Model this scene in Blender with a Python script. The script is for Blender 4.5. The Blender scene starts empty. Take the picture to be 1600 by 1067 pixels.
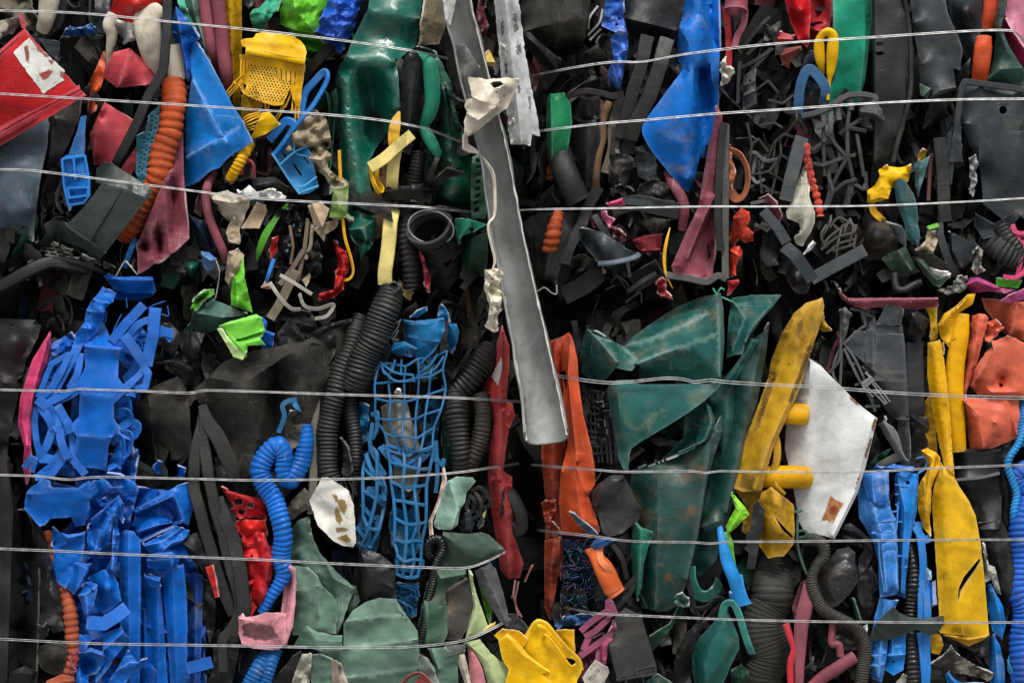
import bpy, math, random
import numpy as np
from mathutils import Vector, noise
from mathutils.geometry import delaunay_2d_cdt

random.seed(7)
scene = bpy.context.scene
col = scene.collection
# ------------------------------------------------------------------ the bale face as a working plane
# One unit on the face is 1.5 mm; the face stands at y = 0, the camera looks at it squarely from DIST metres.
U = 0.0015
DIST = 5.2
EYE = 1.15


def world(x, y, d):
    if d < 0:
        d *= 1.6        # pieces set back lie deeper in the bale
    k = 1.0 - d * U / DIST
    return ((x - 800.0) * U * k, -d * U, EYE + (533.5 - y) * U * k)


ORG = [0.0, 0.0, 1.0]


def at(x0, y0, f=400.0 / 1581.0):
    ORG[:] = [x0, y0, f]


def parse(s):
    out = []
    for tok in s.split():
        v = [float(t) for t in tok.split(',')]
        v[0] = ORG[0] + v[0] * ORG[2]
        v[1] = ORG[1] + v[1] * ORG[2]
        out.append(v)
    return out


def srgb(h):
    h = h.lstrip('#')
    c = [int(h[i:i + 2], 16) / 255.0 for i in (0, 2, 4)]
    return [x / 12.92 if x <= 0.04045 else ((x + 0.055) / 1.055) ** 2.4 for x in c]


# ------------------------------------------------------------------ materials
MATS = {}


def plastic(h, rough=0.42, dirt=0.3, scr=0.35, bump=0.35, light=0.0, dcol='6b6455', spec=0.2, streak=0.0):
    key = (h, rough, dirt, scr, bump, light, dcol, spec, streak)
    if key in MATS:
        return MATS[key]
    m = bpy.data.materials.new('plastic_' + h)
    m.use_nodes = True
    nt = m.node_tree
    nt.nodes.clear()
    N, L = nt.nodes.new, nt.links.new
    out = N('ShaderNodeOutputMaterial')
    b = N('ShaderNodeBsdfPrincipled')
    L(b.outputs[0], out.inputs[0])
    tc = N('ShaderNodeTexCoord')
    oi = N('ShaderNodeObjectInfo')
    mul = N('ShaderNodeVectorMath'); mul.operation = 'SCALE'
    cmb = N('ShaderNodeCombineXYZ')
    for i in range(3):
        L(oi.outputs['Random'], cmb.inputs[i])
    mul.inputs['Scale'].default_value = 37.0
    L(cmb.outputs[0], mul.inputs[0])
    add = N('ShaderNodeVectorMath'); add.operation = 'ADD'
    L(tc.outputs['Object'], add.inputs[0]); L(mul.outputs[0], add.inputs[1])
    co = add.outputs[0]

    def ns(scale, detail, roughn=0.6, vec=None, dist=0.0):
        n = N('ShaderNodeTexNoise')
        n.inputs['Scale'].default_value = scale
        n.inputs['Detail'].default_value = detail
        n.inputs['Roughness'].default_value = roughn
        n.inputs['Distortion'].default_value = dist
        L(vec or co, n.inputs['Vector'])
        return n.outputs['Fac']

    def ramp(fac, p0, p1, v0=0.0, v1=1.0):
        r = N('ShaderNodeMapRange')
        r.inputs['From Min'].default_value = p0; r.inputs['From Max'].default_value = p1
        r.inputs['To Min'].default_value = v0; r.inputs['To Max'].default_value = v1
        L(fac, r.inputs['Value'])
        return r.outputs[0]

    def mix(fac, a, c, blend='MIX'):
        x = N('ShaderNodeMix'); x.data_type = 'RGBA'; x.blend_type = blend
        if isinstance(fac, float): x.inputs[0].default_value = fac
        else: L(fac, x.inputs[0])
        for v, s in ((a, x.inputs[6]), (c, x.inputs[7])):
            if isinstance(v, (list, tuple)): s.default_value = (*v, 1)
            else: L(v, s)
        return x.outputs[2]

    def math_(op, a, c):
        x = N('ShaderNodeMath'); x.operation = op
        for v, s in ((a, x.inputs[0]), (c, x.inputs[1])):
            if isinstance(v, float): s.default_value = v
            else: L(v, s)
        return x.outputs[0]

    base = srgb(h)
    if light:
        base = [c + (0.7 - c) * light for c in base]
    lum = sum(base) / 3
    if lum < .05:
        base = [c * (.8 + 4 * lum) for c in base]
        lum = sum(base) / 3
    v1 = [min(1, c * 1.28 + 0.0008) for c in base]
    v0 = [c * 0.66 for c in base]
    fade = [c * 0.85 + (0.12 * lum + 0.004) for c in base]
    big = ns(9.0, 3.0)
    c1 = mix(ramp(big, 0.3, 0.7), v0, v1)
    c1 = mix(ramp(ns(4.5, 4.0, 0.7), 0.5, 0.75, 0.0, 0.3), c1, fade)
    # rubbed-in grime
    dm = math_('MULTIPLY', ramp(ns(16.0, 8.0, 0.72, dist=0.6), 0.52 - .07 * (dirt > .75), 0.70 - .05 * (dirt > .75)), ramp(ns(5.0, 2.0), 0.38, 0.62))
    dm = math_('MULTIPLY', dm, float(min(1.0, dirt * 1.9)))
    dc = srgb(dcol)
    if lum > 0.25:
        dc = [c * 0.6 for c in dc]
    elif lum < 0.05:
        dc = [c * (0.3 + 8 * lum + .35 * (dirt >= 1)) for c in dc]
    c2 = mix(dm, c1, dc)
    # broad dark smears
    c2 = mix(math_('MULTIPLY', ramp(ns(7.0, 7.0, 0.68, dist=1.2), 0.5, 0.66), float(min(.75, .25 + dirt * .6))), c2, [c * .42 + .006 for c in base])
    # fine black specks and scuffs
    sp = ramp(ns(70.0, 5.0, 0.7), 0.63, 0.72, 0.0, min(1.0, dirt * 1.6))
    c2 = mix(sp, c2, [0.03, 0.027, 0.024])
    # scratches in two directions
    sc_tot = None
    for rot, sc in (((0.3, 0.2, 0.9), (14, 14, 120)), ((1.3, 0.9, -0.75), (130, 16, 14))):
        mp = N('ShaderNodeMapping')
        mp.inputs['Rotation'].default_value = rot
        mp.inputs['Scale'].default_value = sc
        L(co, mp.inputs['Vector'])
        f = ns(1.0, 3.0, 0.55, mp.outputs[0], 1.6)
        s = ramp(f, 0.64, 0.69)
        sc_tot = s if sc_tot is None else math_('MAXIMUM', sc_tot, s)
    gate = ramp(ns(7.0, 3.0), 0.42, 0.62)
    sm = math_('MULTIPLY', math_('MULTIPLY', sc_tot, gate), float(scr))
    sl = [min(1.0, c + (0.55 - c) * (0.1 if lum < 0.05 else 0.35) if lum < 0.5 else c * 0.55) for c in base]
    c3 = mix(sm, c2, sl)
    if streak:
        mp = N('ShaderNodeMapping'); mp.inputs['Scale'].default_value = (60, 60, 4)
        L(co, mp.inputs['Vector'])
        c3 = mix(math_('MULTIPLY', ramp(ns(1.0, 4.0, 0.6, mp.outputs[0]), 0.5, 0.7), float(streak)), c3, srgb(dcol))
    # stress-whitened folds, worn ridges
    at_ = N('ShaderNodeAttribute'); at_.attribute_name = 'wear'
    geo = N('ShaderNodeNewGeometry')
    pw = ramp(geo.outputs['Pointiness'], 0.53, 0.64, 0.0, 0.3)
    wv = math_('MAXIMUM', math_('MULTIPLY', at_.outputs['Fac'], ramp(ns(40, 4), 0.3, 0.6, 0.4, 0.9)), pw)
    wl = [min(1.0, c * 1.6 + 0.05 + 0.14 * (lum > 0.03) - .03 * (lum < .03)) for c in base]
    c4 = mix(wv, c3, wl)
    L(c4, b.inputs['Base Color'])
    r0 = ramp(ns(22.0, 5.0), 0.3, 0.7, max(0.05, rough - 0.1), min(1, rough + 0.14))
    r1 = math_('ADD', r0, math_('MULTIPLY', dm, 0.3))
    L(r1, b.inputs['Roughness'])
    b.inputs['Specular IOR Level'].default_value = min(.5, spec * 2.0) if lum < .05 else spec
    h1 = math_('ADD', math_('MULTIPLY', ns(26.0, 4.0), 1.0), math_('MULTIPLY', ns(130.0, 4.0), 0.22))
    h2 = math_('SUBTRACT', h1, math_('MULTIPLY', sm, 0.2))
    bp = N('ShaderNodeBump')
    bp.inputs['Strength'].default_value = bump
    bp.inputs['Distance'].default_value = 0.006
    L(h2, bp.inputs['Height'])
    L(bp.outputs[0], b.inputs['Normal'])
    MATS[key] = m
    return m


RIM = {}


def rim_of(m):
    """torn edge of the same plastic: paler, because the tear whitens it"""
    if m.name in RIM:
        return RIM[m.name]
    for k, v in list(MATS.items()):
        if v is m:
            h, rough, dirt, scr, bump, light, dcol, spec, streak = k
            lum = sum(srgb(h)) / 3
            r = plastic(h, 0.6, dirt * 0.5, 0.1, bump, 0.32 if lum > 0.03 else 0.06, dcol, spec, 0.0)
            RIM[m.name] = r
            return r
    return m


# ------------------------------------------------------------------ objects
def words_of(name):
    return name.replace('_', ' ')


def tag(o, name, label, cat=None, group=None, kind=None):
    if label: o['label'] = label
    if label and not kind == 'part': o['category'] = cat or words_of(name)
    if group: o['group'] = group
    if kind and kind != 'part': o['kind'] = kind


def build(name, label, V, F, mats, mi=None, parent=None, cat=None, group=None, kind=None, sharp=38, wear=None):
    V = np.asarray(V, dtype=float)
    c = 0.5 * (V.min(0) + V.max(0))
    me = bpy.data.meshes.new(name)
    me.from_pydata((V - c).tolist(), [], F)
    for m in mats:
        me.materials.append(m)
    if mi is not None:
        me.polygons.foreach_set('material_index', np.asarray(mi, dtype=np.int32))
    me.polygons.foreach_set('use_smooth', np.ones(len(me.polygons), dtype=bool))
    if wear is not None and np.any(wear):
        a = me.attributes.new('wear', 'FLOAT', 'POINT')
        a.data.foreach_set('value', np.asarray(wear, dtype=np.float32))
    me.update()
    me.set_sharp_from_angle(angle=math.radians(sharp))
    o = bpy.data.objects.new(name, me)
    col.objects.link(o)
    if parent is not None:
        o.parent = parent
        o.location = Vector(c) - parent.location
        if label: o['label'] = label
        if kind == 'stuff': o['kind'] = 'stuff'
    else:
        o.location = c
        tag(o, name, label, cat, group, kind)
    return o


def empty(name, label, x, y, d, cat=None, group=None):
    o = bpy.data.objects.new(name, None)
    col.objects.link(o)
    o.location = world(x, y, d)
    o.empty_display_size = 0.02
    tag(o, name, label, cat, group)
    return o


def inside(px, py, poly):
    poly = np.asarray(poly)
    res = np.zeros(px.shape, dtype=bool)
    n = len(poly)
    j = n - 1
    for i in range(n):
        xi, yi = poly[i, 0], poly[i, 1]
        xj, yj = poly[j, 0], poly[j, 1]
        cond = ((yi > py) != (yj > py))
        with np.errstate(divide='ignore', invalid='ignore'):
            xs = (xj - xi) * (py - yi) / (yj - yi + 1e-12) + xi
        res ^= cond & (px < xs)
        j = i
    return res


def crspline(P, step, closed=False):
    """Catmull-Rom through rows of P (first two or three columns give distance)."""
    P = np.asarray(P, dtype=float)
    n = len(P)
    out = []
    segs = n if closed else n - 1
    for i in range(segs):
        p1, p2 = P[i], P[(i + 1) % n]
        p0 = P[(i - 1) % n] if closed or i > 0 else 2 * p1 - p2
        p3 = P[(i + 2) % n] if closed or i + 2 < n else 2 * p2 - p1
        ln = np.linalg.norm((p2 - p1)[:3])
        k = max(1, int(math.ceil(ln / step)))
        for t in np.arange(k) / k:
            out.append(0.5 * ((2 * p1) + (-p0 + p2) * t + (2 * p0 - 5 * p1 + 4 * p2 - p3) * t * t + (-p0 + 3 * p1 - 3 * p2 + p3) * t ** 3))
    if not closed:
        out.append(P[-1])
    return np.array(out)


def linres(P, step, closed=True):
    P = np.asarray(P, dtype=float)
    n = len(P)
    out = []
    for i in range(n if closed else n - 1):
        a, b = P[i], P[(i + 1) % n]
        k = max(1, int(math.ceil(np.linalg.norm((b - a)[:2]) / step)))
        for t in np.arange(k) / k:
            out.append(a + (b - a) * t)
    if not closed:
        out.append(P[-1])
    return np.array(out)


SEED = [0]


def full(rows, d, k=1.7):
    return np.array([[r[0], r[1], d + k * (r[2] if len(r) > 2 else 0.0)] for r in rows])


def swell(x, y):
    """slow unevenness of the pressed bale, shared by everything lying in it"""
    return 9 * noise.noise(Vector((x / 75.0, y / 110.0, 4.2))) + 2.5 * noise.noise(Vector((x / 33.0, y / 50.0, 8.8)))


def sheet(name, label, mat, d, pts, cr=(), ctl='', holes=(), th=3.5, res=None, nz=None, rag=None, smooth=False, soft=False,
          rim=True, cw=0.0, parent=None, cat=None, group=None, sharp=34, kind=None, flat=False, on=None):
    """A bent, creased piece of plastic: outline with depths, fold lines, real thickness.
    cr: fold lines 'x,y,d x,y,d'; ctl: pressed-in or bulging points; soft: rubber-like bulge instead of crisp folds."""
    SEED[0] += 1
    sd = SEED[0] * 7.31
    rnd = random.Random(SEED[0])
    O = full(parse(pts), d) if isinstance(pts, str) else np.asarray(pts, dtype=float)
    w, h = np.ptp(O[:, 0]), np.ptp(O[:, 1])
    x, y = O[:, 0], O[:, 1]
    area = abs(np.sum(x * np.roll(y, -1) - y * np.roll(x, -1))) * 0.5
    size = math.sqrt(max(area, 1))
    if res is None:
        res = min(9.0, max(2.2, size / 20.0))
    if rag is None:
        rag = min(1.6, 0.012 * size)
    if nz is None:
        nz = (min(5.0, 0.035 * size), max(14.0, 0.28 * size))
    O = crspline(O, res, True) if smooth else linres(O, res, True)
    if rag:
        tn = np.roll(O[:, :2], -1, 0) - np.roll(O[:, :2], 1, 0)
        tn /= (np.linalg.norm(tn, axis=1, keepdims=True) + 1e-9)
        for i in range(len(O)):
            k = noise.noise(Vector((O[i, 0] / 9.0, O[i, 1] / 9.0, sd))) + 0.7 * noise.noise(Vector((O[i, 0] / 3.1, O[i, 1] / 3.1, sd + 5)))
            O[i, 0] += -tn[i, 1] * k * rag
            O[i, 1] += tn[i, 0] * k * rag
    pts2 = [tuple(p[:2]) for p in O]
    val = {i: O[i, 2] for i in range(len(O))}
    edges = [(i, (i + 1) % len(O)) for i in range(len(O))]
    wearidx = set()
    hol = []
    for hh in holes:
        H = full(parse(hh), d) if isinstance(hh, str) else np.asarray(hh, dtype=float)
        H = linres(H, max(res, 2.0), True)
        s = len(pts2)
        pts2 += [tuple(p[:2]) for p in H]
        edges += [(s + i, s + (i + 1) % len(H)) for i in range(len(H))]
        hol.append(H)
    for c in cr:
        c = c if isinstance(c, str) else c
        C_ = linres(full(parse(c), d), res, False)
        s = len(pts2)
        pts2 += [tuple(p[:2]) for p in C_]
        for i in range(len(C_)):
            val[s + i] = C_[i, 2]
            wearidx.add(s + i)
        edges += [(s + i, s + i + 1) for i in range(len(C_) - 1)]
    if ctl:
        for p in full(parse(ctl), d):
            val[len(pts2)] = p[2]
            pts2.append((p[0], p[1]))
    fixed_xy = np.array(pts2)
    gx, gy = np.meshgrid(np.arange(O[:, 0].min(), O[:, 0].max() + res, res), np.arange(O[:, 1].min(), O[:, 1].max() + res, res * 0.87))
    gx = gx + (np.arange(gx.shape[0])[:, None] % 2) * res * 0.5
    g = np.stack([gx.ravel(), gy.ravel()], 1)
    g += (np.random.RandomState(SEED[0]).rand(*g.shape) - 0.5) * res * 0.3
    g = g[inside(g[:, 0], g[:, 1], O)]
    if len(g):
        dm = np.full(len(g), 1e9)
        for s in range(0, len(fixed_xy), 400):
            dd = np.linalg.norm(g[:, None, :] - fixed_xy[None, s:s + 400], axis=2).min(1)
            dm = np.minimum(dm, dd)
        g = g[dm > res * 0.55]
    allp = [Vector(p) for p in pts2] + [Vector(p) for p in g.tolist()]
    vco, _, faces, ov, _, _ = delaunay_2d_cdt(allp, edges, [], 0, 1e-4, True)
    X = np.array([[v[0], v[1]] for v in vco])
    T = np.array([f for f in faces if len(f) == 3], dtype=int)
    cen = X[T].mean(1)
    ok = inside(cen[:, 0], cen[:, 1], O)
    for H in hol:
        ok &= ~inside(cen[:, 0], cen[:, 1], H)
    e1 = X[T[:, 1]] - X[T[:, 0]]; e2 = X[T[:, 2]] - X[T[:, 0]]
    ar = e1[:, 0] * e2[:, 1] - e1[:, 1] * e2[:, 0]
    ok &= np.abs(ar) > 1e-5
    T = T[ok]; ar = ar[ok]
    T[ar > 0] = T[ar > 0][:, ::-1]
    used = np.unique(T)
    remap = -np.ones(len(X), dtype=int); remap[used] = np.arange(len(used))
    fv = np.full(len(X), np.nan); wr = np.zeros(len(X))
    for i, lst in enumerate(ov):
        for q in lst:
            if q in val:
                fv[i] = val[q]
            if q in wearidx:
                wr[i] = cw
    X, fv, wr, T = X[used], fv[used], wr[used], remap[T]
    n = len(X)
    # depth by a Laplace (crisp folds) or thin-plate (soft) solve between the fixed points
    A = np.zeros((n, n))
    E = np.unique(np.sort(np.concatenate([T[:, [0, 1]], T[:, [1, 2]], T[:, [2, 0]]]), 1), axis=0)
    A[E[:, 0], E[:, 1]] = 1; A[E[:, 1], E[:, 0]] = 1
    deg = A.sum(1)
    Lm = np.diag(deg) - A
    if soft:
        Ln = Lm / np.maximum(deg, 1)[:, None]
        M = Ln.T @ Ln + 0.002 * Lm
    else:
        M = Lm
    fx = ~np.isnan(fv)
    fr = ~fx
    z = np.where(fx, fv, 0.0)
    if fr.any():
        B = M[np.ix_(fr, fr)] + 1e-9 * np.eye(fr.sum())
        z[fr] = np.linalg.solve(B, -M[np.ix_(fr, fx)] @ fv[fx])
    if not flat:
        a, s = nz
        a *= 1.9
        fold = [(rnd.uniform(0, 6.28), rnd.uniform(.55, 1.5), rnd.uniform(0, 9), rnd.uniform(.5, 1)) for _ in range(4)]
        for i in range(n):
            p = Vector((X[i, 0] / s, X[i, 1] / s, sd))
            q = 0.9 * noise.noise(p * .7) + 0.25 * noise.noise(p * 2.7)
            if soft:
                q = q * 1.5 - 0.5 * abs(noise.noise(p * 1.6 + Vector((9, 3, 1))))
            else:       # crumpled plastic breaks into flat facets between sharp folds
                wx, wy = noise.noise(p * .8 + Vector((3, 7, 1))) * .5, noise.noise(p * .8 + Vector((8, 2, 5))) * .5
                for a_, f_, ph, am in fold:
                    v = ((p[0] + wx) * math.cos(a_) + (p[1] + wy) * math.sin(a_)) * f_ * .5 + ph
                    v = abs((v % 1.0) - .5) * 2
                    v = v * v * (3 - 2 * v) * .6 + v * .4
                    q += am * (v - .5) * .5
            z[i] += a * q
    if d < 55:
        for i in range(n):
            z[i] += swell(X[i, 0], X[i, 1])
            if z[i] > 24:
                z[i] = 24 + (z[i] - 24) * .3
    if on is not None:          # a thin layer lying on another piece follows that piece's own surface
        Xp, zp = FRONT[on.name]
        for i in range(n):
            dd = np.linalg.norm(Xp - X[i], axis=1)
            k = np.argpartition(dd, 6)[:6]
            wk = 1.0 / (dd[k] + .3) ** 2
            z[i] = np.sum(wk * zp[k]) / wk.sum() + d
    V = np.array([world(X[i, 0], X[i, 1], z[i]) for i in range(n)])
    fn = np.cross(V[T[:, 1]] - V[T[:, 0]], V[T[:, 2]] - V[T[:, 0]])
    vn = np.zeros_like(V)
    for k in range(3):
        np.add.at(vn, T[:, k], fn)
    vn /= (np.linalg.norm(vn, axis=1, keepdims=True) + 1e-12)
    if np.mean(vn[:, 1]) > 0:
        T = T[:, ::-1]; vn = -vn
    Bk = V - vn * th * U
    hs = {}
    for t in T.tolist():
        for a_, b_ in ((t[0], t[1]), (t[1], t[2]), (t[2], t[0])):
            hs[(a_, b_)] = 1
    bd = [(a_, b_) for (a_, b_) in hs if (b_, a_) not in hs]
    F = T.tolist() + (T[:, ::-1] + n).tolist() + [[b_, a_, a_ + n, b_ + n] for a_, b_ in bd]
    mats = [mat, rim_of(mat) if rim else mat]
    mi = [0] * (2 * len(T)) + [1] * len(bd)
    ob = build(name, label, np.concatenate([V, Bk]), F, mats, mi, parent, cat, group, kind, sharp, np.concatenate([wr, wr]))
    FRONT[ob.name] = (X, z)
    return ob


FRONT = {}


# ---- profiles (in the units of the current crop, scaled when used)
def tube(r, n=18, fl=1.0):
    return [(r * math.cos(2 * math.pi * i / n), r * fl * math.sin(2 * math.pi * i / n)) for i in range(n)]


def bar(w, t, bev=0.18):
    w, t = w / 2, t / 2
    b = min(w, t) * bev * 2
    return [(-w + b, -t), (w - b, -t), (w, -t + b), (w, t - b), (w - b, t), (-w + b, t), (-w, t - b), (-w, -t + b)]


def arc(r, a0, a1, th, n=14):
    o = [(r * math.cos(math.radians(a0 + (a1 - a0) * i / n)), r * math.sin(math.radians(a0 + (a1 - a0) * i / n))) for i in range(n + 1)]
    q = [((r - th) * math.cos(math.radians(a0 + (a1 - a0) * i / n)), (r - th) * math.sin(math.radians(a0 + (a1 - a0) * i / n))) for i in range(n + 1)]
    return o + q[::-1]


def thick(line, th):
    """open profile line -> closed loop of thickness th"""
    L = np.array(line, dtype=float)
    t = np.gradient(L, axis=0)
    t /= np.linalg.norm(t, axis=1, keepdims=True)
    nrm = np.stack([-t[:, 1], t[:, 0]], 1)
    return [tuple(p) for p in L + nrm * th / 2] + [tuple(p) for p in (L - nrm * th / 2)[::-1]]


def sweep_geo(path, prof, d, step=None, tw=(0, 0), lin=False, rmod=None, hollow=0.0, wob=0.0, cap=True):
    f = ORG[2]
    rows = parse(path) if isinstance(path, str) else path
    Pn = np.array([[r[0], r[1], d + (r[2] if len(r) > 2 else 0.0), (r[3] if len(r) > 3 else 1.0)] for r in rows])
    prof = np.array(prof, dtype=float) * f
    if d < 33:
        for r_ in Pn:
            r_[2] = min(r_[2] + swell(r_[0], r_[1]) * .8, 30)
    if step is None:
        step = max(1.5, min(8.0, np.abs(prof).max() * 0.5))
    C_ = linres(Pn, step, False) if lin else crspline(Pn, step, False)
    n = len(C_)
    W = np.array([world(c[0], c[1], c[2]) for c in C_])
    if wob:
        SEED[0] += 1
        for i in range(n):
            v = Vector((W[i][0] * 14, W[i][2] * 14, SEED[0] * 3.3))
            W[i] += np.array(noise.noise_vector(v)) * wob * U
    T = np.gradient(W, axis=0) if n > 2 else np.repeat((W[-1] - W[0])[None], n, 0)
    T /= (np.linalg.norm(T, axis=1, keepdims=True) + 1e-12)
    s = np.concatenate([[0], np.cumsum(np.linalg.norm(np.diff(W, axis=0), axis=1))]) / U
    V = []
    N0 = np.array([0, -1.0, 0])
    N0 = N0 - T[0] * np.dot(N0, T[0]); N0 /= np.linalg.norm(N0) + 1e-9
    Np = N0
    m = len(prof)
    V2 = []
    for i in range(n):
        Np = Np - T[i] * np.dot(Np, T[i]); Np /= np.linalg.norm(Np) + 1e-12
        Bn = np.cross(T[i], Np)
        a = math.radians(tw[0] + (tw[1] - tw[0]) * i / max(1, n - 1))
        N1 = Np * math.cos(a) + Bn * math.sin(a)
        B1 = Bn * math.cos(a) - Np * math.sin(a)
        k = C_[i, 3]
        for j in range(m):
            u, v = prof[j] * k
            if rmod is not None:
                q = rmod(s[i], j / m)
                u, v = u * q, v * q
            V.append(W[i] + (B1 * u + N1 * v) * U)
            if hollow:
                V2.append(W[i] + (B1 * u + N1 * v) * U * hollow)
    F = []
    for i in range(n - 1):
        for j in range(m):
            a_, b_ = i * m + j, i * m + (j + 1) % m
            F.append([a_, a_ + m, b_ + m, b_])
    if hollow:
        o = len(V)
        V += V2
        for i in range(n - 1):
            for j in range(m):
                a_, b_ = o + i * m + j, o + i * m + (j + 1) % m
                F.append([a_, b_, b_ + m, a_ + m])
        for i in (0, n - 1):
            for j in range(m):
                a_, b_ = i * m + j, i * m + (j + 1) % m
                F.append([a_, b_, b_ + o, a_ + o] if i == 0 else [a_, a_ + o, b_ + o, b_])
    elif cap:
        F.append([j for j in range(m)])
        F.append([(n - 1) * m + j for j in range(m)][::-1])
    return V, F


def sweep(name, label, mat, d, path, prof, parent=None, cat=None, group=None, sharp=38, kind=None, **kw):
    V, F = sweep_geo(path, prof, d, **kw)
    return build(name, label, V, F, [mat], None, parent, cat, group, kind, sharp)


def hose(name, label, mat, d, path, r, pitch, amp=0.16, fl=0.85, helix=0, hollow=0.72, n=20, parent=None, cat=None, group=None, sub=6, duty=0.5, wob=3.5, tw=(0, 0)):
    """corrugated hose: the ribs are real rings along the path"""
    p = pitch * ORG[2]
    SEED[0] += 1
    sd = SEED[0] * 1.7

    def rm(s, a):
        ph = s / p + helix * a + .35 * noise.noise(Vector((s / (p * 5), sd, 2.2)))
        x = 2 * (0.5 - 0.5 * math.cos(2 * math.pi * ph)) ** 0.42 - 1
        dent = noise.noise(Vector((s / (p * 9), math.cos(6.283 * a) * 0.8, math.sin(6.283 * a) * 0.8 + sd)))
        return 1.0 + amp * (0.5 * x - 0.5) * (1 + .5 * dent) + 0.22 * dent
    V, F = sweep_geo(path, tube(r, n, fl), d, step=max(0.7, p / sub), rmod=rm, hollow=hollow, wob=wob, tw=tw)
    return build(name, label, V, F, [mat], None, parent, cat, group, None, 50)


def strands(name, label, mat, d, paths, w, t, parent=None, cat=None, group=None, kind=None, lin=False, wob=0.0, round_=False):
    """bars or cords of one moulded piece (a lattice, a net, a comb) in one mesh"""
    V, F = [], []
    for i, p in enumerate(paths):
        pr = tube(w / 2, 7) if round_ else bar(w, t)
        v, f = sweep_geo(p, pr, d + 0.13 * (i % 5), lin=lin, wob=wob)
        o = len(V)
        V += v
        F += [[q + o for q in ff] for ff in f]
    return build(name, label, V, F, [mat], None, parent, cat, group, kind, 38)


def gridnet(name, label, mat, d, left, right, nu, nv, w, t, jit=3.0, sag=0.0, parent=None, cat=None, group=None, skip=0.0):
    """a moulded net between two side curves"""
    SEED[0] += 1
    rnd = random.Random(SEED[0] * 13)
    A = crspline(full(parse(left), d, 1), 2.0); B = crspline(full(parse(right), d, 1), 2.0)
    G = []
    for v in range(nv + 1):
        a = A[int(v / nv * (len(A) - 1))]; b = B[int(v / nv * (len(B) - 1))]
        row = []
        for u in range(nu + 1):
            k = u / nu
            p = a + (b - a) * k
            p = p + np.array([rnd.uniform(-jit, jit), rnd.uniform(-jit, jit) + sag * math.sin(math.pi * k), rnd.uniform(-jit, jit) * 1.5 + 8 * math.sin(math.pi * k)])
            row.append(p)
        G.append(row)
    paths = []
    for v in range(nv + 1):
        paths.append([list(p - np.array([0, 0, d])) for p in G[v]])
    for u in range(nu + 1):
        paths.append([list(G[v][u] - np.array([0, 0, d])) for v in range(nv + 1)])
    paths = [p for p in paths if rnd.random() >= skip]
    V, F = [], []
    for i, p in enumerate(paths):
        v, f = sweep_geo(p, bar(w, t), d + 0.17 * (i % 7))
        o = len(V); V += v; F += [[q + o for q in ff] for ff in f]
    return build(name, label, V, F, [mat], None, parent, cat, group, None, 38)


# ------------------------------------------------------------------ palette
K = plastic('151516', 0.5, 0.5, 0.5)                 # black plastic
KR = plastic('161617', 0.52, 0.75, 0.55, 0.5, dcol='5a574e')        # black rubber
KD = plastic('1e1e1b', 0.75, 1.0, 0.8, 0.7, dcol='5f5a4c')  # dusty black
KG = plastic('0e0f11', 0.3, 0.3, 0.5)                # black, glossier
CH = plastic('1d2022', 0.48, 0.5, 0.6)               # charcoal
SL = plastic('2a3136', 0.45, 0.45, 0.6)              # slate grey
SB = plastic('485560', 0.4, 0.25, 0.5)               # blue-grey
GY = plastic('8d9092', 0.5, 0.3, 0.4)
GUT = plastic('868887', 0.5, 0.7, 0.6, 0.2, dcol='4a463f')
WH = plastic('cfd0ca', 0.45, 0.55, 0.4, dcol='57503f')
CR = plastic('c8c0ac', 0.6, 0.6, 0.3, dcol='5d503c')
BE = plastic('a5957c', 0.8, 0.5, 0.2, 0.6, dcol='5d503c')
CB = plastic('b09a7e', 0.85, 0.3, 0.15, 0.5, dcol='6b5840')
BL = plastic('005ab4', 0.36, 0.12, 0.3, dcol='5c6470')       # crate blue
BL2 = plastic('0870c0', 0.38, 0.35, 0.5, dcol='777a78')      # sky blue worn
BL3 = plastic('1c50b4', 0.3, 0.25, 0.5, dcol='8a8f98')
BN = plastic('065e90', 0.4, 0.3, 0.4)                # net blue
NV = plastic('14283f', 0.45, 0.4, 0.4)
DG = plastic('0d5e50', 0.24, 0.4, 0.45, spec=0.6, dcol='6a6048')        # dark green drum
DG2 = plastic('14402f', 0.45, 0.6, 0.5, dcol='4a4a3c')
TE = plastic('1b524c', 0.42, 0.6, 0.7, dcol='7a6248')        # teal rubber sheet
TL = plastic('2f9478', 0.4, 0.4, 0.4)
SG = plastic('5c7a6a', 0.55, 0.5, 0.4, dcol='3f4038')        # sage
SG2 = plastic('3f5348', 0.55, 0.6, 0.4, dcol='33342e')
MT = plastic('86a898', 0.5, 0.4, 0.3, dcol='5a5040')         # mint
GR = plastic('0f6d43', 0.32, 0.15, 0.3)
GP = plastic('158a6c', 0.42, 0.3, 0.3, dcol='8a5a38')
LI = plastic('5fb327', 0.36, 0.2, 0.3)
LG = plastic('48951c', 0.36, 0.2, 0.3)
YE = plastic('dda400', 0.42, 0.5, 0.35, dcol='6b4e1c')
YB = plastic('edb400', 0.4, 0.25, 0.25, dcol='8a6414')
YD = plastic('b58a14', 0.5, 1.0, 0.4, dcol='4b3a18')
YC = plastic('ddc978', 0.5, 0.4, 0.3, dcol='6b5a30')
OR = plastic('ab481f', 0.5, 0.5, 0.35, dcol='5b3a28')
OR2 = plastic('c94f27', 0.36, 0.25, 0.35, dcol='5b3a28')
CO = plastic('cf6348', 0.45, 0.4, 0.4, dcol='6b4034')
RD = plastic('b0141c', 0.38, 0.35, 0.4, dcol='4b2a24')
RR = plastic('c0201a', 0.36, 0.25, 0.35, dcol='4b2a24')
RP = plastic('b04049', 0.42, 0.4, 0.4, dcol='6b4a44')
MA = plastic('83424e', 0.48, 0.5, 0.5, dcol='4b3a38')
MD = plastic('55242c', 0.5, 0.5, 0.4)
PK = plastic('c93a6b', 0.5, 0.25, 0.3)
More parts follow.
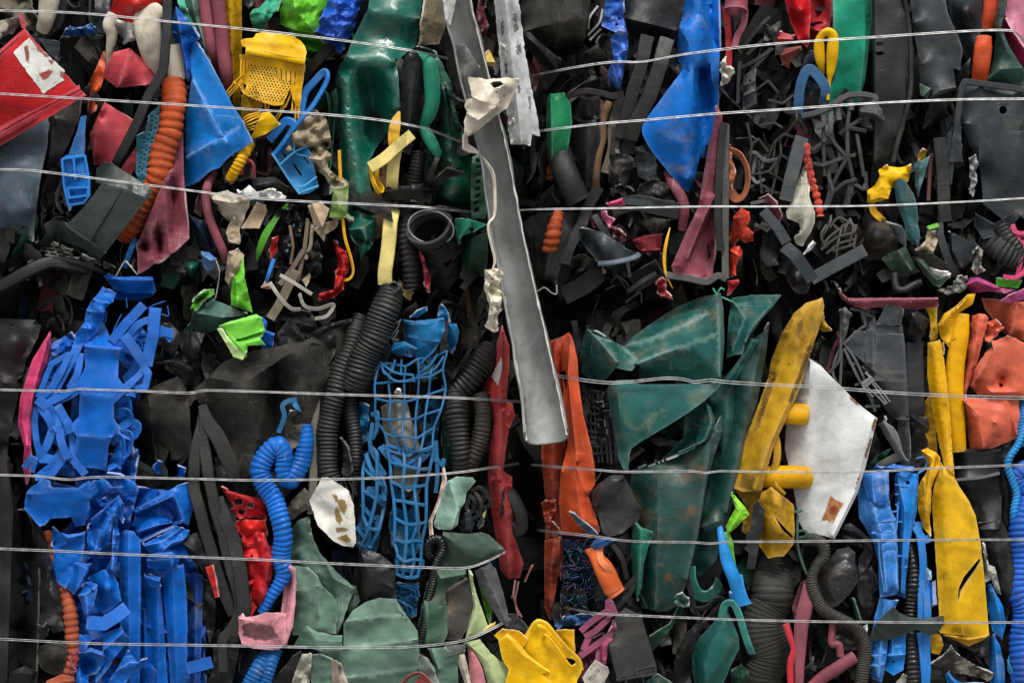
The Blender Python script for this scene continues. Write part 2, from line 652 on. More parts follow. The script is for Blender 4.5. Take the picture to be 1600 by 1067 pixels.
PL = plastic('d38d98', 0.55, 0.7, 0.3, dcol='3f2f2c')
PU = plastic('9a4466', 0.45, 0.4, 0.4)
BR = plastic('6b5139', 0.8, 0.6, 0.3, 0.6)
# ================================================================== top bale, left end
at(0, 0)
b = sheet('barrier_board', 'broken red barrier board with a scraped white stripe across it', RD, 6, '-160,470,-10 150,180,10 180,215,12 525,590,26 240,760,8 -160,990,-14', nz=(.6, 60), cr=('-160,560,-4 90,330,14 270,585,16 -160,640,4',), sharp=30)
sheet('reflective_stripe', 'scraped white stripe', WH, 1.3, '82,325 178,236 232,290 300,345 400,440 385,470 400,500 350,520 268,580', on=b, nz=(0.3, 30), th=1, rag=1.3, parent=b, rim=False)
for q in ('150,290 170,280 182,350 175,385 158,365', '245,455 300,430 330,440 290,480 260,490', '200,250 250,300 300,345 280,350 235,310', '370,440 400,445 398,480 372,470', '300,370 330,380 318,400'):
    sheet('scrape', 'red scrape through the white', plastic('8e3a33', .6, .8, .3), 2.3, q, on=b, th=.5, nz=(.2, 6), rag=1.6, parent=b, rim=False)
sweep('moulded_rail', None, RP, 12, '-160,480,-8 -20,365,2 160,205,6', thick([(-30, -14), (-24, 6), (-8, 12), (0, 4), (8, 12), (24, 6), (30, -14)], 5), parent=b, lin=True)
sweep('moulded_rail', None, RP, 16, '-160,915,-14 240,690,4 505,560,14', thick([(-38, -14), (-28, 8), (-10, 14), (0, 5), (10, 14), (28, 8), (38, -14)], 5), parent=b, lin=True)
sheet('torn_tab', None, RP, 16, '112,75 130,90 165,150 150,182 132,170', parent=b)
at(0, 230)
sheet('plastic_board', 'large smooth blue-grey panel under the red barrier board', SB, -26, '-160,-40 60,-150 310,-200,-6 284,0,6 250,190,12 200,585,4 170,612,-12 -160,590,-10', ctl='100,100,14 60,400,18 190,380,16', soft=True, smooth=False, nz=(1.5, 60), rag=0.4)
sheet('rim_fragment', 'dark broken rim below the smooth blue-grey panel', CH, -36, '-160,590 180,615 205,640 160,668 60,640 -160,650', nz=(4, 14))
at(0, 0)
sheet('plastic_board', 'charcoal bin wall behind the tip of the red barrier board', CH, -44, '350,270 380,235,6 660,220,4 640,330 600,440,6 520,600,-10 380,470 350,330', cr=('380,240,4 370,300,2 500,560,-6',), nz=(3, 60))
sheet('plastic_board', 'small slate panel edge above the red barrier board tip', SL, -26, '235,235 370,258 355,375 300,330', nz=(2, 30))
sheet('plastic_strip', 'long charcoal strip slanting down right of the blue-grey panel', K, -30, '300,720 500,600 490,690,8 420,900,6 330,1050 270,1200 255,1130 285,900', cr=('330,720,4 290,1100,6',), nz=(3, 50))
sheet('rag', 'dirty grey-white rag at the bale corner above the red barrier', plastic('8f897a', 0.9, 0.8, 0.1, 0.9), -20, '-90,170 40,118 120,105 135,140 70,205 0,235 -90,260', nz=(8, 18), smooth=True)
sheet('rag', 'olive-brown crumpled rag hanging behind the topmost wire', plastic('5d594c', 0.9, 0.8, 0.1, 0.9), -44, '-90,-60 200,-60 190,40 235,130 170,170 60,90 -90,60', nz=(12, 22), smooth=True)
sweep('plastic_tube', 'dirty white bottle neck beside the olive-brown rag', CR, -24, '315,-70,0,1.15 300,40,0,1.1 285,120,0,.9 262,190,-8,.7', tube(58, 16, .8))
sweep('plastic_strip', 'dark slate strip beside the dirty white bottle neck', CH, -36, '395,-40 375,90 340,170', bar(62, 14))
sheet('bottle_shard', 'translucent blue bottle shard lying on the charcoal bin wall', plastic('2b62ac', 0.15, 0.1, 0.3), -30, '385,225 400,190,8 440,165,12 500,180,3 560,148,10 600,185 590,215 500,222', nz=(7, 10))
strands('hook', 'black bent hook hanging at the top over the charcoal bin wall', CH, -30, ['415,-30 425,20,4 460,45,6 490,40 485,15'], 17, 14, round_=True)
sheet('plastic_board', 'grey torn flap left of the red bottle', SL, -34, '585,-30 690,-40 665,110 650,215 590,190', nz=(5, 25))
strands('plastic_rod', 'thin black rod between the hook and the grey flap', CH, -26, ['560,-40 555,110 575,210'], 16, 12)
sheet('bottle', 'crushed glossy red bottle at the top edge above white tubes', RR, -6, '680,70,-12 715,-60 1010,-60 985,70,-8 900,95 830,155,-4 740,110,-10', ctl='840,20,24', soft=True, smooth=False, nz=(2, 40), rag=.3)
sweep('plastic_tube', 'flattened white tube under the red bottle, left of its pair', CR, -14, '700,90,0,1 668,160,2,1 690,230,-4,.9 676,390,-12,.5', tube(38, 16, .7), wob=4)
sheet('plastic_sheet', 'creased grey-white film stretched between the white tubes', WH, -24, '690,110 830,150,6 850,250,-6 760,270 720,260,-10 700,190', cr=('720,130,8 840,240,4',), nz=(5, 16))
sweep('plastic_tube', 'fat white tube with dirt specks under the red bottle', CR, -8, '960,60,-10,.9 915,110,2,1.05 925,250,4,1 945,370,0,.8 965,450,-10,.55', tube(82, 20, .75), wob=3)
sweep('plastic_tube', 'short white tube above the orange hose, right of the black strap', CR, -18, '1070,280 1085,400 1095,490,-4', tube(58, 16, .8))
sheet('plastic_wedge', 'folded pinkish red wedge under the white tubes', RP, 4, '625,460,-14 700,325,-6 800,298,-8 935,415,-6 975,505,-12 900,525 760,542,0 720,542,4 665,500,-6', cr=('800,300,0 775,420,18 735,535,14',), cw=.2, nz=(1.5, 40), rag=.4)
sheet('plastic_sheet', 'narrow orange sheet curling beside the pinkish red wedge', OR2, -14, '545,520,-10 580,450 640,318 650,400 640,480 605,620 580,690 540,725,-12', ctl='590,560,8', soft=True, nz=(3, 40))
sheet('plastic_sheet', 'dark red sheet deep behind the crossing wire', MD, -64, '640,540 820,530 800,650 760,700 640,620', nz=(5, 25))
sheet('plastic_sheet', 'smooth dull red sheet left of the black strap', RP, 0, '555,830,-16 645,630,-4 825,745,4 760,900,2 690,1010,-4 580,1020,-14', cr=('645,640,2 600,720,6 575,1000,-6',), cw=.2, nz=(2, 60), rag=.4)
sheet('plastic_sheet', 'dull red flap low behind the black strap', RP, -28, '720,1080 830,920 860,900 850,1000 790,1120', nz=(3, 30))
sweep('rubber_strap', 'long flat black strap running down from the top to the dull red sheet', CH, 16, '1035,-60,0,1 1030,150,2,1 1022,320,4,1 1000,440,2,1 910,610,0,1 810,830,-4,1 720,1000,-18,.9 690,1060,-30,.8', bar(60, 18, .3), wob=2)
# orange hose
at(0, 0)
hose('corrugated_hose', 'orange corrugated hose curving down beside the blue triangle', OR, -8, '1065,500,-14,.9 1072,640,0,1 1058,800,4,1 1010,930,2,1 985,1060,2,.95 930,1180,-4,.92 820,1380,-14,.85 760,1460,-30,.8', 82, 50, amp=.17, fl=.8, hollow=.8, helix=0)
at(0, 230)
ps = []
rnd = random.Random(5)
hs = []
for i in range(26):
    y = -210 + i * 15 + rnd.uniform(-4, 4)
    t = (y + 210) / 400
    x0 = 945 - 75 * t
    for k in range(3):
        x = x0 + (k - 1) * 26 + rnd.uniform(-5, 5)
        hs.append('%f,%f %f,%f %f,%f %f,%f' % (x - 9, y, x + 7, y - 5, x + 9, y + 6, x - 5, y + 6))
at(0, 0)
sheet('net_strip', 'teal perforated strip left of the orange hose', plastic('2c6c82', 0.5, 0.4, 0.3), -10, '845,840 900,815 925,700 985,655 985,760 950,880 915,1000 900,1120 860,1130 838,1060', holes=[' '.join('%f,%f' % (float(q.split(',')[0]), float(q.split(',')[1]) + 910) for q in h.split()) for h in hs[::2]], nz=(3, 25), res=2.4)
sheet('plastic_sheet', 'big bright blue triangular sheet with ruled ridges and a torn lower corner', BL2, 4, '1165,240,-14 1212,258,-6 1330,450,4 1430,640,8 1500,760,10 1558,880,14 1500,920,8 1425,962,6 1350,1040,0 1300,1052,-2 1220,1120,-10 1135,1160,-24 1150,700,-14 1185,480,-8', cr=('1190,500,-4 1290,690,9 1395,880,13', '1150,975,-12 1300,890,8 1475,785,10'), cw=.75, nz=(2, 60), rag=1.2)
sheet('plastic_sheet', 'folded darker blue sheet edge left of the blue triangle', BL, -14, '1055,180,-4 1085,40,0 1160,120,6 1225,230,10 1190,300,0 1180,480,-2 1170,600,-14 1120,420,-12 1075,240,-10', cr=('1085,50,6 1110,190,12 1165,500,2', '1060,200,4 1220,235,6'), cw=.3, nz=(4, 30))
sheet('plastic_sheet', 'pale sage sheet folded at the top beside the maroon tubes', SG, -20, '1130,-60 1225,-60 1270,160,4 1310,320 1303,392 1245,270,6 1180,160', cr=('1170,-60,8 1215,130,10 1300,390,2',), cw=.3, nz=(4, 30))
sheet('plastic_sheet', 'thin teal strip squeezed beside the folded blue edge', TL, -16, '1080,-60 1130,-60 1150,60 1205,165 1240,280 1190,210 1130,130', nz=(4, 20))
sweep('plastic_tube', 'flattened maroon tube left of its twin at the top', MA, -12, '1265,-60 1285,130 1315,300 1335,440,-14,.8', tube(44, 14, .7), wob=2)
sweep('plastic_tube', 'flattened maroon tube touching the yellow strap', MA, -6, '1335,-60 1365,130 1378,300 1392,450 1400,590,-18,.8', tube(42, 14, .8), wob=2)
sheet('plastic_strap', 'long flat yellow strap at the top, black scribble on its head', YE, -12, '1375,-80,-6 1490,-80,-6 1495,200,-10 1490,500,-14 1480,700,-24 1400,640,-20 1395,420,-4 1390,150,-2', cr=('1425,-80,6 1435,300,5 1440,650,-10',), nz=(2, 60), rag=.5)
# dark green grille plate and crates
at(0, 230)
v = sheet('vent_plate', 'dark green-grey flanged plate with a centre rib lying on the orange hose', plastic('28332f', 0.4, 0.35, 0.5, dcol='6b6f68'), 14, '405,485,0 520,370,4 625,230,6 780,262,8 910,318,6 800,460,8 650,655,2 560,600,2', cr=('750,258,8 680,370,12 550,585,4',), nz=(1.5, 60), rag=.2)
sheet('flange', None, plastic('28332f', 0.4, 0.35, 0.5, dcol='6b6f68'), 18, '595,130,-20 640,95,-12 685,97,-8 830,190,-4 945,262,-2 918,325,2 770,262,4 628,225,2 590,215,-10', nz=(2, 30), rag=.3, parent=v)
sheet('flange', None, plastic('28332f', 0.4, 0.35, 0.5, dcol='6b6f68'), 10, '300,500,-20 390,455,-8 410,480,2 540,570,4 652,655,4 620,692,-8 480,612,-8 300,545,-24', nz=(2, 30), rag=.3, parent=v)
strands('rib', None, CH, 20, ['412,488 545,578,4 650,652', '630,228 770,262 905,316', '752,262,4 672,390,8 552,585,4'], 12, 10, parent=v)
strands('plastic_crate', 'black crate corner crushed to a ladder of slats', K, -30, ['255,200 275,330 262,420 280,520 340,560', '330,130 325,300 345,420 400,440', '400,100 390,260 415,420', '260,220 400,200', '320,290 405,290', '330,350 410,345', '340,400 420,400', '290,500 360,470 440,420', '250,410 290,430'], 26, 26, wob=3)
sheet('plastic_fragment', 'dark red shard under the bright blue tray', MD, -46, '430,440 480,370 560,320 540,400 450,470', nz=(5, 15))
t = sheet('tray', 'narrow bright blue tray with raised rim, standing left of the dull red sheet', BL2, 0, '383,70,-2 410,50 520,48,2 545,170,4 552,290,2 520,340 425,362,0 398,250 392,150', cr=(), nz=(2, 30), rag=.8)
strands('rim', None, BL2, 7, ['385,75 525,55 550,200 552,300 520,345 425,360 398,240 385,75', '455,60 468,200', '395,175 545,170', '420,255 550,250 540,300 430,315 420,255'], 15, 26, parent=t, lin=True)
sheet('tapering_tail', None, BL2, -6, '425,45 480,-110 500,-190 530,-195 522,-40 520,50', parent=t)
sheet('tip', None, plastic('7fa3c8', 0.4, 0.4, 0.4), -4, '415,345 445,355 440,380 428,398', parent=t)
sheet('grating', 'grey slotted grille strip bent below the dark green plate', plastic('55564f', 0.55, 0.7, 0.4), -22, '215,580,-6 330,588,2 430,625,4 560,690,4 640,700 730,760,-6 640,810,-20 560,735,-4 440,700,2 250,660,-2', holes=['%d,%d %d,%d %d,%d %d,%d' % (x, y, x + 34, y + 6, x + 38, y + 20, x + 2, y + 14) for x, y in ((240, 595), (250, 620), (262, 642), (290, 602), (300, 626), (312, 650), (340, 612), (352, 640), (362, 664), (392, 628), (395, 655), (405, 678), (530, 700), (575, 715), (610, 730), (640, 745))] + ['440,640 470,632 500,645 505,672 480,690 450,680'], nz=(3, 25), res=2.3)
sweep('bumper', 'black curved car bumper strip arching across the gap on the left', CH, -18, '-120,900,-4 20,850,4 150,780,8 250,730,8 340,712,6 430,722,2 540,755,-8 640,810,-30', thick([(-40, -20), (-30, 6), (0, 12), (26, 4), (36, -22)], 7), wob=2)
sweep('bumper', 'thin black trim strip lying over the curved car bumper', K, -12, '240,700 380,690 520,722 640,775,-8 720,820,-30', bar(26, 10))
sweep('plastic_stick', 'bright blue stick below the orange hose end', BL2, -18, '835,570,-10 800,660 770,740,-8', bar(36, 20), wob=1)
strands('wire_loop', 'thin pale bent wire over the blue crate top', WH, -12, ['715,800 770,705,6 800,730,6 850,790', '775,710 820,740'], 7, 7, round_=True)
sheet('plastic_sheet', 'maroon ribbed sheet with three grooves pointing down beside the orange hose', MA, 4, '1060,-90,-8 1130,-90,-14 1140,330,-6 1170,560,-2 1090,640,4 990,700,6 850,785,-6 848,600,-8 900,470,-4 960,330,0 1030,150,-2', cr=('1062,160,2 1070,300,-16 1075,540,-4', '975,450,4 990,580,-15 985,690,-2', '890,560,-2 900,620,-18 905,640,-8', '1020,200,8 1028,400,10 1040,640,8', '940,480,6 935,700,6'), nz=(2, 40), rag=.5)
sheet('bottle', 'crushed dark green bottle lump under the maroon ribbed sheet', DG, -34, '1085,640,-8 1120,600,4 1145,610,6 1140,680,4 1240,698,6 1265,750,-4 1250,810,-8 1130,860,-10 1060,800,-14', ctl='1180,750,22', soft=True, smooth=True, nz=(4, 25))
sheet('plastic_board', 'navy blue panel scrap right of the maroon ribbed sheet', NV, -24, '1165,418 1255,455,4 1300,560 1335,690 1290,670 1180,530', cr=('1175,430,8 1270,560,6 1320,680,2',), nz=(3, 30))
sheet('plastic_fragment', 'small pale blue cup shard under the navy panel', plastic('5c86b8', 0.35, 0.3, 0.3), -8, '1238,645,-4 1290,650,4 1338,692,2 1302,778,-6 1262,745,-4', cr=('1240,660,4 1300,700,8 1330,690,2',), cw=.3)
strands('string', 'thin grey string dangling from the pale blue cup shard', GY, -6, ['1335,700 1355,770,4 1345,860 1330,935'], 7, 7, round_=True)
sweep('plastic_tube', 'thin maroon tube curling down beside the navy panel', MA, -12, '1320,160,-10,.8 1285,230,0,1 1280,330,2,1 1300,450,2,1 1340,560,2,1 1370,640,0,1 1388,710,-8,.6', tube(28, 12, .8), wob=3)
sheet('plastic_fragment', 'dark wine-red sheet scrap beside the thin maroon tube', MD, -30, '1200,400 1245,240 1290,190 1280,330 1240,430', nz=(4, 25))
# ================================================================== top bale, middle
at(400, 0)
sheet('plastic_sheet', 'shiny sea-green torn sheet above the yellow perforated plate', TL, -20, '-40,90,0 -20,60 20,50,6 60,10,4 150,-60 165,-40 130,60,6 60,150,8 30,195 -20,185,-6 -30,130,6', cr=('0,80,10 70,70,12 140,-20,4', '30,180,4 60,90,14'), cw=.3, nz=(6, 14))
sheet('rag', 'grey torn rag left of the sea-green sheet', CH, -34, '-100,-60 40,-60 50,0 10,40 -40,50 -90,20', nz=(6, 15))
l = sheet('jerrycan', 'crumpled lime green canister at the top edge', LI, -14, '145,60,-8 180,-80 460,-80 440,40,0 395,165,4 355,210,2 250,190,4 150,150,-6', cr=('220,-80,6 240,60,16 360,200,6', '160,100,-4 245,90,14 430,60,0', '330,-80,4 345,40,10 300,130,6'), cw=.2, nz=(7, 20), rag=.4)
sheet('ribbed_base', None, LG, -20, '148,152,-6 250,190,2 358,212,2 430,280,-4 400,340,-8 330,430,-16 260,340,-10 235,225,-10', cr=('190,190,-4 260,225,6 370,250,0', '200,200,-10 262,250,-4 400,285,-8', '230,260,-2 300,300,6 390,320,0', '240,280,-10 300,330,-8 370,360,-12', '270,340,-4 320,375,2 350,400,-6'), nz=(1.5, 20), parent=l)
sweep('rubber_strap', 'black bristly strap slanting under the lime green canister', KD, -20, '480,240,-10 420,320 350,410 290,490,-10', bar(66, 18), wob=3)
sheet('plastic_sheet', 'crumpled royal blue sheet between the lime canister and the green drum', BL3, -4, '360,190,-4 400,110,4 470,-70 670,-70 640,60,-4 605,190,-8 545,285,-4 525,342,-14 425,250,-8', cr=('365,195,4 500,235,10 560,170,4 640,60,0', '470,-70,8 500,120,14 490,230,4', '430,120,10 580,150,6'), cw=.35, nz=(8, 14), rag=.6)
# yellow perforated plate
at(350, 60, 160 / 1067)
hx = []
rnd = random.Random(3)
for r in range(15):
    for c in range(13):
        x = 290 + c * 34 + (r % 2) * 17 - r * 4 + rnd.uniform(-2, 2)
        y = 285 + r * 27 + c * 5
        if y > 660 or (c > 9 and r > 12) or (c > 7 and r < 4) or x < 255:
            continue
        hx.append(' '.join('%f,%f' % (x + 9 * math.cos(a), y + 11 * math.sin(a)) for a in (0.3, 1.35, 2.4, 3.44, 4.5, 5.5)))
y = sheet('perforated_plate', 'yellow perforated plate with a rounded handle end and a tattered grid', YE, 14, '165,172,-6 235,178,0 350,196,2 600,225,4 845,262,0 830,420,0 800,650,-2 775,840,-8 745,855,-10 740,700,-4 690,520,0 620,690,0 560,700,4 480,692,6 370,655,2 310,632,-4 200,580,-4 168,520,-10 170,330,-8', holes=hx + ['200,470 240,490 205,560', '540,310 552,312 556,420 546,420', '590,320 602,322 604,440 592,440', '640,330 652,332 654,450 642,450', '690,340 702,342 700,470 690,470', '735,350 747,352 745,480 733,480', '330,540 340,542 338,600 328,598', '355,548 365,550 362,610 352,606'], nz=(2, 30), rag=1.0, res=2.2)
sheet('handle_plate', None, YB, 20, '172,20,-6 215,5,-2 300,0,0 325,-25 330,-45 400,-62,2 520,-50 640,-40,4 740,-10,4 800,30 840,80 862,150,2 845,215,8 600,180,10 240,95,8 190,82,0', nz=(2, 40), rag=.2, parent=y)
sweep('grip_ridge', None, YB, 24, '225,130 400,160 620,195 845,245', tube(36, 14, .7), parent=y, lin=True)
for p_ in ['170,400 100,470,-4 28,560,-10', '185,430 120,500,-4 40,580,-10', '195,450 135,520,-4 48,612,-10', '95,450 120,475', '150,480 175,510', '620,680 575,770 530,850,-6', '640,690 590,790 550,860,-6', '700,540 690,600 640,720', '720,540 715,700 712,760', '745,560 745,780 740,850', '785,660 770,830', '180,220 175,400', '215,230 205,380', '250,240 232,330', '430,680 440,760', '470,690 455,790', '690,745 760,750', '540,320 545,440,6 570,520', '575,330 570,470,6', '620,330 640,470,6', '680,350 650,520,6', '720,350 760,520,4']:
    strands('torn_bar', None, YE, 8, [p_], 15, 13, parent=y, wob=1)
f = sheet('plastic_fragment', 'bright yellow bent scrap with curved ribs under the perforated plate', YB, 16, '280,1035,-4 350,870,4 395,780,4 470,765,4 520,820,6 580,905,2 560,915 430,1000,2 295,1050,-6', cr=('350,870,8 410,850,10 470,770,4',), rag=.4, nz=(3, 40))
strands('curved_rib', None, YE, 10, ['200,840 260,800,6 380,770', '195,870 270,825,6 385,790', '205,895 270,860,8 380,810', '215,915 290,890,8 350,860', '230,940 320,915,8', '240,965 310,945,8'], 15, 15, parent=f)
sheet('plastic_sheet', 'dull yellow sheet hanging behind the tattered grid', YD, -14, '180,600 210,560 300,620 400,670 390,800 300,850 180,820', cr=('215,570,4 300,760,4',), nz=(4, 40))
# blue loop handle
at(400, 0)
sweep('handle_strap', 'bright blue flat handle bent to a loop right of the perforated plate', BL2, 6, '270,720,-8 300,580,-8 370,500,-2 425,445,4 443,470,10 425,530,10 350,650,12 260,760,10 180,870,6 110,960,-4', bar(46, 20, .3), wob=2)
sweep('handle_strap', 'short blue handle elbow under the perforated plate', BL2, 2, '85,865,-6 140,800,0 185,750,4 230,765,8 235,800,8 190,870,4 150,930,-8', bar(52, 20, .3))
sweep('plastic_strip', 'black ribbed strip standing under the bent yellow scrap', K, -24, '40,860 30,980 25,1100,-6', thick([(-40, 0), (-30, 10), (-16, 0), (0, 10), (16, 0), (30, 10), (40, 0)], 6))
at(400, 230)
v = sheet('vent_cover', 'light blue slotted cover with crossing ribs under the blue handles', plastic('2a7db4', 0.42, 0.35, 0.4, dcol='8a8476'), 0, '88,40,-10 160,0,-6 250,-80,-8 300,-20,0 335,30,4 355,130,4 385,250,2 330,285 270,290,0 215,215 160,110,-2', holes=['225,110 240,105 285,170 275,182', '285,60 298,55 330,100 322,110', '160,40 172,34 200,75 190,84'], nz=(3, 40), rag=.5)
strands('rib', None, plastic('3f93c6', 0.42, 0.35, 0.4), 6, ['150,110 235,35,4 330,-10', '250,-70 240,30 320,60', '245,245 300,240,4 375,185', '270,285 320,265,4 385,240', '100,40 210,210 270,290'], 12, 30, parent=v)
at(400, 0)
sheet('rag', 'brown paper-like rag crumpled beside the green drum', BE, -4, '155,920,-10 200,840,2 260,790,8 330,700,6 380,692,8 435,740,4 462,870,0 430,950,-4 445,1030,-6 380,1040,-4 350,1000,0 325,910,-4 250,920,0 190,945', cr=('170,920,8 280,850,16 350,790,18 430,760,8', '330,710,10 370,870,16 420,990,2', '250,810,12 340,890,14'), nz=(12, 12), smooth=True)
at(400, 230)
sheet('rag', 'brown torn cloth strip above the green sponge', BE, -8, '320,70 345,30,6 400,0,4 465,50 445,120,6 490,170,6 575,215,0 555,255 470,230,4 410,170,2 350,130,-2', cr=('330,70,8 400,80,14 450,180,12 560,230,4',), nz=(10, 12), smooth=True)
at(400, 0)
sweep('plastic_sheet', 'thin dark green leaf-like sheet, rounded, left of the green drum', DG2, -22, '385,660 430,570,8 455,640,10 460,760,6 450,900,0 430,1030,-10', bar(70, 6), tw=(40, 70))
sweep('plastic_sheet', 'second thin dark green sheet edge touching the green drum', DG2, -14, '480,560 490,640,6 478,760 470,900', bar(50, 6), tw=(50, 70))
strands('cord', 'thin sea-green cords looping behind the brown torn cloth', TL, -20, ['430,960 425,1060 450,1130,4 470,1100', '440,960 445,1090,4 465,1140', '470,900 462,1010 450,1080'], 10, 10, round_=True)
# green drum
sheet('drum', 'large dark green crushed drum with a deep hollow in its wall', DG, 4, '492,480,-22 520,400,-12 560,340,-2 600,240,-6 690,60,0 715,-90 1040,-90,-6 1010,120,-6 985,290,-10 925,330,-4 862,385,0 880,480,4 885,580,4 896,690,-4 830,800,-14 760,880,-24 720,960,-10 690,1010,2 700,1100,4 725,1250,-4 745,1330,-14 590,1330,-16 560,1270,-10 530,1060,-14 500,760,-20', cr=('565,350,7 700,340,8 855,385,8', '690,62,8 860,85,8 1010,118,0', '525,480,6 545,600,9 560,800,10 592,1000,10 640,1200,6', '690,450,-10 710,560,-24 725,750,-28 735,860,-26', '610,470,-1 640,650,-8 660,850,-8', '835,460,4 868,560,4 880,660,2', '640,400,7 760,398,7'), ctl='800,230,-3', soft=True, nz=(1.2, 50), rag=.3, cw=.18, res=5.5)
at(400, 230)
sheet('plastic_fragment', 'torn folded green flap hanging under the wire below the drum', DG, 0, '570,395,-10 640,400,2 740,435,-2 748,500,-8 722,610,-6 690,640 642,705,-14 635,620,-4 572,515,-10', cr=('575,512,6 660,500,14 745,440,0', '580,517,-8 660,580,-12 715,600,0', '660,502,14 680,575,12 650,690,0'), cw=.4, nz=(4, 25))
at(400, 0)
sheet('plastic_sheet', 'dirty khaki tapering sheet at the top right of the green drum', plastic('8d8168', 0.6, 0.9, 0.3, dcol='3b3022'), -8, '1000,290,4 1030,100,8 1055,-80,4 1180,-80,-14 1165,190,-16 1130,270,-14 1060,280,-4', cr=('1040,-80,12 1010,280,8',), nz=(3, 40))
sheet('rubber_flap', 'black folded rubber strip standing upright right of the green drum', K, 16, '890,560,-8 900,420,-4 925,340,2 960,318,6 1000,330,6 1060,430,-4 1040,560,-4 1000,660,0 990,780,-6 960,900,-10 890,880,-14', cr=('940,330,10 980,450,16 960,700,8 930,880,-4',), nz=(4, 40), rag=.4)
sweep('rim_fragment', 'pale green curled drum rim right of the black rubber strip', TL, 4, '1000,345,-10,.5 1045,365,2,.7 1078,410,6,1 1092,520,8,1.1 1092,640,6,1 1070,720,0,.9 1040,780,-8,.6 1060,830,-4,.8 1095,890,0,.8 1128,960,-6,.5', arc(52, 25, 160, 8), wob=2)
sheet('green_drum', 'second dark green drum wall with a dented right side behind the gutter', plastic('0c4a38', .3, .5, .5), -22, '1005,290,-12 1090,310,-4 1150,390,0 1200,500,4 1230,700,0 1290,900,-6 1400,980,-10 1420,1200,-14 1400,1340,-26 1330,1390,-20 1180,1360,-10 1080,1330,-14 1090,1100,-10 1040,900,-20 1090,700,-18 1070,450,-14', ctl='1150,640,10 1200,1000,12 1200,1200,14', cr=('1110,400,8 1170,620,14 1210,900,12',), soft=True, nz=(5, 40), cw=.1)
sheet('plastic_fragment', 'jagged dark green edge of the second drum, right beside the gutter', DG2, -8, '1160,510 1190,560,6 1240,700,6 1290,860 1250,880 1200,700', cr=('1180,560,8 1240,800,10',), nz=(7, 10))
at(400, 230)
hs = ['%d,%d %d,%d %d,%d %d,%d' % (1355 + (i % 2) * 8 - i * 2, 70 + i * 44, 1392 - i * 2, 64 + i * 44, 1394 - i * 2, 88 + i * 44, 1358 - i * 2, 96 + i * 44) for i in range(8)]
sheet('ribbed_strip', 'dark green slotted strip along the gutter', DG2, -4, '1335,60 1400,30 1425,200 1430,330 1420,440 1330,440 1325,250', holes=hs, nz=(2, 30))
# yellow bent strip
at(400, 0)
sweep('plastic_strip', 'pale yellow flat bar bent across the black rubber strip', YC, 26, '965,830,0 880,900,4 790,980,4 705,1035,0', bar(70, 14, .15), tw=(10, 0))
sweep('plastic_strip', 'pale yellow strip folded at the upper end of the bent flat bar', YE, 22, '885,690,-14,.2 862,760,-4,.9 850,860,2,1 865,920,-4,1', bar(70, 10))
at(400, 230)
sweep('plastic_strip', 'yellow ribbon curled into a hook over the green drum', YE, 14, '702,100 715,180,4 735,240,8 765,285,4 780,260,-2 745,190,-8 760,80,-14', bar(36, 6), tw=(60, 40))
sweep('plastic_strip', 'wide pale yellow strip running down into the black tape', YC, 10, '875,0,0 850,90,4 840,200,0 838,280,-14', bar(74, 10), wob=3)
sweep('plastic_strip', 'broad cream slab hanging between the green flap and black hose', YC, 4, '850,385,-14,.9 832,450,0,1 815,620,4,1 800,760,2,1 800,850,-4,1', bar(88, 22, .3), wob=3)
sheet('plastic_fragment', 'cream shard deep below the end of the broad cream slab', YC, -34, '880,820 930,860 970,890 955,950 905,915', nz=(4, 15))
at(400, 230)
sheet('rubber_box', 'flat black box behind the wire in the middle of the bale', KG, 6, '775,262 1075,250 1085,300 1078,342 920,330 780,330', cr=('775,275,6 1080,262,6',), nz=(1.5, 40), rag=.3, th=20)
sheet('tape', 'black tape with a pointed end stuck over the green drum foot', K, 12, '572,220 650,270 760,325 828,345 848,466 720,402 572,345', nz=(3, 30))
sheet('plastic_flap', 'black flap sticking out with a pale torn end above the open hose', K, 8, '1060,240,-10 1180,130,8 1285,155,14 1270,175,10 1200,180 1080,270,-10', nz=(3, 30))
sweep('plastic_strip', 'black bar leaning left of the second green drum wall', KG, 2, '1135,20,-6 1100,120,4 1050,240,-6', bar(36, 16))
hose('corrugated_hose', 'thin black ribbed hose behind the pale yellow strip', K, -18, '1000,20 990,130 975,240,-6', 42, 22, amp=.14)
h = hose('corrugated_hose', 'wide black hose with its open ribbed mouth facing out', CH, -20, '1080,490,34,1 1110,560,14,.95 1150,680,-8,.85 1185,800,-30,.8 1200,900,-60,.75', 142, 18, amp=.05, hollow=.86, n=30, fl=.9, sub=6)
strands('mouth_rim', None, GY, 22, [[[ORG[0] + (1080 + 142 * math.cos(a)) * ORG[2], ORG[1] + (495 + 104 * math.sin(a) + 16 * math.cos(a)) * ORG[2], 6 - 12 * math.sin(a)] for a in np.linspace(0, 6.28, 30)]], 9, 9, parent=h, wob=1.5)
sheet('plastic_sheet', 'grey fuzzy torn sheet behind the open hose mouth', KD, -22, '900,390 1140,370,6 1300,400,2 1230,500 1240,560,-4 1000,400,-20 930,480', nz=(5, 25))
hose('corrugated_hose', 'black ribbed hose left of the open hose mouth', K, -12, '930,380,-6 920,560,0 945,720,0 965,870,-8', 58, 34, amp=.16)
sheet('plastic_fragment', 'crumpled pink-red ribbon between the two black hoses', RP, -10, '985,580 1010,610,6 1045,720,8 1080,800 1075,900 1045,850,6 1030,740', cr=('1000,610,8 1050,760,12 1070,880,4',), nz=(7, 9))
sheet('plastic_sheet', 'crumpled red sheet twisted down beside the thin yellow ribbon', RD, -4, '470,560,-16 520,620,-4 560,650,4 580,740,0 550,800,4 540,880,2 470,930,6 385,950,2 390,905,6 480,880,8 492,800,0 510,720,-6', cr=('500,620,4 545,720,12 515,850,12 400,915,12', '560,680,10 520,790,2'), cw=.3, nz=(8, 10))
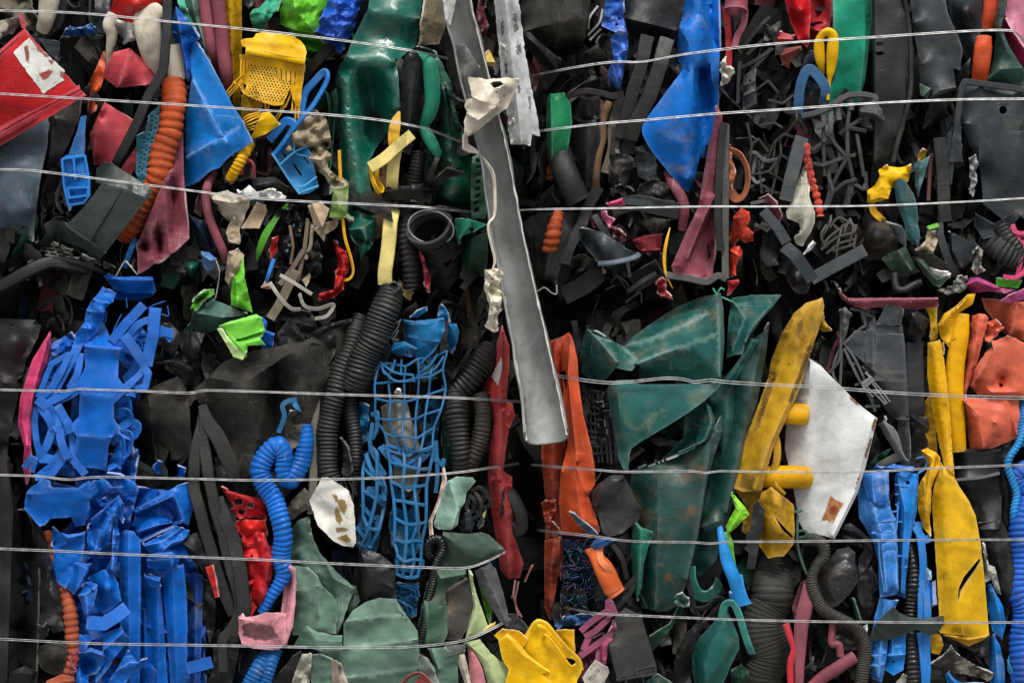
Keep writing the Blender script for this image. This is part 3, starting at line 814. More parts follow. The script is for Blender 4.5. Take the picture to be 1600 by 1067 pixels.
sweep('plastic_strip', 'thin yellow ribbon running down past the green sponge to the red sheet', YE, 4, '515,20,-10 522,200,-6 535,420,0 550,560,4 585,680,6 600,770,8 575,815,4 530,820,-8', bar(22, 6), tw=(20, 60))
sheet('sponge', 'mottled green sponge wedge clamped under the wire', plastic('557a35', 0.9, 0.9, 0.1, 1.0, dcol='b0ac8c'), 10, '453,432 480,258,6 572,250,6 562,435,4', th=16, nz=(3, 10))
sheet('cardboard_scrap', 'pale cardboard flap left of the green sponge', CB, 10, '320,362 345,352 395,340,6 452,380,4 412,495,6 358,482,-2', cr=('345,352,8 412,495,8',), nz=(2, 20))
sheet('cardboard_scrap', 'brown torn cardboard tail below the green sponge', BE, -6, '350,500 420,470,6 510,440 480,510 430,540 420,580,4 395,550', nz=(5, 14))
for i, (p, w, lb, m) in enumerate((('325,440 300,620 255,830', 26, 'grey-brown wooden lath standing left of the crumpled red sheet', plastic('6f6556', .8, .6, .3, .6, streak=.6)),
                                   ('355,480 340,600 310,690', 22, 'pale thin lath under the cardboard flap', plastic('9a8f7c', .8, .6, .3, .6, streak=.6)),
                                   ('290,640 240,720 150,850', 30, 'grey lath leaning across the other laths', plastic('6f6556', .8, .6, .3, .6, streak=.6)),
                                   ('250,760 180,900 90,1060', 58, 'broad khaki board end poking down into the gap', plastic('77705a', .8, .6, .3, .6, streak=.6)),
                                   ('215,480 230,620 215,720', 18, 'dark thin lath behind the leaning laths', BR))):
    sweep('lath', lb, m, -14 + i * 2, p, bar(w, 14), lin=True, wob=2)
sheet('wood_fragment', 'short broken lath stub above the grey zip strip', BE, -12, '285,820 330,780 330,830 310,862', nz=(3, 14))
sheet('rag', 'dark fluffy cloth lump behind the laths', KD, -20, '310,620 380,570,6 400,680,8 410,780 340,800 300,720', nz=(9, 12))
sweep('strap', 'pale grey strap end crossing over the wooden laths', plastic('9d9a90', .6, .4, .3), 6, '150,790,-6 230,835,4 345,908,-2', bar(22, 6))
sweep('strap', 'pale grey strap bent to an elbow at the gap', plastic('9d9a90', .6, .4, .3), 4, '85,835,-6 150,930,2 215,995,4 275,1002,0', bar(24, 6), tw=(0, 30))
sweep('strap', 'curled pale grey strap looping above the black matting', plastic('8d8a82', .6, .4, .3), 2, '268,905,-8 300,980,4 380,998,6 478,972,4 440,1040,0 365,1060,-6', bar(24, 6), tw=(20, 70))
sweep('plastic_strip', 'lime green leaf-shaped strip left of the wooden laths', LG, -8, '195,350,-10,.3 130,430,0,.7 60,540,4,1 20,640,0,.8 5,700,-8,.3', bar(46, 8))
sheet('plastic_fragment', 'small red flap behind the lime green strip', RD, -14, '85,640 100,570,4 140,545 128,640 95,700', nz=(3, 14))
sheet('plastic_fragment', 'blue shard behind the leaning laths', BL, -24, '190,560 240,480,6 250,540 210,700 185,640', nz=(3, 14))
sweep('plastic_stick', 'thin blue stick ending in a frayed pale tip', BL2, -12, '110,690 80,780,4 60,840', bar(24, 12))
sheet('plastic_fragment', 'frayed pinkish scrap at the end of the thin blue stick', plastic('a88878', .7, .5, .2), -6, '25,865 60,835,4 90,840 80,880', nz=(4, 8))
sheet('bag', 'black crumpled bag behind the wire under the light blue cover', KG, -22, '70,440 150,380,6 300,350,4 320,420 260,560,4 200,680 120,700 140,560', nz=(9, 16))
sheet('plastic_flap', 'grey folded flap pressed under the wire left of the cardboard', CH, 2, '-20,190 120,185,6 205,245,6 190,290 60,285 -20,270', cr=('-20,240,10 130,215,12 200,250,8',), nz=(3, 25))
at(0, 230)
sheet('carton', 'dirty white carton with a crushed top behind the wire', CR, -6, '1295,292,-4 1400,270,6 1545,318,4 1530,380,2 1480,505,-4 1390,440,-6 1330,370,-10', cr=('1300,320,4 1440,345,10 1540,322,6',), nz=(5, 22))
sheet('foam_scrap', 'white foam scrap bent over the wire left of the grey flap', WH, 14, '1460,262 1480,285,4 1540,232,8 1581,275,6 1680,262,4 1770,305 1760,318 1640,318 1545,325,4 1470,300', nz=(6, 10))
sheet('cardboard_scrap', 'tan cardboard panel hanging under the wire', CB, -2, '1490,500 1540,420 1581,345,4 1640,360,4 1650,395 1600,500,2', nz=(2, 25))
sheet('cardboard_scrap', 'torn tan cardboard sliver with a pointed top', BE, -6, '1395,525 1440,435,4 1482,488 1475,600 1415,580', nz=(3, 14))
sheet('cardboard_scrap', 'crumpled tan cardboard strip hanging into the gap', BE, -4, '1412,645 1470,630,6 1508,665,2 1490,740 1420,865 1388,820,-4 1400,720', cr=('1415,650,6 1460,690,10 1410,850,4',), nz=(5, 12))
sheet('plastic_fragment', 'black bracket with a square notch by the yellow twisted cord', CH, -6, '1370,140 1400,75 1480,40 1581,30 1581,190 1520,190 1390,225', holes=['1450,195 1475,195 1470,215 1448,215'], nz=(4, 25))
hose('twisted_cord', 'thick yellow twisted cord below the blue triangle corner', YE, 0, '1540,-20,-6 1500,70,4 1450,150,2 1420,200,-8', 36, 26, amp=.22, helix=1, hollow=0.5)
sweep('plastic_ring', 'small orange-red ring behind the yellow twisted cord', RP, -8, '1490,170 1500,110,6 1540,85,8 1565,120,6 1560,190', bar(26, 12), tw=(30, 30))
# gutter and neighbours
at(0, 0, 1)
g = sweep('gutter', 'long grey plastic gutter hanging over both bales down to a curled end', GUT, 74, '702,-60,40,.57 720,30,30,.58 747,140,18,.59 771,240,8,.60 789,340,0,.63 806,430,0,.67 827,530,8,.73 844,620,26,.80 854,684,56,.87', thick([(-35, 26), (-37, 14), (-36, -2), (-33, -16), (-24, -25), (0, -28), (20, -26), (31, -18), (36, -2), (38, 16), (36, 34)], 4.2), wob=3, step=7)
for sg, v_ in ((-1, 26), (1, 34)):
    gp = crspline(np.array([[r[0], r[1], r[2], r[3]] for r in parse('702,-60,40,.57 720,30,30,.58 747,140,18,.59 771,240,8,.60 789,340,0,.63 806,430,0,.67 827,530,8,.73 844,620,26,.80 854,684,56,.87')]), 13)
    gp = [c + np.array([noise.noise(Vector((c[1] / 17, sg, 0))) * 1.6, 0, 0, 0]) for c in gp if sg > 0 or c[1] > 420]
    sweep('torn_rim', None, plastic('b9b9b4', .6, .6, .2, dcol='55504a'), 74, [[c[0] + sg * 36 * c[3], c[1] - sg * 5 * c[3], c[2] + v_ * c[3] + 1, max(.25, .8 + 1.3 * noise.noise(Vector((c[1] / 11, sg, 3))))] for c in gp], bar(2.6, 4), parent=g, step=3)
at(400, 0)
sheet('fold', 'pale creased fold', WH, 122, '1160,-60,4 1245,-60,-12 1225,60,-10 1200,160,0 1180,120,4', nz=(2, 20), parent=g)
sheet('crease_flap', 'shaded dent', GUT, 101, '1230,280 1290,270,8 1380,420,2 1380,480,-8 1260,480,0', cr=('1290,272,10 1300,400,4 1290,480,2',), nz=(2, 20), parent=g)
at(400, 230)
sweep('torn_lip', 'torn cream edge', CR, 92, '1375,40,0,.7 1420,90,6,1 1462,150,8,1.2 1478,230,8,1 1476,350,8,1 1468,430,8,.8 1435,485,8,.8 1452,600,8,.8 1475,700,6,.8 1462,765,2,.6', bar(20, 8), tw=(40, 30), parent=g, wob=2)
at(400, 420)
sheet('torn_scrap', 'crumpled cream film caught on the left edge of the gutter', CR, 86, '1415,8,-6 1470,0,6 1500,-8 1532,40,4 1490,110,8 1525,130,0 1530,240,-4 1500,280,4 1482,375,8 1450,385,2 1410,355,-4 1440,290,6 1445,240,2 1408,110,0', cr=('1420,10,8 1470,60,16 1425,120,10 1470,260,16 1450,370,6', '1500,0,8 1440,110,2 1500,230,12'), cw=.3, nz=(8, 9), rag=2)
at(680, 80, 180 / 1067)
w = sheet('gutter', 'short white gutter piece with chipped paint beside the long grey gutter', plastic('d2d5d4', .5, .55, .6, .3, dcol='4b4740'), 64, '540,-560,0 650,-560,12 760,-560,-14 830,0,-10 900,380,-12 940,580,-14 970,790,-18 900,770,-4 885,880,0 840,870 700,865,8 690,780,10 660,560,4 610,220,0', cr=('640,-560,16 700,0,20 760,500,22 800,860,18',), soft=False, nz=(3, 60), rag=1.6)
for q in ('745,-40 790,-70 800,10 780,40 760,20 750,0', '700,-330 760,-350 770,-200 740,-180', '640,120 665,110 672,200 650,220', '860,420 885,415 890,560 872,570', '760,300 775,290 790,380 772,390', '600,-260 630,-270 640,-160 612,-150'):
    sheet('bare_patch', 'grey bare patch where the paint is gone', plastic('6d7072', .5, .7, .3), .8, q, on=w, th=.5, nz=(.3, 6), rag=2, parent=w, rim=False)
sheet('paint_flake', 'cracked white paint flap', WH, 84, '690,690 740,610,6 790,640,4 800,760 740,790 695,850,-2', nz=(5, 10), parent=w)
sheet('paint_flake', None, WH, 82, '600,-80 640,-40,6 670,60 690,250,-2 650,120 610,20', nz=(4, 12), parent=w)
sheet('bracket', 'torn beige moulded bracket wedged across the two gutters', plastic('cdc3b0', .5, .7, .4, dcol='4b3524'), 118, '298,235,-8 380,245,2 465,262,6 560,258,6 660,250,2 775,262,-2 772,300,-6 730,400,0 665,525,2 560,600,6 440,700,6 380,750,4 305,795,-4 310,860,-8 400,925,-12 408,955,-14 330,940,-10 265,915,-4 268,760,4 268,650,6 292,565,2 272,510,0 290,455,2 345,440,6', holes=['505,300 540,280 610,278 632,310 600,345 540,340', '555,375 582,372 578,392 560,392'], cr=('300,400,10 420,460,18 560,490,16 630,420,4', '460,262,8 450,380,14 430,460,18', '280,570,10 400,640,18 560,520,16', '640,300,14 620,430,10 520,540,18 300,790,4'), cw=.25, nz=(5, 25), rag=1)
sheet('plastic_fragment', 'bright yellow scrap seen between the two gutters', plastic('e0bd55', .4, .3, .3), -10, '430,60 500,-10 560,110 540,140 440,130', cr=('440,100,4 550,105,4',), nz=(3, 20))
at(400, 0)
sheet('plastic_net_scrap', 'dark red ribbed scrap between the two gutters near the top', MD, -20, '1340,220 1380,-40 1420,-40 1410,80 1440,160 1400,290 1370,250', cr=('1390,-40,6 1360,230,8',), nz=(6, 9))
at(400, 230)
sheet('clip', 'teal moulded clip right of the open hose mouth', TL, 0, '1228,440,-4 1290,445,4 1310,440,4 1430,478,0 1350,520,6 1280,545,4 1250,600,-4 1225,520,-4', holes=['1310,505 1340,490 1350,515 1325,530'], cr=('1240,590,6 1330,460,12',), nz=(3, 20), cw=.3)
sheet('plastic_fragment', 'dark khaki and green plate under the teal clip', DG2, -10, '1275,580,-6 1350,550,4 1430,520,0 1432,640 1425,805,-6 1270,770,-10', cr=('1330,560,8 1320,780,2',), nz=(3, 30))
# ================================================================== top bale, right of the gutters
at(800, 0)
sheet('rubber_sheet', 'wide black rubber sheet with pale scuffs, top right of the gutters', KD, -18, '30,150,-18 80,-80,-4 490,-80,-8 480,60,0 470,180,4 442,260,-2 440,385,-10 420,425,-20 330,390,-18 250,330,-10 140,260,-6 50,205,-20', cr=('310,-80,8 330,120,14 270,300,4', '420,-80,14 440,120,16 445,250,10', '60,200,-4 200,160,6 330,120,14', '250,310,-26 350,330,-26 430,300,-8'), nz=(5, 40), rag=.4)
sheet('rubber_sheet', 'folded black rubber lip under the wide scuffed sheet', KR, -14, '45,190 110,200,8 180,270,12 300,370,8 300,450,0 200,430,2 100,300,-4', cr=('60,200,10 170,300,18 290,440,6',), nz=(4, 30))
sheet('rubber_sheet', 'black rubber sheet hanging beside the short white gutter', KR, -38, '90,380 300,440,4 420,410,4 320,470,2 230,570,4 200,700 200,1080,-6 130,1080,-20 140,600', cr=('300,450,10 210,560,10 195,900,6',), nz=(5, 40))
sheet('plastic_sheet', 'folded grey plastic wedge above the arched black strip', CH, -18, '335,595 430,520,8 510,450,10 545,500,4 570,545 480,555,4 380,590', cr=('430,520,12 530,490,12',), nz=(3, 20))
sheet('crate_fragment', 'broken grey crate corner left of the worn blue strip', CH, -14, '440,330,-6 520,275,8 560,200,4 615,230,6 550,290,0 600,380,6 520,400,0 470,370', cr=('445,330,8 530,300,14 600,375,8',), nz=(4, 16))
strands('plastic_strip', 'thin pale splinters behind the worn blue strip', GY, -20, ['470,220 540,140,6 560,60', '480,250 550,180', '530,40 480,110,4 470,180'], 14, 8)
sheet('plastic_strip', 'worn blue strip with whitened folds and two holes', plastic('2f62bd', .28, .5, .9, dcol='a9a29a'), -2, '590,-80,-4 690,-80,4 684,40,4 690,110,2 715,220,2 720,330,-2 690,430,-4 672,560,-8 605,530,-10 590,450,-6 625,360,0 608,250,2 630,200,6 550,165,-4 570,60,-6', holes=['650,110 668,106 670,122 655,126', '634,146 654,142 656,158 640,162'], cr=('560,165,6 640,200,14 700,160,6', '615,250,10 700,290,8', '625,350,8 700,310,10', '620,400,6 660,540,-2', '655,400,8 680,500,0'), cw=.8, nz=(6, 14), rag=.8)
sheet('plastic_strip', 'pinkish strip sticking out under the worn blue strip', plastic('93686e', .5, .5, .3), -22, '545,410 590,440,4 600,540 570,545 550,480', nz=(3, 20))
p = sheet('plastic_board', 'charcoal panel ending in long prongs, left of the big blue sheet', CH, -12, '690,110,-4 715,-80,2 1085,-80,4 1050,80,6 1030,160,4 985,300,-4 940,300,-10 900,240,-14 800,260,-14 720,210,-12', cr=('690,110,4 860,150,8 1010,190,4',), nz=(2, 60), rag=.4)
sweep('prong', None, CH, -6, '840,225,0,1.1 810,360,2,1 760,520,2,1 700,720,0,1 668,860,-6,1', thick([(-38, -14), (-36, 12), (0, 14), (36, 12), (38, -14)], 7), parent=p, lin=True, wob=2)
sweep('prong', None, CH, 0, '960,240,-6,1 920,400,2,1 850,600,4,1 780,740,2,1 730,860,-6,1', thick([(-46, -14), (-42, 12), (0, 15), (42, 12), (46, -14)], 7), parent=p, lin=True, wob=2)
sheet('plastic_sheet', 'big bright blue sheet folded lengthwise with muddy streaks at its left edge', plastic('0067c0', .36, .35, .35, dcol='8a7a4c'), 0, '1075,-90,-6 1255,-90,-6 1278,150,-4 1282,350,-8 1270,650,-12 1235,900,-14 1200,1060,-18 1185,1180,-24 1105,1195,-10 1040,1150,-4 930,1020,2 845,905,8 805,785,10 900,640,12 1000,505,10 1052,430,-2 1025,380,-16 1022,250,-14 1035,130,-6', cr=('1150,-90,8 1200,160,4 1222,330,0 1235,500,-4', '1040,180,10 1085,260,20 1118,370,22 1120,470,16 1110,700,12 1090,1100,4', '1175,430,-22 1180,700,-18 1165,1000,-8', '1045,420,-10 1075,400,4 1118,380,20', '1195,-90,-8 1225,120,-10 1250,330,-8'), cw=.05, soft=True, smooth=True, nz=(.6, 60), rag=.5, res=6)
sheet('plastic_box', 'smooth bright green box end standing beside the dark grey panels', GR, 0, '215,610,-12 232,582,-4 318,574,4 362,640,2 372,760,2 350,900,2 336,985,-4 245,1000,-6 215,955,-14 212,780,-12', cr=('238,590,6 243,780,9 246,998,6',), cw=.25, nz=(1.2, 40), rag=.15)
at(800, 0)
sheet('plastic_board', 'shiny dark grey panel right of the green box', CH, -10, '372,625,-10 450,605,0 545,590,-2 552,740,0 548,860,2 520,1000,0 485,1200,-4 470,1260,-10 400,1180,-14 350,970,-12 375,780,-8', cr=('380,740,-2 550,735,6', '470,600,8 465,900,10 450,1180,0'), nz=(2, 50), rag=.3)
sweep('trim_strip', 'black arched trim strip above the shiny dark grey panel', K, 4, '335,600,-8 440,565,2 540,575,4 620,595,2 685,580,-8', bar(38, 14, .3))
sweep('wooden_stick', 'brown muddy stick standing right of the shiny dark grey panel', BR, -10, '600,640 560,770 545,900 515,1080 520,1200,-8', tube(26, 10), wob=4)
sweep('wooden_stick', 'grey-brown stick leaning next to the brown muddy stick', plastic('55503f', .8, .8, .4, .6), -16, '660,640 620,800 610,930 570,1070', bar(50, 16), wob=4)
sweep('plastic_strip', 'dark strip between the sticks and the long prongs', K, -14, '680,590 650,720 635,850 630,960', bar(56, 12), wob=3)
at(800, 230)
sheet('torn_chunk', 'grey torn slab under the prongs, left of its fellow slabs', CH, -14, '598,45 640,40,4 690,40,4 760,70,2 740,140,0 755,230,-6 690,215 598,222,-2', nz=(4, 18), th=10, rag=2.2)
sheet('torn_chunk', 'pale grey torn slab under the tip of the big blue sheet', SL, -4, '758,0 800,-10,4 890,60,4 893,165,0 850,210 775,180,-2', cr=('765,20,8 890,50,6',), nz=(3, 20), th=10, rag=2)
sheet('torn_chunk', 'dark torn slab in the middle of the grey slabs', CH, -8, '770,255,-4 870,200,4 960,225,4 992,330,0 880,335 790,325,-4', nz=(4, 20), th=10, rag=2)
sheet('torn_chunk', 'black shredded slab left under the grey slabs', KD, -18, '580,330 610,260,4 690,225,4 770,290 780,325 640,330', nz=(5, 14), rag=2)
sweep('plastic_strip', 'long grey slat lying along the wire below the torn slabs', CH, 2, '620,385,-6 760,345,2 900,370,4 1025,395,0', bar(100, 16, .2), wob=2)
sweep('plastic_strip', 'thin slate slat on top of the long grey slat', SL, 6, '690,335 830,350,4 1010,352,0', bar(40, 12), wob=2)
sheet('ribbed_block', 'black block with white worn ribs below the long grey slat', KD, -4, '790,455 880,430,4 975,450,4 960,500 900,520 850,525,2', cr=('880,450,8 850,520,6', '920,455,8 890,520,6', '950,455,8 930,515,6'), cw=.9, nz=(2, 20))
sheet('plastic_fragment', 'small bright pink shard above the wire', PK, 8, '580,352,-2 610,338,4 680,314,6 696,362,2 640,355,4 605,372', cr=('590,352,6 650,340,10',), nz=(3, 12))
sheet('plastic_fragment', 'pink torn shard hanging under the wire', plastic('d2648c', .45, .3, .3), 4, '548,395 575,390,4 590,430,6 635,450,4 618,470 605,497,2 555,445', nz=(4, 12))
sheet('plastic_fragment', 'reddish twisted scrap under the pink torn shard', MA, 0, '595,500 640,490,6 680,530,8 710,550,4 700,585 660,575,2 620,530', nz=(7, 9))
f = sheet('mudguard', 'blue-grey scoop-shaped piece with a thick rim', SL, 6, '405,520,-10 425,500,0 470,505,6 560,525,8 650,585,10 700,628,10 780,655,2 770,680,4 680,712,10 540,722,4 480,650,-4 430,590,-10', ctl='560,610,18', soft=True, nz=(2, 40), rag=.3)
sweep('rim', None, SB, 16, '785,660,-6 765,678,2 690,700,6 610,714,4 535,718,-4', bar(34, 16, .4), parent=f)
sheet('tube_shell', 'black flattened tube with an open pale-edged end at the gutter', CH, -8, '55,470,-20 160,405,-8 300,400,2 420,410,-6 385,520,0 330,660,4 265,840,0 145,800,-10 100,640,-14', cr=('230,400,12 250,500,14 200,815,8',), nz=(3, 40))
strands('tube_lip', 'pale wavy lip of the black flattened tube', GY, 0, ['130,790 150,885,4 200,868,8 245,900,6 275,905,4 275,850,0'], 8, 8, round_=True)
sweep('rubber_tube', 'dark cut tube leaning under the green box', CH, 4, '290,30,-18,1 320,130,0,1 360,230,6,1 410,330,2,1', tube(78, 20, .8), hollow=.86, cap=False)
hose('helical_hose', 'short orange spiral hose end below the dark cut tube', OR, 6, '290,400,-8,.6 272,470,2,.85 255,550,4,1 230,650,-4,.9', 52, 48, amp=.26, helix=1, hollow=.6)
hose('helical_hose', 'frayed orange-brown spiral scrap in the dark slot beside the green box', plastic('8a4a28', .6, .7, .4), -30, '205,120 220,200 240,290', 34, 34, amp=.25, helix=1)
sweep('rubber_strap', 'black crossing rubber strap right of the dark cut tube', K, -4, '540,250 470,370 430,480 360,620 330,720', bar(70, 16), wob=3)
sweep('trim_strip', 'curved black trim over the blue-grey scoop', CH, 10, '510,420,-6 545,480,2 600,560,4 665,620,-4', bar(40, 10), tw=(0, 30))
sweep('plastic_tube', 'thin maroon tube pointing down from the tip of the big blue sheet', MA, -4, '955,160,-10,.5 1000,240,2,.9 1045,320,4,1 1065,400,2,1 1058,510,-6,.8', tube(34, 12, .7), wob=2)
sheet('plastic_board', 'large maroon tapering moulding with grooves right of the blue tip', MA, 4, '1215,-20,-8 1265,-260,-10 1300,-200,-12 1292,0,-4 1262,240,-2 1258,500,-4 1240,790,-8 1190,806,0 1000,785,2 984,735,4 1060,560,8 1150,370,6', cr=('1250,300,12 1170,480,12 1085,690,10', '1258,330,-6 1190,500,-10 1100,700,-6', '1235,600,-12 1200,720,-10 1190,800,-8', '1265,-200,6 1230,100,12 1030,730,14'), cw=.15, nz=(2, 40), rag=.4)
sheet('plastic_fragment', 'dull red cylinder scrap under the grey slat', RP, -16, '740,575,-8 820,545,4 930,535,2 915,640,0 800,645,-2 770,620', cr=('750,580,4 930,545,8', '790,640,4 915,632,6'), nz=(3, 20))
sheet('plastic_fragment', 'dull red tab below the dull red cylinder scrap', MA, -20, '830,660 915,650,2 920,740 890,720', nz=(3, 14))
sweep('plastic_strip', 'thin yellow edge strip standing left of the maroon moulding', YE, 4, '975,498,-6,.3 955,580,2,1 940,680,4,1.2 950,780,2,.8 992,872,-6,.3', bar(18, 10), wob=1)
sweep('plastic_bar', 'grey upright bar behind the maroon moulding, left one', CH, 10, '1310,-150 1290,0 1275,220 1270,430 1290,640', bar(46, 18, .15), lin=False)
fr = sweep('plastic_bracing', 'grey right-angled frame holding the maroon moulding', plastic('4a4b49', .6, .6, .4), 2, '1320,-140 1318,200 1316,560 1318,810', bar(44, 22, .15))
sweep('bottom_bar', None, plastic('4a4b49', .6, .6, .4), 4, '955,790 1080,808,2 1200,832,2 1270,795,4 1320,815', bar(42, 22, .2), parent=fr)
sweep('strap_ring', 'broad orange-brown strap curled into a ring at the grey frame', plastic('a3603c', .65, .6, .4), -4, '1350,20,0 1410,50,6 1450,130,10 1455,220,8 1430,300,4 1385,318,-6 1345,270,-12', bar(58, 9), tw=(60, 60))
sheet('plastic_strip', 'orange-brown torn strip left of the strap ring', plastic('a3603c', .65, .6, .4), 0, '1335,-10 1352,-20 1360,80 1380,170,4 1355,270 1335,270 1345,150', nz=(5, 12))
sheet('crumpled_sheet', 'crumpled bright red-orange lump right of the grey frame, upper one', plastic('c63a22', .4, .3, .3), 4, '1350,520,-10 1368,430,-4 1415,375,4 1465,400,6 1472,450,8 1455,490,4 1492,530,8 1490,580,2 1440,590,4 1395,560,-2 1375,600,-8 1350,640,-12', cr=('1370,440,8 1430,430,18 1395,540,4', '1410,400,12 1460,470,16 1470,560,12'), nz=(6, 14))
sheet('crumpled_sheet', 'crumpled red-orange lump under its larger twin', plastic('c63a22', .4, .3, .3), 0, '1345,620,-6 1400,610,6 1425,640,8 1415,690,4 1385,720,6 1380,790,2 1345,805,-8', cr=('1350,640,6 1400,670,12 1370,780,6',), nz=(6, 14))
sheet('plastic_fragment', 'red curled tab at the corner of the grey frame', RD, 0, '1330,828 1400,815,6 1408,835,6 1370,880,4 1328,915 1335,870', cr=('1335,830,10 1400,830,10',), nz=(4, 12))
sheet('plastic_plate', 'black square plate tilted in the gap left of the yellow edge strip', KG, -16, '715,790,-6 800,750,2 885,700,4 940,785,2 890,830,0 770,900,-6', nz=(2, 40), rag=.6)
sweep('plastic_strip', 'grey bar leaning along the gap above the teal sheet', CH, -10, '720,890 800,830,4 890,780', bar(30, 14))
sheet('crumpled_sheet', 'small pink crumpled ribbon hanging into the gap', RP, -8, '895,830 930,810,6 958,830,4 940,880,8 975,915,4 992,945 940,925,4 900,890', nz=(8, 8))
sweep('plastic_strip', 'long dark slat lying across the gap right of the gutter', K, -30, '320,920 480,830 600,720', bar(120, 16), wob=3)
sheet('rubber_sheet', 'black rubber scrap with a grey torn edge above the dark slat', KD, -18, '360,700 430,660,6 500,690,4 560,740 400,760', nz=(7, 12))
strands('fibre', 'torn black fibres over the gap', KD, -14, ['610,840 650,800,6 690,850,2 720,905', '640,790 700,830 735,890', '700,960 790,900,4 800,960', '580,880 640,850'], 12, 8)
# ---------------------------------------------------------------- far right of the top bale
at(1200, 0)
sheet('bag', 'smooth crimson bag tip hanging at the top, left of its fellow', RD, 0, '85,-80,-10 265,-80,-4 262,120,0 255,230,-2 240,300,-6 185,245,-4 135,130,-10', ctl='200,60,14', soft=True, nz=(2, 40), rag=.3)
sheet('bag', 'crimson folded sheet behind the bag tip and beside the green plank', plastic('9c2830', .38, .3, .3), -14, '260,-80 400,-80,-4 390,60,2 385,165,0 335,195,-4 295,275,-6 250,300,-10 258,170,-4', cr=('320,-80,-8 330,60,-12 270,170,-6', '262,170,4 330,200,6',), nz=(3, 30))
sheet('plastic_box', 'pinkish red broken box corner above the wire', RP, 2, '45,240,-6 70,196,4 165,222,6 150,265 70,275,-2', cr=('60,240,8 160,245,8',), nz=(2, 20))
sheet('plastic_fragment', 'brown-red bent flap under the wire', plastic('7d3b32', .5, .5, .3), 0, '72,352,-4 100,300,4 205,285,6 215,310,4 140,370,2 130,430,-6 90,400', cr=('80,345,8 190,300,12',), nz=(3, 20))
sweep('plastic_tube', 'flattened yellow tube loop beside the green plank', YB, 8, '340,460,-10,.3 325,380,0,.8 318,290,4,.95 325,230,8,.7 365,195,12,.75 400,225,10,.9 398,330,8,1 385,440,4,.7 378,500,0,.35 372,620,-6,.25', tube(36, 14, .6), wob=1.5)
sheet('plastic_plank', 'flat sea-green plank with brown scuffs', GP, -6, '400,-80,0 638,-80,-4 634,200,-4 600,500,-6 560,640,-10 400,700,-12 360,720,-10 385,560,-4 412,400,0 405,120,2', cr=('600,-80,2 600,300,0 570,600,-6',), nz=(1.5, 60), rag=.3)
sweep('strap', 'steel blue rubber strap arched like a doorway', plastic('31608c', .4, .3, .4), 4, '185,700,-10 195,560,0 225,460,6 265,430,8 330,500,6 355,560,2 345,640,-8', bar(62, 12, .3), tw=(0, 0))
sheet('rubber_sheet', 'dark navy sheet behind the arched blue strap', NV, -22, '200,420 260,320,6 320,310,4 340,440 370,540 340,700 200,760 180,600', nz=(4, 30))
sheet('rubber_sheet', 'blue-black sheet leaning above the arched strap', NV, -10, '215,430 240,350,4 300,315,4 335,410 300,460 230,440', nz=(3, 30))
q = sheet('plastic_board', 'long charcoal panel with two slots beside the green plank', CH, 0, '638,-80,-4 835,-80,0 872,120,2 900,300,2 885,600,-2 840,800,-6 770,1060,-10 630,1220,-16 640,1060,-10 652,700,-2 648,300,0', holes=['668,262 700,258 720,270 700,282 668,284', '665,322 700,318 724,330 700,344 666,346'], cr=('660,-80,8 665,600,8 655,1000,0', '830,100,6 850,600,6 800,850,2'), nz=(2, 70), rag=.4)
sweep('edge_rail', None, K, 8, '835,-80 865,130 885,330 880,560 840,740 770,1000', bar(30, 20, .3), parent=q, wob=2)
sheet('plastic_board', 'charcoal panel with two score lines, torn at its lower end', plastic('2f3438', .5, .4, .5), 6, '880,-80,-6 1090,-80,0 1105,70,2 1140,150,2 1200,300,2 1188,435,-2 1145,425,0 1165,555,-6 1090,575,4 1010,610,-8 945,530,-8 925,340,-6 892,150,-6', cr=('892,145,2 1000,105,-2 1105,68,2', '955,395,0 1080,345,-3 1195,298,2', '1010,600,2 1060,560,10 1160,540,4'), nz=(2, 60), rag=1)
sheet('plastic_board', 'blue-black curved panel behind the scored charcoal panel', plastic('252b31', .35, .3, .5), -14, '1100,-80 1345,-80,0 1330,150,2 1290,300 1240,380,-6 1190,300,-8 1130,150,-8', ctl='1230,60,12', soft=True, nz=(2, 50))
sheet('plastic_sheet', 'dark narrow sheet under the torn charcoal panel', K, -12, '1170,440 1250,360,4 1230,520,2 1180,560 1040,720,-4 960,800,-8 1000,640,-2', nz=(4, 30))
sheet('plastic_sheet', 'grey folded triangle beside the slotted panel', SG2, -2, '935,515 1010,548,6 985,612 940,590', cr=('950,600,6 1005,550,8',), nz=(2, 20))
o = sweep('plastic_tube', 'dull orange-red flat tube at the top above the orange cup', plastic('b1401f', .4, .3, .3), -12, '1375,-80 1370,80 1345,190,-4', tube(44, 14, .7))
c = sweep('cup', 'bright orange-red cup with a stepped rim', OR2, 0, '1333,232,0,.88 1332,275,2,.88 1330,285,2,1.0 1318,400,0,.96 1305,505,-8,.9', tube(57, 20, .75), lin=True, hollow=.88, cap=False)
sheet('rubber_sheet', 'dark green pinched cloth-like sheet right of the orange cup', plastic('24493f', .5, .4, .4), 0, '1430,-80,-6 1475,-80,-4 1470,60,0 1438,170,8 1490,290,4 1560,400,0 1640,500,-4 1640,560 1500,530,-2 1345,505,-12 1385,400,-6 1410,230,-4 1395,150,-8 1415,60', cr=('1450,-80,8 1425,180,14 1480,330,8', '1345,500,-2 1430,430,8 1581,420,4'), nz=(4, 30), rag=.4)
sheet('plastic_sheet', 'pale pink smooth sheet in the top right corner', plastic('c87f97', .4, .3, .3), -10, '1490,-80 1700,-80 1700,420,-6 1600,330,0 1500,170,2 1465,90,-4', nz=(3, 50))
sheet('plastic_sheet', 'magenta sheet edge under the pale pink sheet', plastic('a02a50', .4, .3, .3), -4, '1462,110,-6 1500,180,4 1600,330,4 1700,440 1700,520 1600,470,-4 1500,300,-8 1450,180,-10', nz=(3, 40))
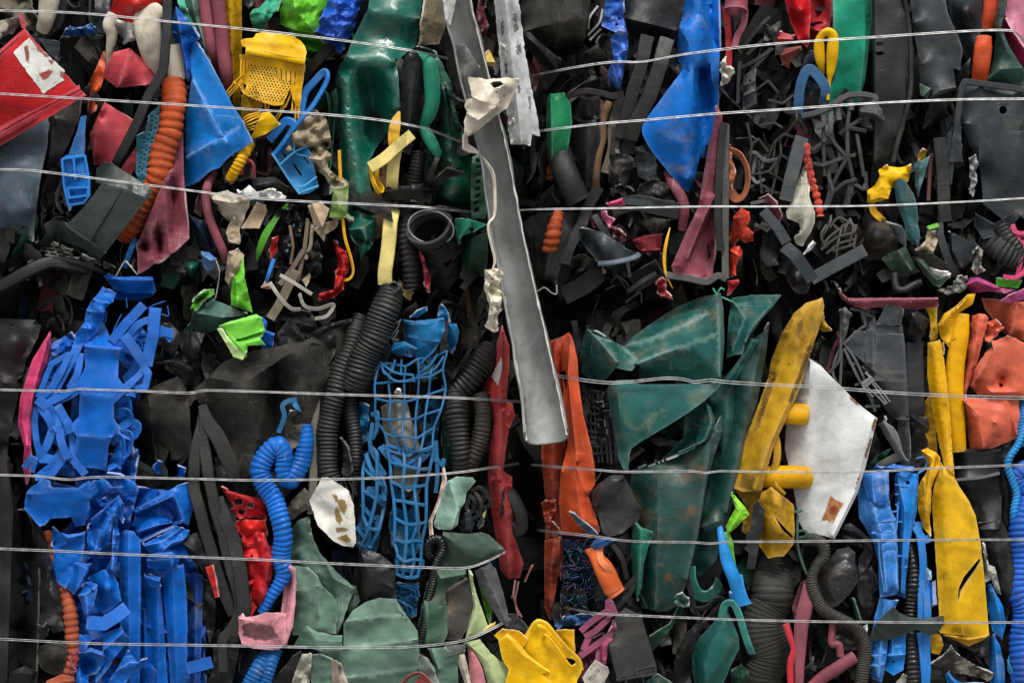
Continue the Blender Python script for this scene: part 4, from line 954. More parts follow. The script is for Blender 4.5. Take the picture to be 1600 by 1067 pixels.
g2 = sheet('bin_plate', 'big blue-grey moulded plate with a round drain hole', SL, 0, '1195,505,-4 1640,575,0 1700,590 1700,1440,-6 1560,1330 1500,1400,-4 1330,1260,-6 1315,1060,-8 1195,780,-4', holes=[' '.join('%f,%f' % (1453 + 26 * math.cos(a * .6283), 680 + 26 * math.sin(a * .6283)) for a in range(10))], cr=('1190,760,2 1400,775,4 1700,830,0', '1315,540,4 1315,775,4 1300,1000,2', '1555,560,4 1560,800,4 1540,1100,2'), nz=(2, 70), rag=.3)
sweep('rim', None, SL, 8, '1700,580 1480,540 1212,505,2 1190,560,2 1165,780 1150,1000,-6', bar(38, 24, .2), lin=True, parent=g2)
sweep('drain_collar', None, SL, 3, [[ORG[0] + (1453 + 38 * math.cos(a)) * ORG[2], ORG[1] + (680 + 38 * math.sin(a)) * ORG[2]] for a in np.linspace(0, 6.28, 24)], bar(16, 8), parent=g2)
sheet('broken_edge', None, SL, 4, '1120,1000 1150,820,4 1190,760,4 1200,1000,2', parent=g2)
# spoked web
strands('spoked_wheel_web', 'black moulded web of spokes like a broken castor wheel', plastic('2c2e30', .55, .6, .5), 6, ['345,640 343,880 350,1090', '343,880 270,930', '510,600 488,790,6 492,965,8 525,1110,0 510,1200', '490,790,6 600,720,2', '375,825,4 420,895,6 480,965,8', '215,1000,-4 340,1025,4 495,965,8', '495,965,8 440,1060,6 385,1170', '440,830 490,790,6 605,812,4', '343,880,4 430,690 450,640', '545,830 570,950,4 590,1090', '370,1080 400,1180,4 370,1270', '500,1120 495,1280', '370,1000 385,1180 350,1300', '500,1120 590,1170,4 600,1140', '400,1190 470,1130,4 545,1110,4', '600,1060 610,1180', '495,965 540,960'], 24, 22, wob=1, lin=True)
strands('bracket', 'grey moulded bracket frame above the spoked web', plastic('393b3c', .55, .6, .5), 10, ['210,720 330,685,4 500,592,6 655,605,4 650,640,4', '335,685 345,760 300,790', '510,595 515,680', '390,690 385,800,4 370,840', '430,665 440,740'], 34, 24, wob=2)
sheet('hood', 'grey hooded scrap hanging at the right of the spoked web', plastic('404345', .5, .4, .5), 8, '560,605,-4 655,612,4 705,680,6 722,745,2 690,760,-4 640,745,-10 645,790 580,785,-6 560,700,-4', cr=('570,690,8 660,700,14 715,745,8',), nz=(3, 20))
strands('broken_grille', 'tangle of broken black grille bars left of the slate bar', plastic('232424', .55, .6, .5), -6, ['-80,560 0,500 60,570,4 80,620', '0,620 90,640,4 180,570', '100,690 170,700,4 240,810,4 235,870', '110,830 180,740,6 170,640', '0,980 40,880,4 100,830,4 160,850', '-60,780 40,760 90,790', '75,860 80,960,4 40,1060', '80,960 130,990', '0,1070 70,980', '70,980 20,1200 0,1290', '-100,1080 0,1060,4 90,1120', '-20,1180 100,1200', '-110,900 -60,860 0,940', '-130,760 -100,900 -120,1080', '-60,980 -40,1200', '-150,1180 -60,1130 20,1180'], 17, 16, wob=1, lin=True)
sheet('hinge_plate', 'small black hinge plate with screw holes at the left of the grille bars', plastic('34383b', .5, .5, .5), 0, '-150,470,-4 -80,425,4 -70,640,4 -155,680,-4', holes=['-122,495 -104,490 -104,508 -120,512', '-128,640 -110,634 -110,654 -126,658'], cr=('-150,530,6 -75,500,8', '-150,590,6 -75,560,8'), nz=(2, 20))
strands('plastic_rod', 'thin black splinters leaning above the hinge plate', CH, -6, ['-170,560 -90,420,4 0,330', '-165,420 -60,360,4 30,300', '-190,640 -175,380', '-60,380 20,300', '-150,300 -40,160,4 10,110', '-130,340 0,220'], 22, 12, wob=2)
sheet('plastic_fragment', 'dark grey shard left of the pinkish broken box corner', CH, -4, '-30,150,-4 20,165 75,130,6 65,190,4 30,240,2 -20,260', nz=(4, 16))
at(800, 0)
fn = sweep('funnel', 'dull maroon funnel-like spout open at the bottom, right of the big blue sheet', MA, -6, '1390,-80,0,1.1 1385,20,2,1 1382,70,4,1.05', tube(72, 20, .8), hollow=.84, cap=False)
sweep('plastic_strip', 'maroon strip hanging down from the maroon spout', MA, -8, '1440,60 1425,150 1390,220,-2 1370,290', bar(42, 12), wob=2)
sweep('plastic_strip', 'red flat stick above the wire right of the big blue sheet', RD, -16, '1310,40 1330,150 1340,270 1330,430', bar(42, 12), wob=2)
sheet('foam_scrap', 'frayed white foam scrap right of the big blue sheet', CR, -6, '1290,450 1300,370,4 1325,345,4 1320,420,6 1375,425,4 1340,510 1300,530', nz=(6, 9), rag=2)
at(800, 230)
strands('bent_rod', 'bent grey rod frame right of the strap ring', plastic('56585a', .5, .6, .4), -8, ['1470,30 1510,35,4 1560,80,4 1640,75', '1480,180 1510,220,4 1560,200', '1480,180 1500,60', '1540,130 1560,60', '1475,350 1570,335,4 1640,345', '1540,470 1620,490', '1500,480 1550,500 1581,520'], 22, 16, wob=2)
sheet('plastic_fragment', 'black curved plate behind the bent grey rod frame', K, -26, '1380,-50 1480,-60,6 1581,-20 1640,0 1640,200 1480,170 1450,60', nz=(4, 30))
at(1200, 230)
sweep('plastic_bar', 'flat slate bar slanting down left of the white sole', plastic('33393d', .5, .4, .5), 12, '210,-60,-6 175,60,2 140,200,4 110,330,-2', bar(84, 20, .12), lin=True)
sheet('shoe_sole', 'cream coloured shoe sole standing behind the spoked web', plastic('b9b7a6', .6, .5, .3, dcol='5b5a46'), 10, '178,230,-6 220,120,-4 240,150,0 250,290,4 290,405,4 288,470,4 262,530,2 210,612,-4 175,600,-8 160,560,-4 205,520,2 190,470,-2 120,440,-6 110,400,-8 150,330,-4', cr=('235,180,4 240,300,10 262,420,12 200,545,6',), nz=(2, 30), th=10, rag=.4)
hose('chain_net', 'red-orange link chain net standing beside the white sole', plastic('bf4330', .45, .3, .3), 8, '240,-20 255,90 275,180 292,280 315,420,-4', 26, 44, amp=.45, fl=.6, hollow=.5, n=10)
strands('mesh_cord', 'thin red meshed cord in front of the link chain net', plastic('a53a30', .5, .3, .3), 14, ['235,0 255,40,4 240,80 268,110,4 248,150 280,180,4 262,210 295,250', '262,0 245,45,4 268,80 246,115,4 280,150 258,190,4 292,220'], 8, 8, round_=True)
sheet('crumpled_sheet', 'bright yellow crumpled sheet at the right middle, under a teal leaf', YB, 8, '612,270,-4 660,235,2 690,180,4 682,140,2 730,114,6 800,128,4 885,112,0 880,165,-2 865,215,-6 762,250,6 745,320,4 690,335,4 640,345,2 612,342,-4', cr=('690,180,12 740,150,14 870,165,4', '620,290,6 700,245,14 760,250,10', '625,330,4 690,310,12 745,320,8'), cw=.2, nz=(6, 16))
sweep('plastic_strip', 'yellow tail strip curling under the yellow crumpled sheet', YE, 2, '640,350,0 655,400,4 690,435,4 715,460,-6', bar(44, 8))
sheet('plastic_sheet', 'dark teal leaf-shaped blade overlapping the yellow crumpled sheet', plastic('2b4f52', .38, .4, .6), 18, '775,220,-2 788,165,0 850,208,4 900,290,2 925,380,2 928,480,0 942,560,2 932,622,-6 860,575,-4 840,470,-2 800,370,-4', cr=('790,170,4 830,330,10 870,470,10 930,610,0',), nz=(3, 40), rag=1.2)
sheet('plastic_sheet', 'pale teal narrow flap right of the teal leaf blade', plastic('4d7478', .5, .4, .4), 2, '905,100,-4 940,85,4 1000,55,4 975,140,2 950,230,4 925,315,-4 908,240', cr=('945,90,8 925,300,4',), nz=(4, 18))
sheet('plastic_fragment', 'mustard yellow shard above the pale teal flap', YD, -6, '925,45 960,15,4 985,20 970,60 930,85', nz=(4, 14))
sweep('plastic_strip', 'dark red thin strip between the pale teal flap and black bars', MD, -6, '1010,40 1000,160 990,330', bar(24, 10))
sweep('plastic_bar', 'black upright bar right of the dark red thin strip', CH, 4, '1060,-60 1072,120 1085,300 1095,460,-6', bar(80, 22, .2), wob=2)
sweep('plastic_bar', 'narrow charcoal upright with a pale edge beside the bin plate', SL, 0, '1130,-80 1125,100 1110,230', bar(50, 12), tw=(0, 25))
sheet('torn_strip', 'grey torn film strip hanging at the left edge of the bin plate', GY, 2, '1240,70 1275,50,6 1305,110,4 1270,150,6 1290,200,2 1270,300 1245,260,4 1250,180', nz=(8, 9), rag=2)
sheet('plastic_sheet', 'blue-grey corner flap broken off the foot of the bin plate', SL, 4, '1280,410,-4 1400,470,0 1535,395,4 1470,470 1410,540,4 1330,570,0 1270,480,-4', cr=('1290,420,6 1390,480,6 1500,420,6',), nz=(3, 25))
sweep('plastic_bar', 'slate bar forming the left arm of a V at the middle right', SL, 12, '-30,395,-6 60,500,2 115,590,4', bar(66, 24, .12), lin=True)
sweep('plastic_bar', 'slate bar elbow running down to the point of the V', SL, 14, '100,610 170,670,4 275,820,2', bar(80, 16, .12), lin=True)
sweep('plastic_bar', 'slate bar forming the right arm of a V at the middle right', plastic('31373b', .5, .4, .5), 14, '265,815,0 420,730,4 598,635,4', bar(76, 18, .12), lin=True)
sheet('rubber_dome', 'dark grey dusty dome between the V bars and the teal blade', KD, 0, '555,470,-14 600,425,-4 650,405,0 720,450,2 770,520,2 805,600,-4 760,665,-4 700,690,-8 600,690,-12 570,600,-12', ctl='670,550,24', soft=True, smooth=True, nz=(3, 25))
sheet('plastic_bulb', 'dark bulb-like lump hanging left under the V', CH, 2, '108,735,-6 150,705,2 200,720,4 255,800,2 262,850,-2 235,905,-2 170,895,0 120,820,-8', ctl='180,800,16', soft=True, smooth=True, nz=(2, 25))
strands('slat_bundle', 'bundle of thin black bent slats inside the V', plastic('3a3833', .6, .8, .4), 0, ['330,630 420,560,4 520,530,4 545,480', '340,600 400,540 500,470,4', '360,660 440,600,4 540,570', '420,690 430,590,4 460,480', '470,560 480,500,4 510,440', '500,600 520,500,4 500,440', '380,500 440,440,4 540,490', '330,560 380,470,4 390,420', '530,620 545,540', '400,640 480,620 535,600', '450,520 400,480', '350,610 330,540,4 360,480'], 15, 12, wob=2)
sheet('plastic_fragment', 'small white splinter inside the V', WH, 8, '222,665 255,620,4 285,585,4 298,592 260,640', nz=(2, 10))
sheet('plastic_fragment', 'small maroon ring shard left of the V', MA, -2, '-60,320 0,295,6 50,340,6 85,420,4 60,480 0,500,-6 20,420,-8 -20,360', nz=(4, 20))
sheet('plastic_sheet', 'slate grey block face right of the black upright bar', SL, 0, '1108,520,-6 1160,535,4 1290,600,4 1325,620,0 1255,700,2 1210,755,-2 1160,745,0 1122,625,-6', cr=('1130,520,6 1140,640,6 1200,750,2',), nz=(2, 30))
hose('bellows', 'fanned black bellows hose at the right edge', K, -2, '1370,560,-14,.9 1430,590,2,1 1490,640,6,1 1560,690,0,1', 108, 24, amp=.14, fl=.6, hollow=.7, tw=(0, 0))
hose('bellows', 'second black ribbed hose standing behind the fanned bellows', K, 2, '1440,490 1480,560,6 1530,620,4 1560,680', 60, 26, amp=.16, fl=.7)
strands('plastic_net', 'magenta net scraps at the right edge beside the bellows', PK, 10, ['1510,480 1540,560,4 1560,620', '1500,500 1560,530,6 1640,520', '1530,550 1581,545,4 1640,560', '1570,570 1560,700,4 1540,790', '1581,570 1600,700 1570,800', '1450,800 1540,800,4 1640,720'], 28, 12, wob=2)
sheet('plastic_sheet', 'magenta wavy sheet lying in the gap at the right', plastic('a94078', .45, .4, .3), 2, '1215,840,-6 1250,805,4 1295,800,4 1380,840,6 1440,870,2 1530,880,0 1460,898,4 1360,890,0 1260,905,-6', cr=('1225,850,10 1290,825,14 1400,870,8',), nz=(4, 18))
sheet('plastic_sheet', 'magenta strip above the coral bags at the right edge', plastic('a94078', .45, .4, .3), 4, '1435,950 1490,915,4 1640,850,4 1640,920 1560,945 1490,962', nz=(3, 20))
sheet('plastic_bar', 'small green bar in the gap at the right', plastic('3f8a1e', .4, .3, .3), 6, '1408,808 1480,818,4 1568,828,2 1545,872 1408,858', nz=(1, 20), th=8)
sheet('plastic_bar', 'tiny lime bar clamped at the foot of the teal leaf blade', LI, 12, '983,488 1045,468 1058,488 1000,508', nz=(1, 12), th=6)
sheet('plastic_film', 'white layered shards, upper one, in the gap at the right', WH, 6, '982,738 1040,762,4 1118,775,4 1060,802 1020,780', nz=(2, 14))
sheet('plastic_film', 'white layered shards, lower one, in the gap at the right', WH, 6, '1060,805 1130,785,4 1115,815 1075,835', nz=(2, 14))
sheet('rag', 'pale tan rag crumpled under the tiny lime bar', BE, 4, '915,640 960,610,6 990,530,4 1030,520,6 1045,600,4 1015,640,6 1025,655 995,680 960,650,2', nz=(7, 10))
sheet('plastic_sheet', 'dark sage folded flap under the white shards', SG2, -4, '905,690 960,660,4 1080,740,4 1130,800,6 1060,865,4 1020,850 960,780,-4', cr=('920,690,6 1040,820,8 1110,800,8',), nz=(4, 25))
sheet('rubber_sheet', 'black leaf-shaped sheet above the dark sage flap', K, 4, '915,650 1020,660,6 1100,720,6 1130,775,0 1030,750,2 950,710', nz=(3, 25))
sweep('rubber_strap', 'dark strap curling down past the slate block', CH, 2, '1060,470 1070,560,4 1105,660,6 1140,750,4 1170,800,-4', bar(50, 12), wob=2)
sheet('plastic_sheet', 'black-green sheet slanting under the dusty dome', SG2, -10, '700,690 790,640,4 850,610,4 900,720,2 935,770 850,790,-4 760,760', cr=('800,640,8 880,760,6',), nz=(4, 25))
sheet('plastic_sheet', 'grey sheet with a pale edge behind the teal leaf blade', plastic('5b6266', .5, .5, .4), -4, '700,460 830,490,6 850,560,4 845,615 780,560,-2', nz=(3, 20))
sweep('rubber_tube', 'black elbow pipe in the gap above the maroon tray', CH, -6, '780,780 795,870,4 840,882,4 900,850,0 950,830', tube(24, 12))
sheet('crumpled_sheet', 'grey crumpled foil bits in the gap right of the dark sage flap', plastic('6a6c66', .5, .6, .4), 2, '1130,860 1180,800,6 1230,790,4 1240,850,2 1190,900,6 1120,905,4 1060,880,0', nz=(9, 9), rag=2)
sheet('crumpled_sheet', 'wrinkled silvery tube scrap right of the slate block', plastic('7d7d75', .45, .6, .4), 6, '1268,660 1300,610,6 1328,640,6 1315,730,4 1345,760,4 1290,790,2 1262,740,0', nz=(9, 8))
m = sheet('tray', 'maroon shallow tray lying across the gap above the grey crate', MA, -2, '395,820,-24 440,880,-6 490,932,2 700,930,8 1050,928,2 1055,985,-2 900,1002,4 700,985,10 600,1000,12 530,985,4 460,950,-4', cr=('440,900,4 500,950,14 760,945,18 1050,938,6',), nz=(3, 30), rag=1)
# ================================================================== bottom bale, left half
at(0, 420)
sheet('cushion', 'soft black cushion bulging at the left edge, uppermost', KR, -22, '-160,300,-10 120,312,-2 220,318 255,350,-6 235,420,0 160,560,6 110,800,4 60,1000 30,1240,-6 -160,1240,-10', ctl='80,420,16 20,700,12', soft=True, nz=(5, 40), rag=.3)
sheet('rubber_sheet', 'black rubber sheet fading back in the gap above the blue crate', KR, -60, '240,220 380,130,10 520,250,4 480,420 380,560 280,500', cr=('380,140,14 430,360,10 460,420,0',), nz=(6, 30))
sheet('plastic_sheet', 'bright pink folded sheet squeezed left of the blue crate', PK, -2, '308,385,-14 316,470,-8 285,590,0 240,720,2 205,800,4 195,900,6 192,1060,4 180,1260,0 160,1330,-6 140,1220,-10 150,1100,-4 110,960,-6 125,790,-4 200,560,-6', cr=('300,430,2 215,720,12 180,900,14 170,1100,8', '150,800,4 140,950,8 165,1090,10'), cw=.1, nz=(3, 25), rag=.4)
# the blue crate
at(0, 420)
c = sheet('plastic_crate', 'big crushed royal blue lattice crate with a solid middle board', BL, 12, '520,470,-8 640,330,-14 700,470,-6 762,492,-4 735,560,0 728,670,2 762,712,2 850,640,0 905,585,-4 928,612,-4 800,740,2 700,835,6 700,920,6 742,990,6 690,1040,4 670,1100,2 655,1248,-8 580,1228,-4 455,1232,-2 470,1030,4 432,965,4 488,915,2 492,770,2 440,800,0 350,850,-4 300,830,-4 440,720,0 510,640,-2 525,600,0', cr=('525,480,6 740,500,8', '500,770,8 700,780,8', '470,1030,6 690,1040,8'), cw=.25, nz=(2, 40), rag=.4)
sheet('rolled_board', None, plastic('0054ae', .34, .12, .3), -12, '640,45,-8 665,28,-4 730,50,4 850,48,6 945,48,6 955,90,4 962,140,2 950,165,-4 850,200,-10 720,190,-10 690,110,-8', cr=('660,60,4 800,70,14 950,70,12', '690,120,0 800,150,4 955,150,2'), nz=(2, 30), parent=c)
sheet('bent_strap', None, BL, 4, '635,112,-2 715,150,2 700,200,4 655,240,4 640,320,2 590,400,0 540,450,2 490,490 445,500,-4 470,400 520,330 535,250,2 570,190,4 600,160', cr=('570,190,10 680,215,10', '535,260,6 640,265,8', '500,360,6 560,370,8'), cw=.5, nz=(4, 16), parent=c)
lat = [('690,450 790,330,6 890,225,4', 60), ('790,430 850,350,4 905,320', 44), ('770,410 860,540,4 900,600,2', 62), ('960,240 950,400,4 925,500 905,600', 74), ('905,320 970,300', 50), ('925,420 1000,390,4 1070,400,4', 56), ('940,360 1000,370 1060,440,-2', 40),
       ('880,600 920,650,4 900,730,2 830,745', 46), ('480,470 440,570,4 330,760,4 235,810', 56), ('500,520 480,640,6 430,740,4', 44), ('440,520 380,640,6 320,740,4 250,800', 40), ('420,530 320,580,4 290,640,2 230,790', 34), ('380,560 350,650 300,760,4', 30),
       ('500,660 430,760,6 300,830,4', 44), ('230,800 290,850,4 330,900 360,980,4 420,1000', 64), ('350,840 420,950,6 440,1010,4', 52), ('225,850 215,950 230,1060,4 250,1160', 40), ('250,860 300,920,6 330,990,4', 50), ('330,985 290,1090,4 240,1180', 52), ('370,990 385,1080,6 420,1170,4', 52), ('440,1000 450,1080 440,1180,4', 40),
       ('245,1170 310,1175,4 330,1210 250,1280,2', 56), ('330,1180 400,1130 460,1190,2 530,1270,2', 48), ('400,1170 330,1260,4 220,1290', 44), ('150,1230 190,1170,4 220,1180,4 200,1250', 38)]
for i, (p, w) in enumerate(lat):
    sweep('lattice_bar', None, BL, 4 + (i % 4) * 1.7, p, bar(w, 16, .12), parent=c, wob=2, lin=i % 4 != 1)
for i, p in enumerate(('705,850 770,790,6 795,870,2 710,890', '700,900 780,880,8 800,930,4 740,985,2', '790,950 850,970,8 820,1030,2 730,1000', '680,1070 740,1040,6 760,1100,4 750,1180,0 670,1230', '740,1050 800,1020,8 800,1120,4 770,1160', '840,770 780,760,8 740,780', '690,490 800,500,8 850,580,2 770,690,-10')):
    sweep('buckled_strip', None, BL, -2 + (i % 3) * 3, p, bar(60, 9), tw=(10, 50), parent=c, wob=2)
for p_ in ['900,250 960,220 1020,200', '1000,280 1040,290 1035,230', '660,260 650,330', '780,180 785,240', '640,120 625,150', '870,440 880,490 830,470', '750,280 700,390,4 720,430']:
    strands('fringe', None, BL, 2, [p_], 6, 6, parent=c, round_=True)
at(0, 620)
sheet('lower_board', None, BL, 14, '160,590,-6 195,555,-2 230,535,2 250,505,0 300,510,2 322,558,4 480,562,6 512,535,4 555,515,2 552,690,4 520,790,-4 470,800,-8 440,735,2 410,745,4 312,750,4 275,790,6 245,800,6 185,730,2 150,690,-2', cr=('170,600,8 480,575,10 550,620,6',), cw=.1, nz=(2, 40), rag=.7, parent=c)
sheet('torn_tongue', None, BL, 12, '555,530 640,500,4 700,555,6 765,555,8 740,575,4 640,590 600,640,-4 560,620', cr=('640,505,10 680,560,12 765,556,8',), cw=.7, nz=(4, 14), parent=c)
sheet('torn_tongue', None, BL, 10, '660,470 740,480,4 830,520,4 860,570,8 850,600,4 770,605 745,520,-4', cr=('820,520,8 855,590,12',), cw=.7, nz=(4, 16), parent=c)
sheet('side_wall', None, BL, -8, '650,480 680,390,4 740,250 800,240,4 790,370,4 750,440,2 745,500', cr=('740,260,8 745,450,8',), nz=(3, 20), parent=c)
sheet('side_wall', None, BL, -12, '800,500 820,400 850,320,4 860,330 840,400,4 830,520', nz=(4, 12), parent=c)
# lower blue pieces
at(0, 0, 1)
sheet('side_wall', None, plastic('004ca4', .38, .2, .3), -18, '60,712,-4 110,700,2 150,715,4 205,705,4 215,770,2 200,830,0 120,820,4 90,790,2 70,760,-4', cr=('110,705,8 130,815,6', '160,715,-2 180,820,8'), holes=['88,742 122,746 118,760 84,756'], cw=.3, nz=(6, 16), parent=c)
sheet('side_wall', None, plastic('004ca4', .38, .2, .3), -22, '52,560,-6 75,540 110,520,4 130,540,2 120,600 128,660,4 112,700 118,740,2 60,740,-4 50,650', holes=['95,625 112,622 110,655 100,660', '80,690 92,700 84,712'], cr=('80,545,6 70,640,8 90,735,4', '118,540,2 100,620,-8'), cw=.3, nz=(7, 16), parent=c)
sheet('side_wall', None, plastic('004ca4', .38, .2, .3), -24, '180,540 215,500,4 240,540,4 225,610,2 205,650 210,740,2 180,745', cr=('215,505,8 200,640,4',), cw=.3, nz=(7, 16), parent=c)
sheet('plastic_sheet', 'wide royal blue crushed wall set back behind the blue planks', plastic('004ca4', .38, .3, .3), -26, '100,830,-4 130,790,2 210,760,4 290,770,2 300,860,2 320,950,2 322,1110,0 115,1110,-4 110,960', cr=('150,790,8 140,940,10 160,1110,6', '200,765,-4 190,940,-8 200,1110,-4', '250,770,8 240,1110,8'), cw=.2, nz=(7, 22))
at(0, 620)
sheet('tray', 'royal blue square tray fragment with a sunken middle, wedged right of the lattice crate', BL, 0, '828,690,-6 960,620,2 1100,545,4 1165,530,0 1195,600,-4 1195,680,-4 1165,790,-4 1120,775,2 980,830,4 870,890,-2 838,830,-8', cr=('840,710,6 1060,615,8 1075,600,8', '1075,605,8 1130,760,4', '850,730,-10 1050,635,-8 1100,760,-8 870,860,-10', '838,835,0 980,790,4 1130,765,4'), cw=.3, nz=(3, 30))
sheet('plastic_fragment', 'dark royal blue shard above the square tray fragment', plastic('004aa0', .38, .2, .3), -14, '940,440 975,395,4 1145,440,2 1140,500 980,475', nz=(3, 20))
sheet('plastic_sheet', 'royal blue sheet with a whitened crumpled corner under the square tray', BL, 6, '880,910,-4 1000,850,4 1085,795,4 1170,825,0 1160,850 1130,890,2 1010,950,0 920,962,-4', cr=('890,920,4 1010,890,10 1110,820,8', '1010,945,4 1060,900,10 1130,880,4'), cw=.7, nz=(5, 14))
sheet('plastic_box', 'small royal blue crushed box end with a white stress mark', BL, 12, '905,1000,-4 930,968,2 1060,955,6 1110,985,2 1095,1045,0 1060,1060,-2 915,1055,-6', cr=('930,975,10 1060,965,12 1065,1050,6', '905,1010,2 1060,1000,10'), cw=.6, nz=(2, 16))
sheet('plastic_sheet', 'royal blue curved sheet with a torn lip hanging below the lattice crate', BL, 6, '320,800,-4 360,835,0 420,850,4 500,838,4 530,830,0 505,1000,4 460,1090,4 400,1180,0 320,1110,-4 330,960,-2', cr=('325,800,2 420,870,10 510,850,8', '330,910,-6 405,905,8'), cw=.3, nz=(4, 25))
sheet('crumpled_sheet', 'crumpled royal blue sheet between curved sheet and planks', BL, 8, '540,840,-6 560,750,0 650,680,6 735,600,6 765,660,4 755,780,2 720,720,4 690,830,2 680,900,4 600,960,2 505,1040,-4 530,900,-6', cr=('560,760,6 640,700,14 720,620,10', '640,690,14 690,740,4 680,890,8', '560,800,-8 620,830,6 590,950,4', '735,610,12 765,780,0'), cw=.5, nz=(7, 14), rag=1)
sheet('crumpled_sheet', 'royal blue twisted scrap with a bright white edge in the lower crate', BL, 4, '640,1080,-6 690,1000,2 690,830,4 715,760,4 740,850,2 730,960,2 715,1080,4 690,1100,2', cr=('700,780,8 690,1060,8',), cw=.9, nz=(7, 10))
at(0, 797)
PLK = 'royal blue plank'
for i, (pts, lb, dd, cr) in enumerate((
        ('728,140,-4 780,120,4 830,130,4 868,190,2 870,560,2 862,1120,-4 770,1120,-6 740,800,-4 745,500,-4', 'broad royal blue plank nearest the crumpled cone', -4, '790,125,8 800,1120,2'),
        ('885,405,-4 920,395,2 990,410,4 1000,560,4 1040,1120,2 920,1120,-6 930,800,-4 905,560,-4', 'royal blue plank with a curled top, second from the cone', -10, '935,470,6 985,470,10 970,1120,4'),
        ('1000,380,-4 1060,340,2 1135,335,4 1150,500,4 1158,700,4 1150,1120,2 1055,1120,0 1035,800,-4 1010,560,-4', 'wide royal blue plank right of the curled plank', 0, '1065,345,8 1090,1120,6'),
        ('1150,400,-4 1200,380,2 1255,400,0 1250,640,2 1235,1120,-2 1158,1120,-6 1165,700,-4', 'darker dirty blue plank at the right end of the row', -14, '1210,385,4 1200,1120,2'),
        ('865,600,-4 905,600,0 935,820,0 940,1120,0 870,1120,-6', 'scraped blue slat squeezed between two planks', -18, '890,610,2 900,1120,2'))):
    sheet('plastic_plank', lb, BL if i != 3 else plastic('0c4596', .42, .7, .6, dcol='6b6c58'), dd, pts, cr=(cr,), cw=.1, nz=(2.5, 40), rag=.5)
sheet('plastic_fragment', 'blue curled flap standing on the curled plank', BL, 4, '890,400,-4 985,410,6 990,470,6 940,475,2 905,450,-4', cr=('895,410,6 985,440,12',), cw=.4, nz=(3, 14))
sheet('plastic_cone', 'royal blue torn cone with a frayed rim below the crumpled sheets', BL, 14, '478,522,-6 540,440,-6 600,455,2 602,490,4 580,580,6 548,655,2 520,640,-2 500,570,-6', cr=('485,525,4 530,520,14 598,470,6', '525,455,-10 570,500,-4', '530,520,14 540,640,8'), cw=.6, nz=(4, 12))
sheet('plastic_dome', 'smooth royal blue curved sheet behind the torn cone', BL, 2, '540,415,-6 640,365,0 690,380,2 730,450,4 748,560,4 700,600 640,640,-2 590,600,-8 600,480,-4', ctl='660,480,16', soft=True, nz=(2, 30), rag=.8)
sheet('plastic_fragment', 'royal blue bent flag left of the torn cone', BL, 10, '400,462,-4 465,320,4 560,330,6 545,380,4 500,470,2 455,520,-2', cr=('465,330,8 540,360,12 470,500,6',), cw=.3, nz=(3, 16))
sweep('plastic_strip', 'royal blue strap folded over in front of the planks', BL, 18, '535,690,-2 640,700,4 720,650,6 785,600,4', bar(85, 10, .1), tw=(0, -10), lin=True)
sheet('plastic_sheet', 'royal blue bent tongue below the folded strap', BL, 8, '630,870,-4 640,760,0 740,720,6 800,785,4 770,830,4 690,930,4 640,1000,4 590,1060,0 600,960,-4', cr=('640,860,8 760,750,12', '745,725,10 800,790,8'), cw=.4, nz=(3, 25))
sheet('plastic_sheet', 'royal blue angular sheet with a white-edged notch at the bottom', BL, 14, '640,1100,-4 720,980,2 790,865,6 850,935,4 910,915,8 900,950,2 810,1020,4 720,1120,0', cr=('720,990,8 800,940,14 850,940,8',), cw=.6, nz=(4, 20))
sheet('crumpled_sheet', 'crumpled royal blue sheet with an arched edge in the bottom left', BL, 2, '465,1120,-4 480,870,-2 560,848,6 640,870,6 672,915,4 600,1000,2 540,1010,-6 560,1120,-6', cr=('485,880,4 570,870,12 660,905,8', '520,930,-10 560,960,-14 540,1060,-4'), cw=.5, nz=(6, 18))
sheet('plastic_fragment', 'small royal blue tab above the arched edge', BL, 6, '490,770,-4 560,765,4 575,790,4 520,860,2 480,880,-4', nz=(3, 14))
sweep('plastic_strip', 'royal blue tab sticking out into the black straps', BL, 16, '1155,975,0 1240,955,6 1310,935,4', bar(72, 10, .1), tw=(0, 12))
# blacks on the left edge
sheet('rubber_sheet', 'long black rubber sheet hanging down the left edge', KR, -14, '-160,-360,-8 60,-330,4 70,-150 110,0,2 165,0,0 240,200,2 235,560,6 225,900,4 215,1130,-2 -160,1130,-12', cr=('40,-300,8 80,0,14 60,600,14 40,1130,8', '140,0,-14 170,400,-14 130,1120,-10'), nz=(6, 40), rag=.4)
sheet('rubber_sheet', 'black wrinkled rubber sheet beside the orange pipe', KR, 0, '165,-90,-8 255,90,-2 330,340,2 385,600,4 400,740,2 330,760,2 290,700,4 250,740,-2 240,400,-6 225,200,-8', cr=('255,110,6 300,480,12 360,620,8 395,720,4', '320,360,10 290,560,2'), nz=(6, 24), rag=.4)
sheet('rubber_pad', 'round grey-black rubber pad at the lower left', KD, 6, '232,860,-6 280,830,2 340,825,4 410,850,2 405,940,2 380,1000,0 320,1010,0 260,980,-4 235,920,-6', ctl='320,910,16', soft=True, smooth=True, nz=(1.5, 20), rag=.2)
sheet('plastic_fragment', 'torn dark star-shaped scrap above the round rubber pad', KD, 4, '228,705 270,720,6 290,695,6 300,770,4 265,800 235,790', nz=(5, 10))
sheet('rubber_sheet', 'black rubber fold at the lower left edge under the long sheet', KR, -2, '40,1130,-4 60,1000,4 150,960,6 230,990,2 215,1080,0 160,1130', cr=('60,1000,10 200,1010,10',), nz=(4, 25))
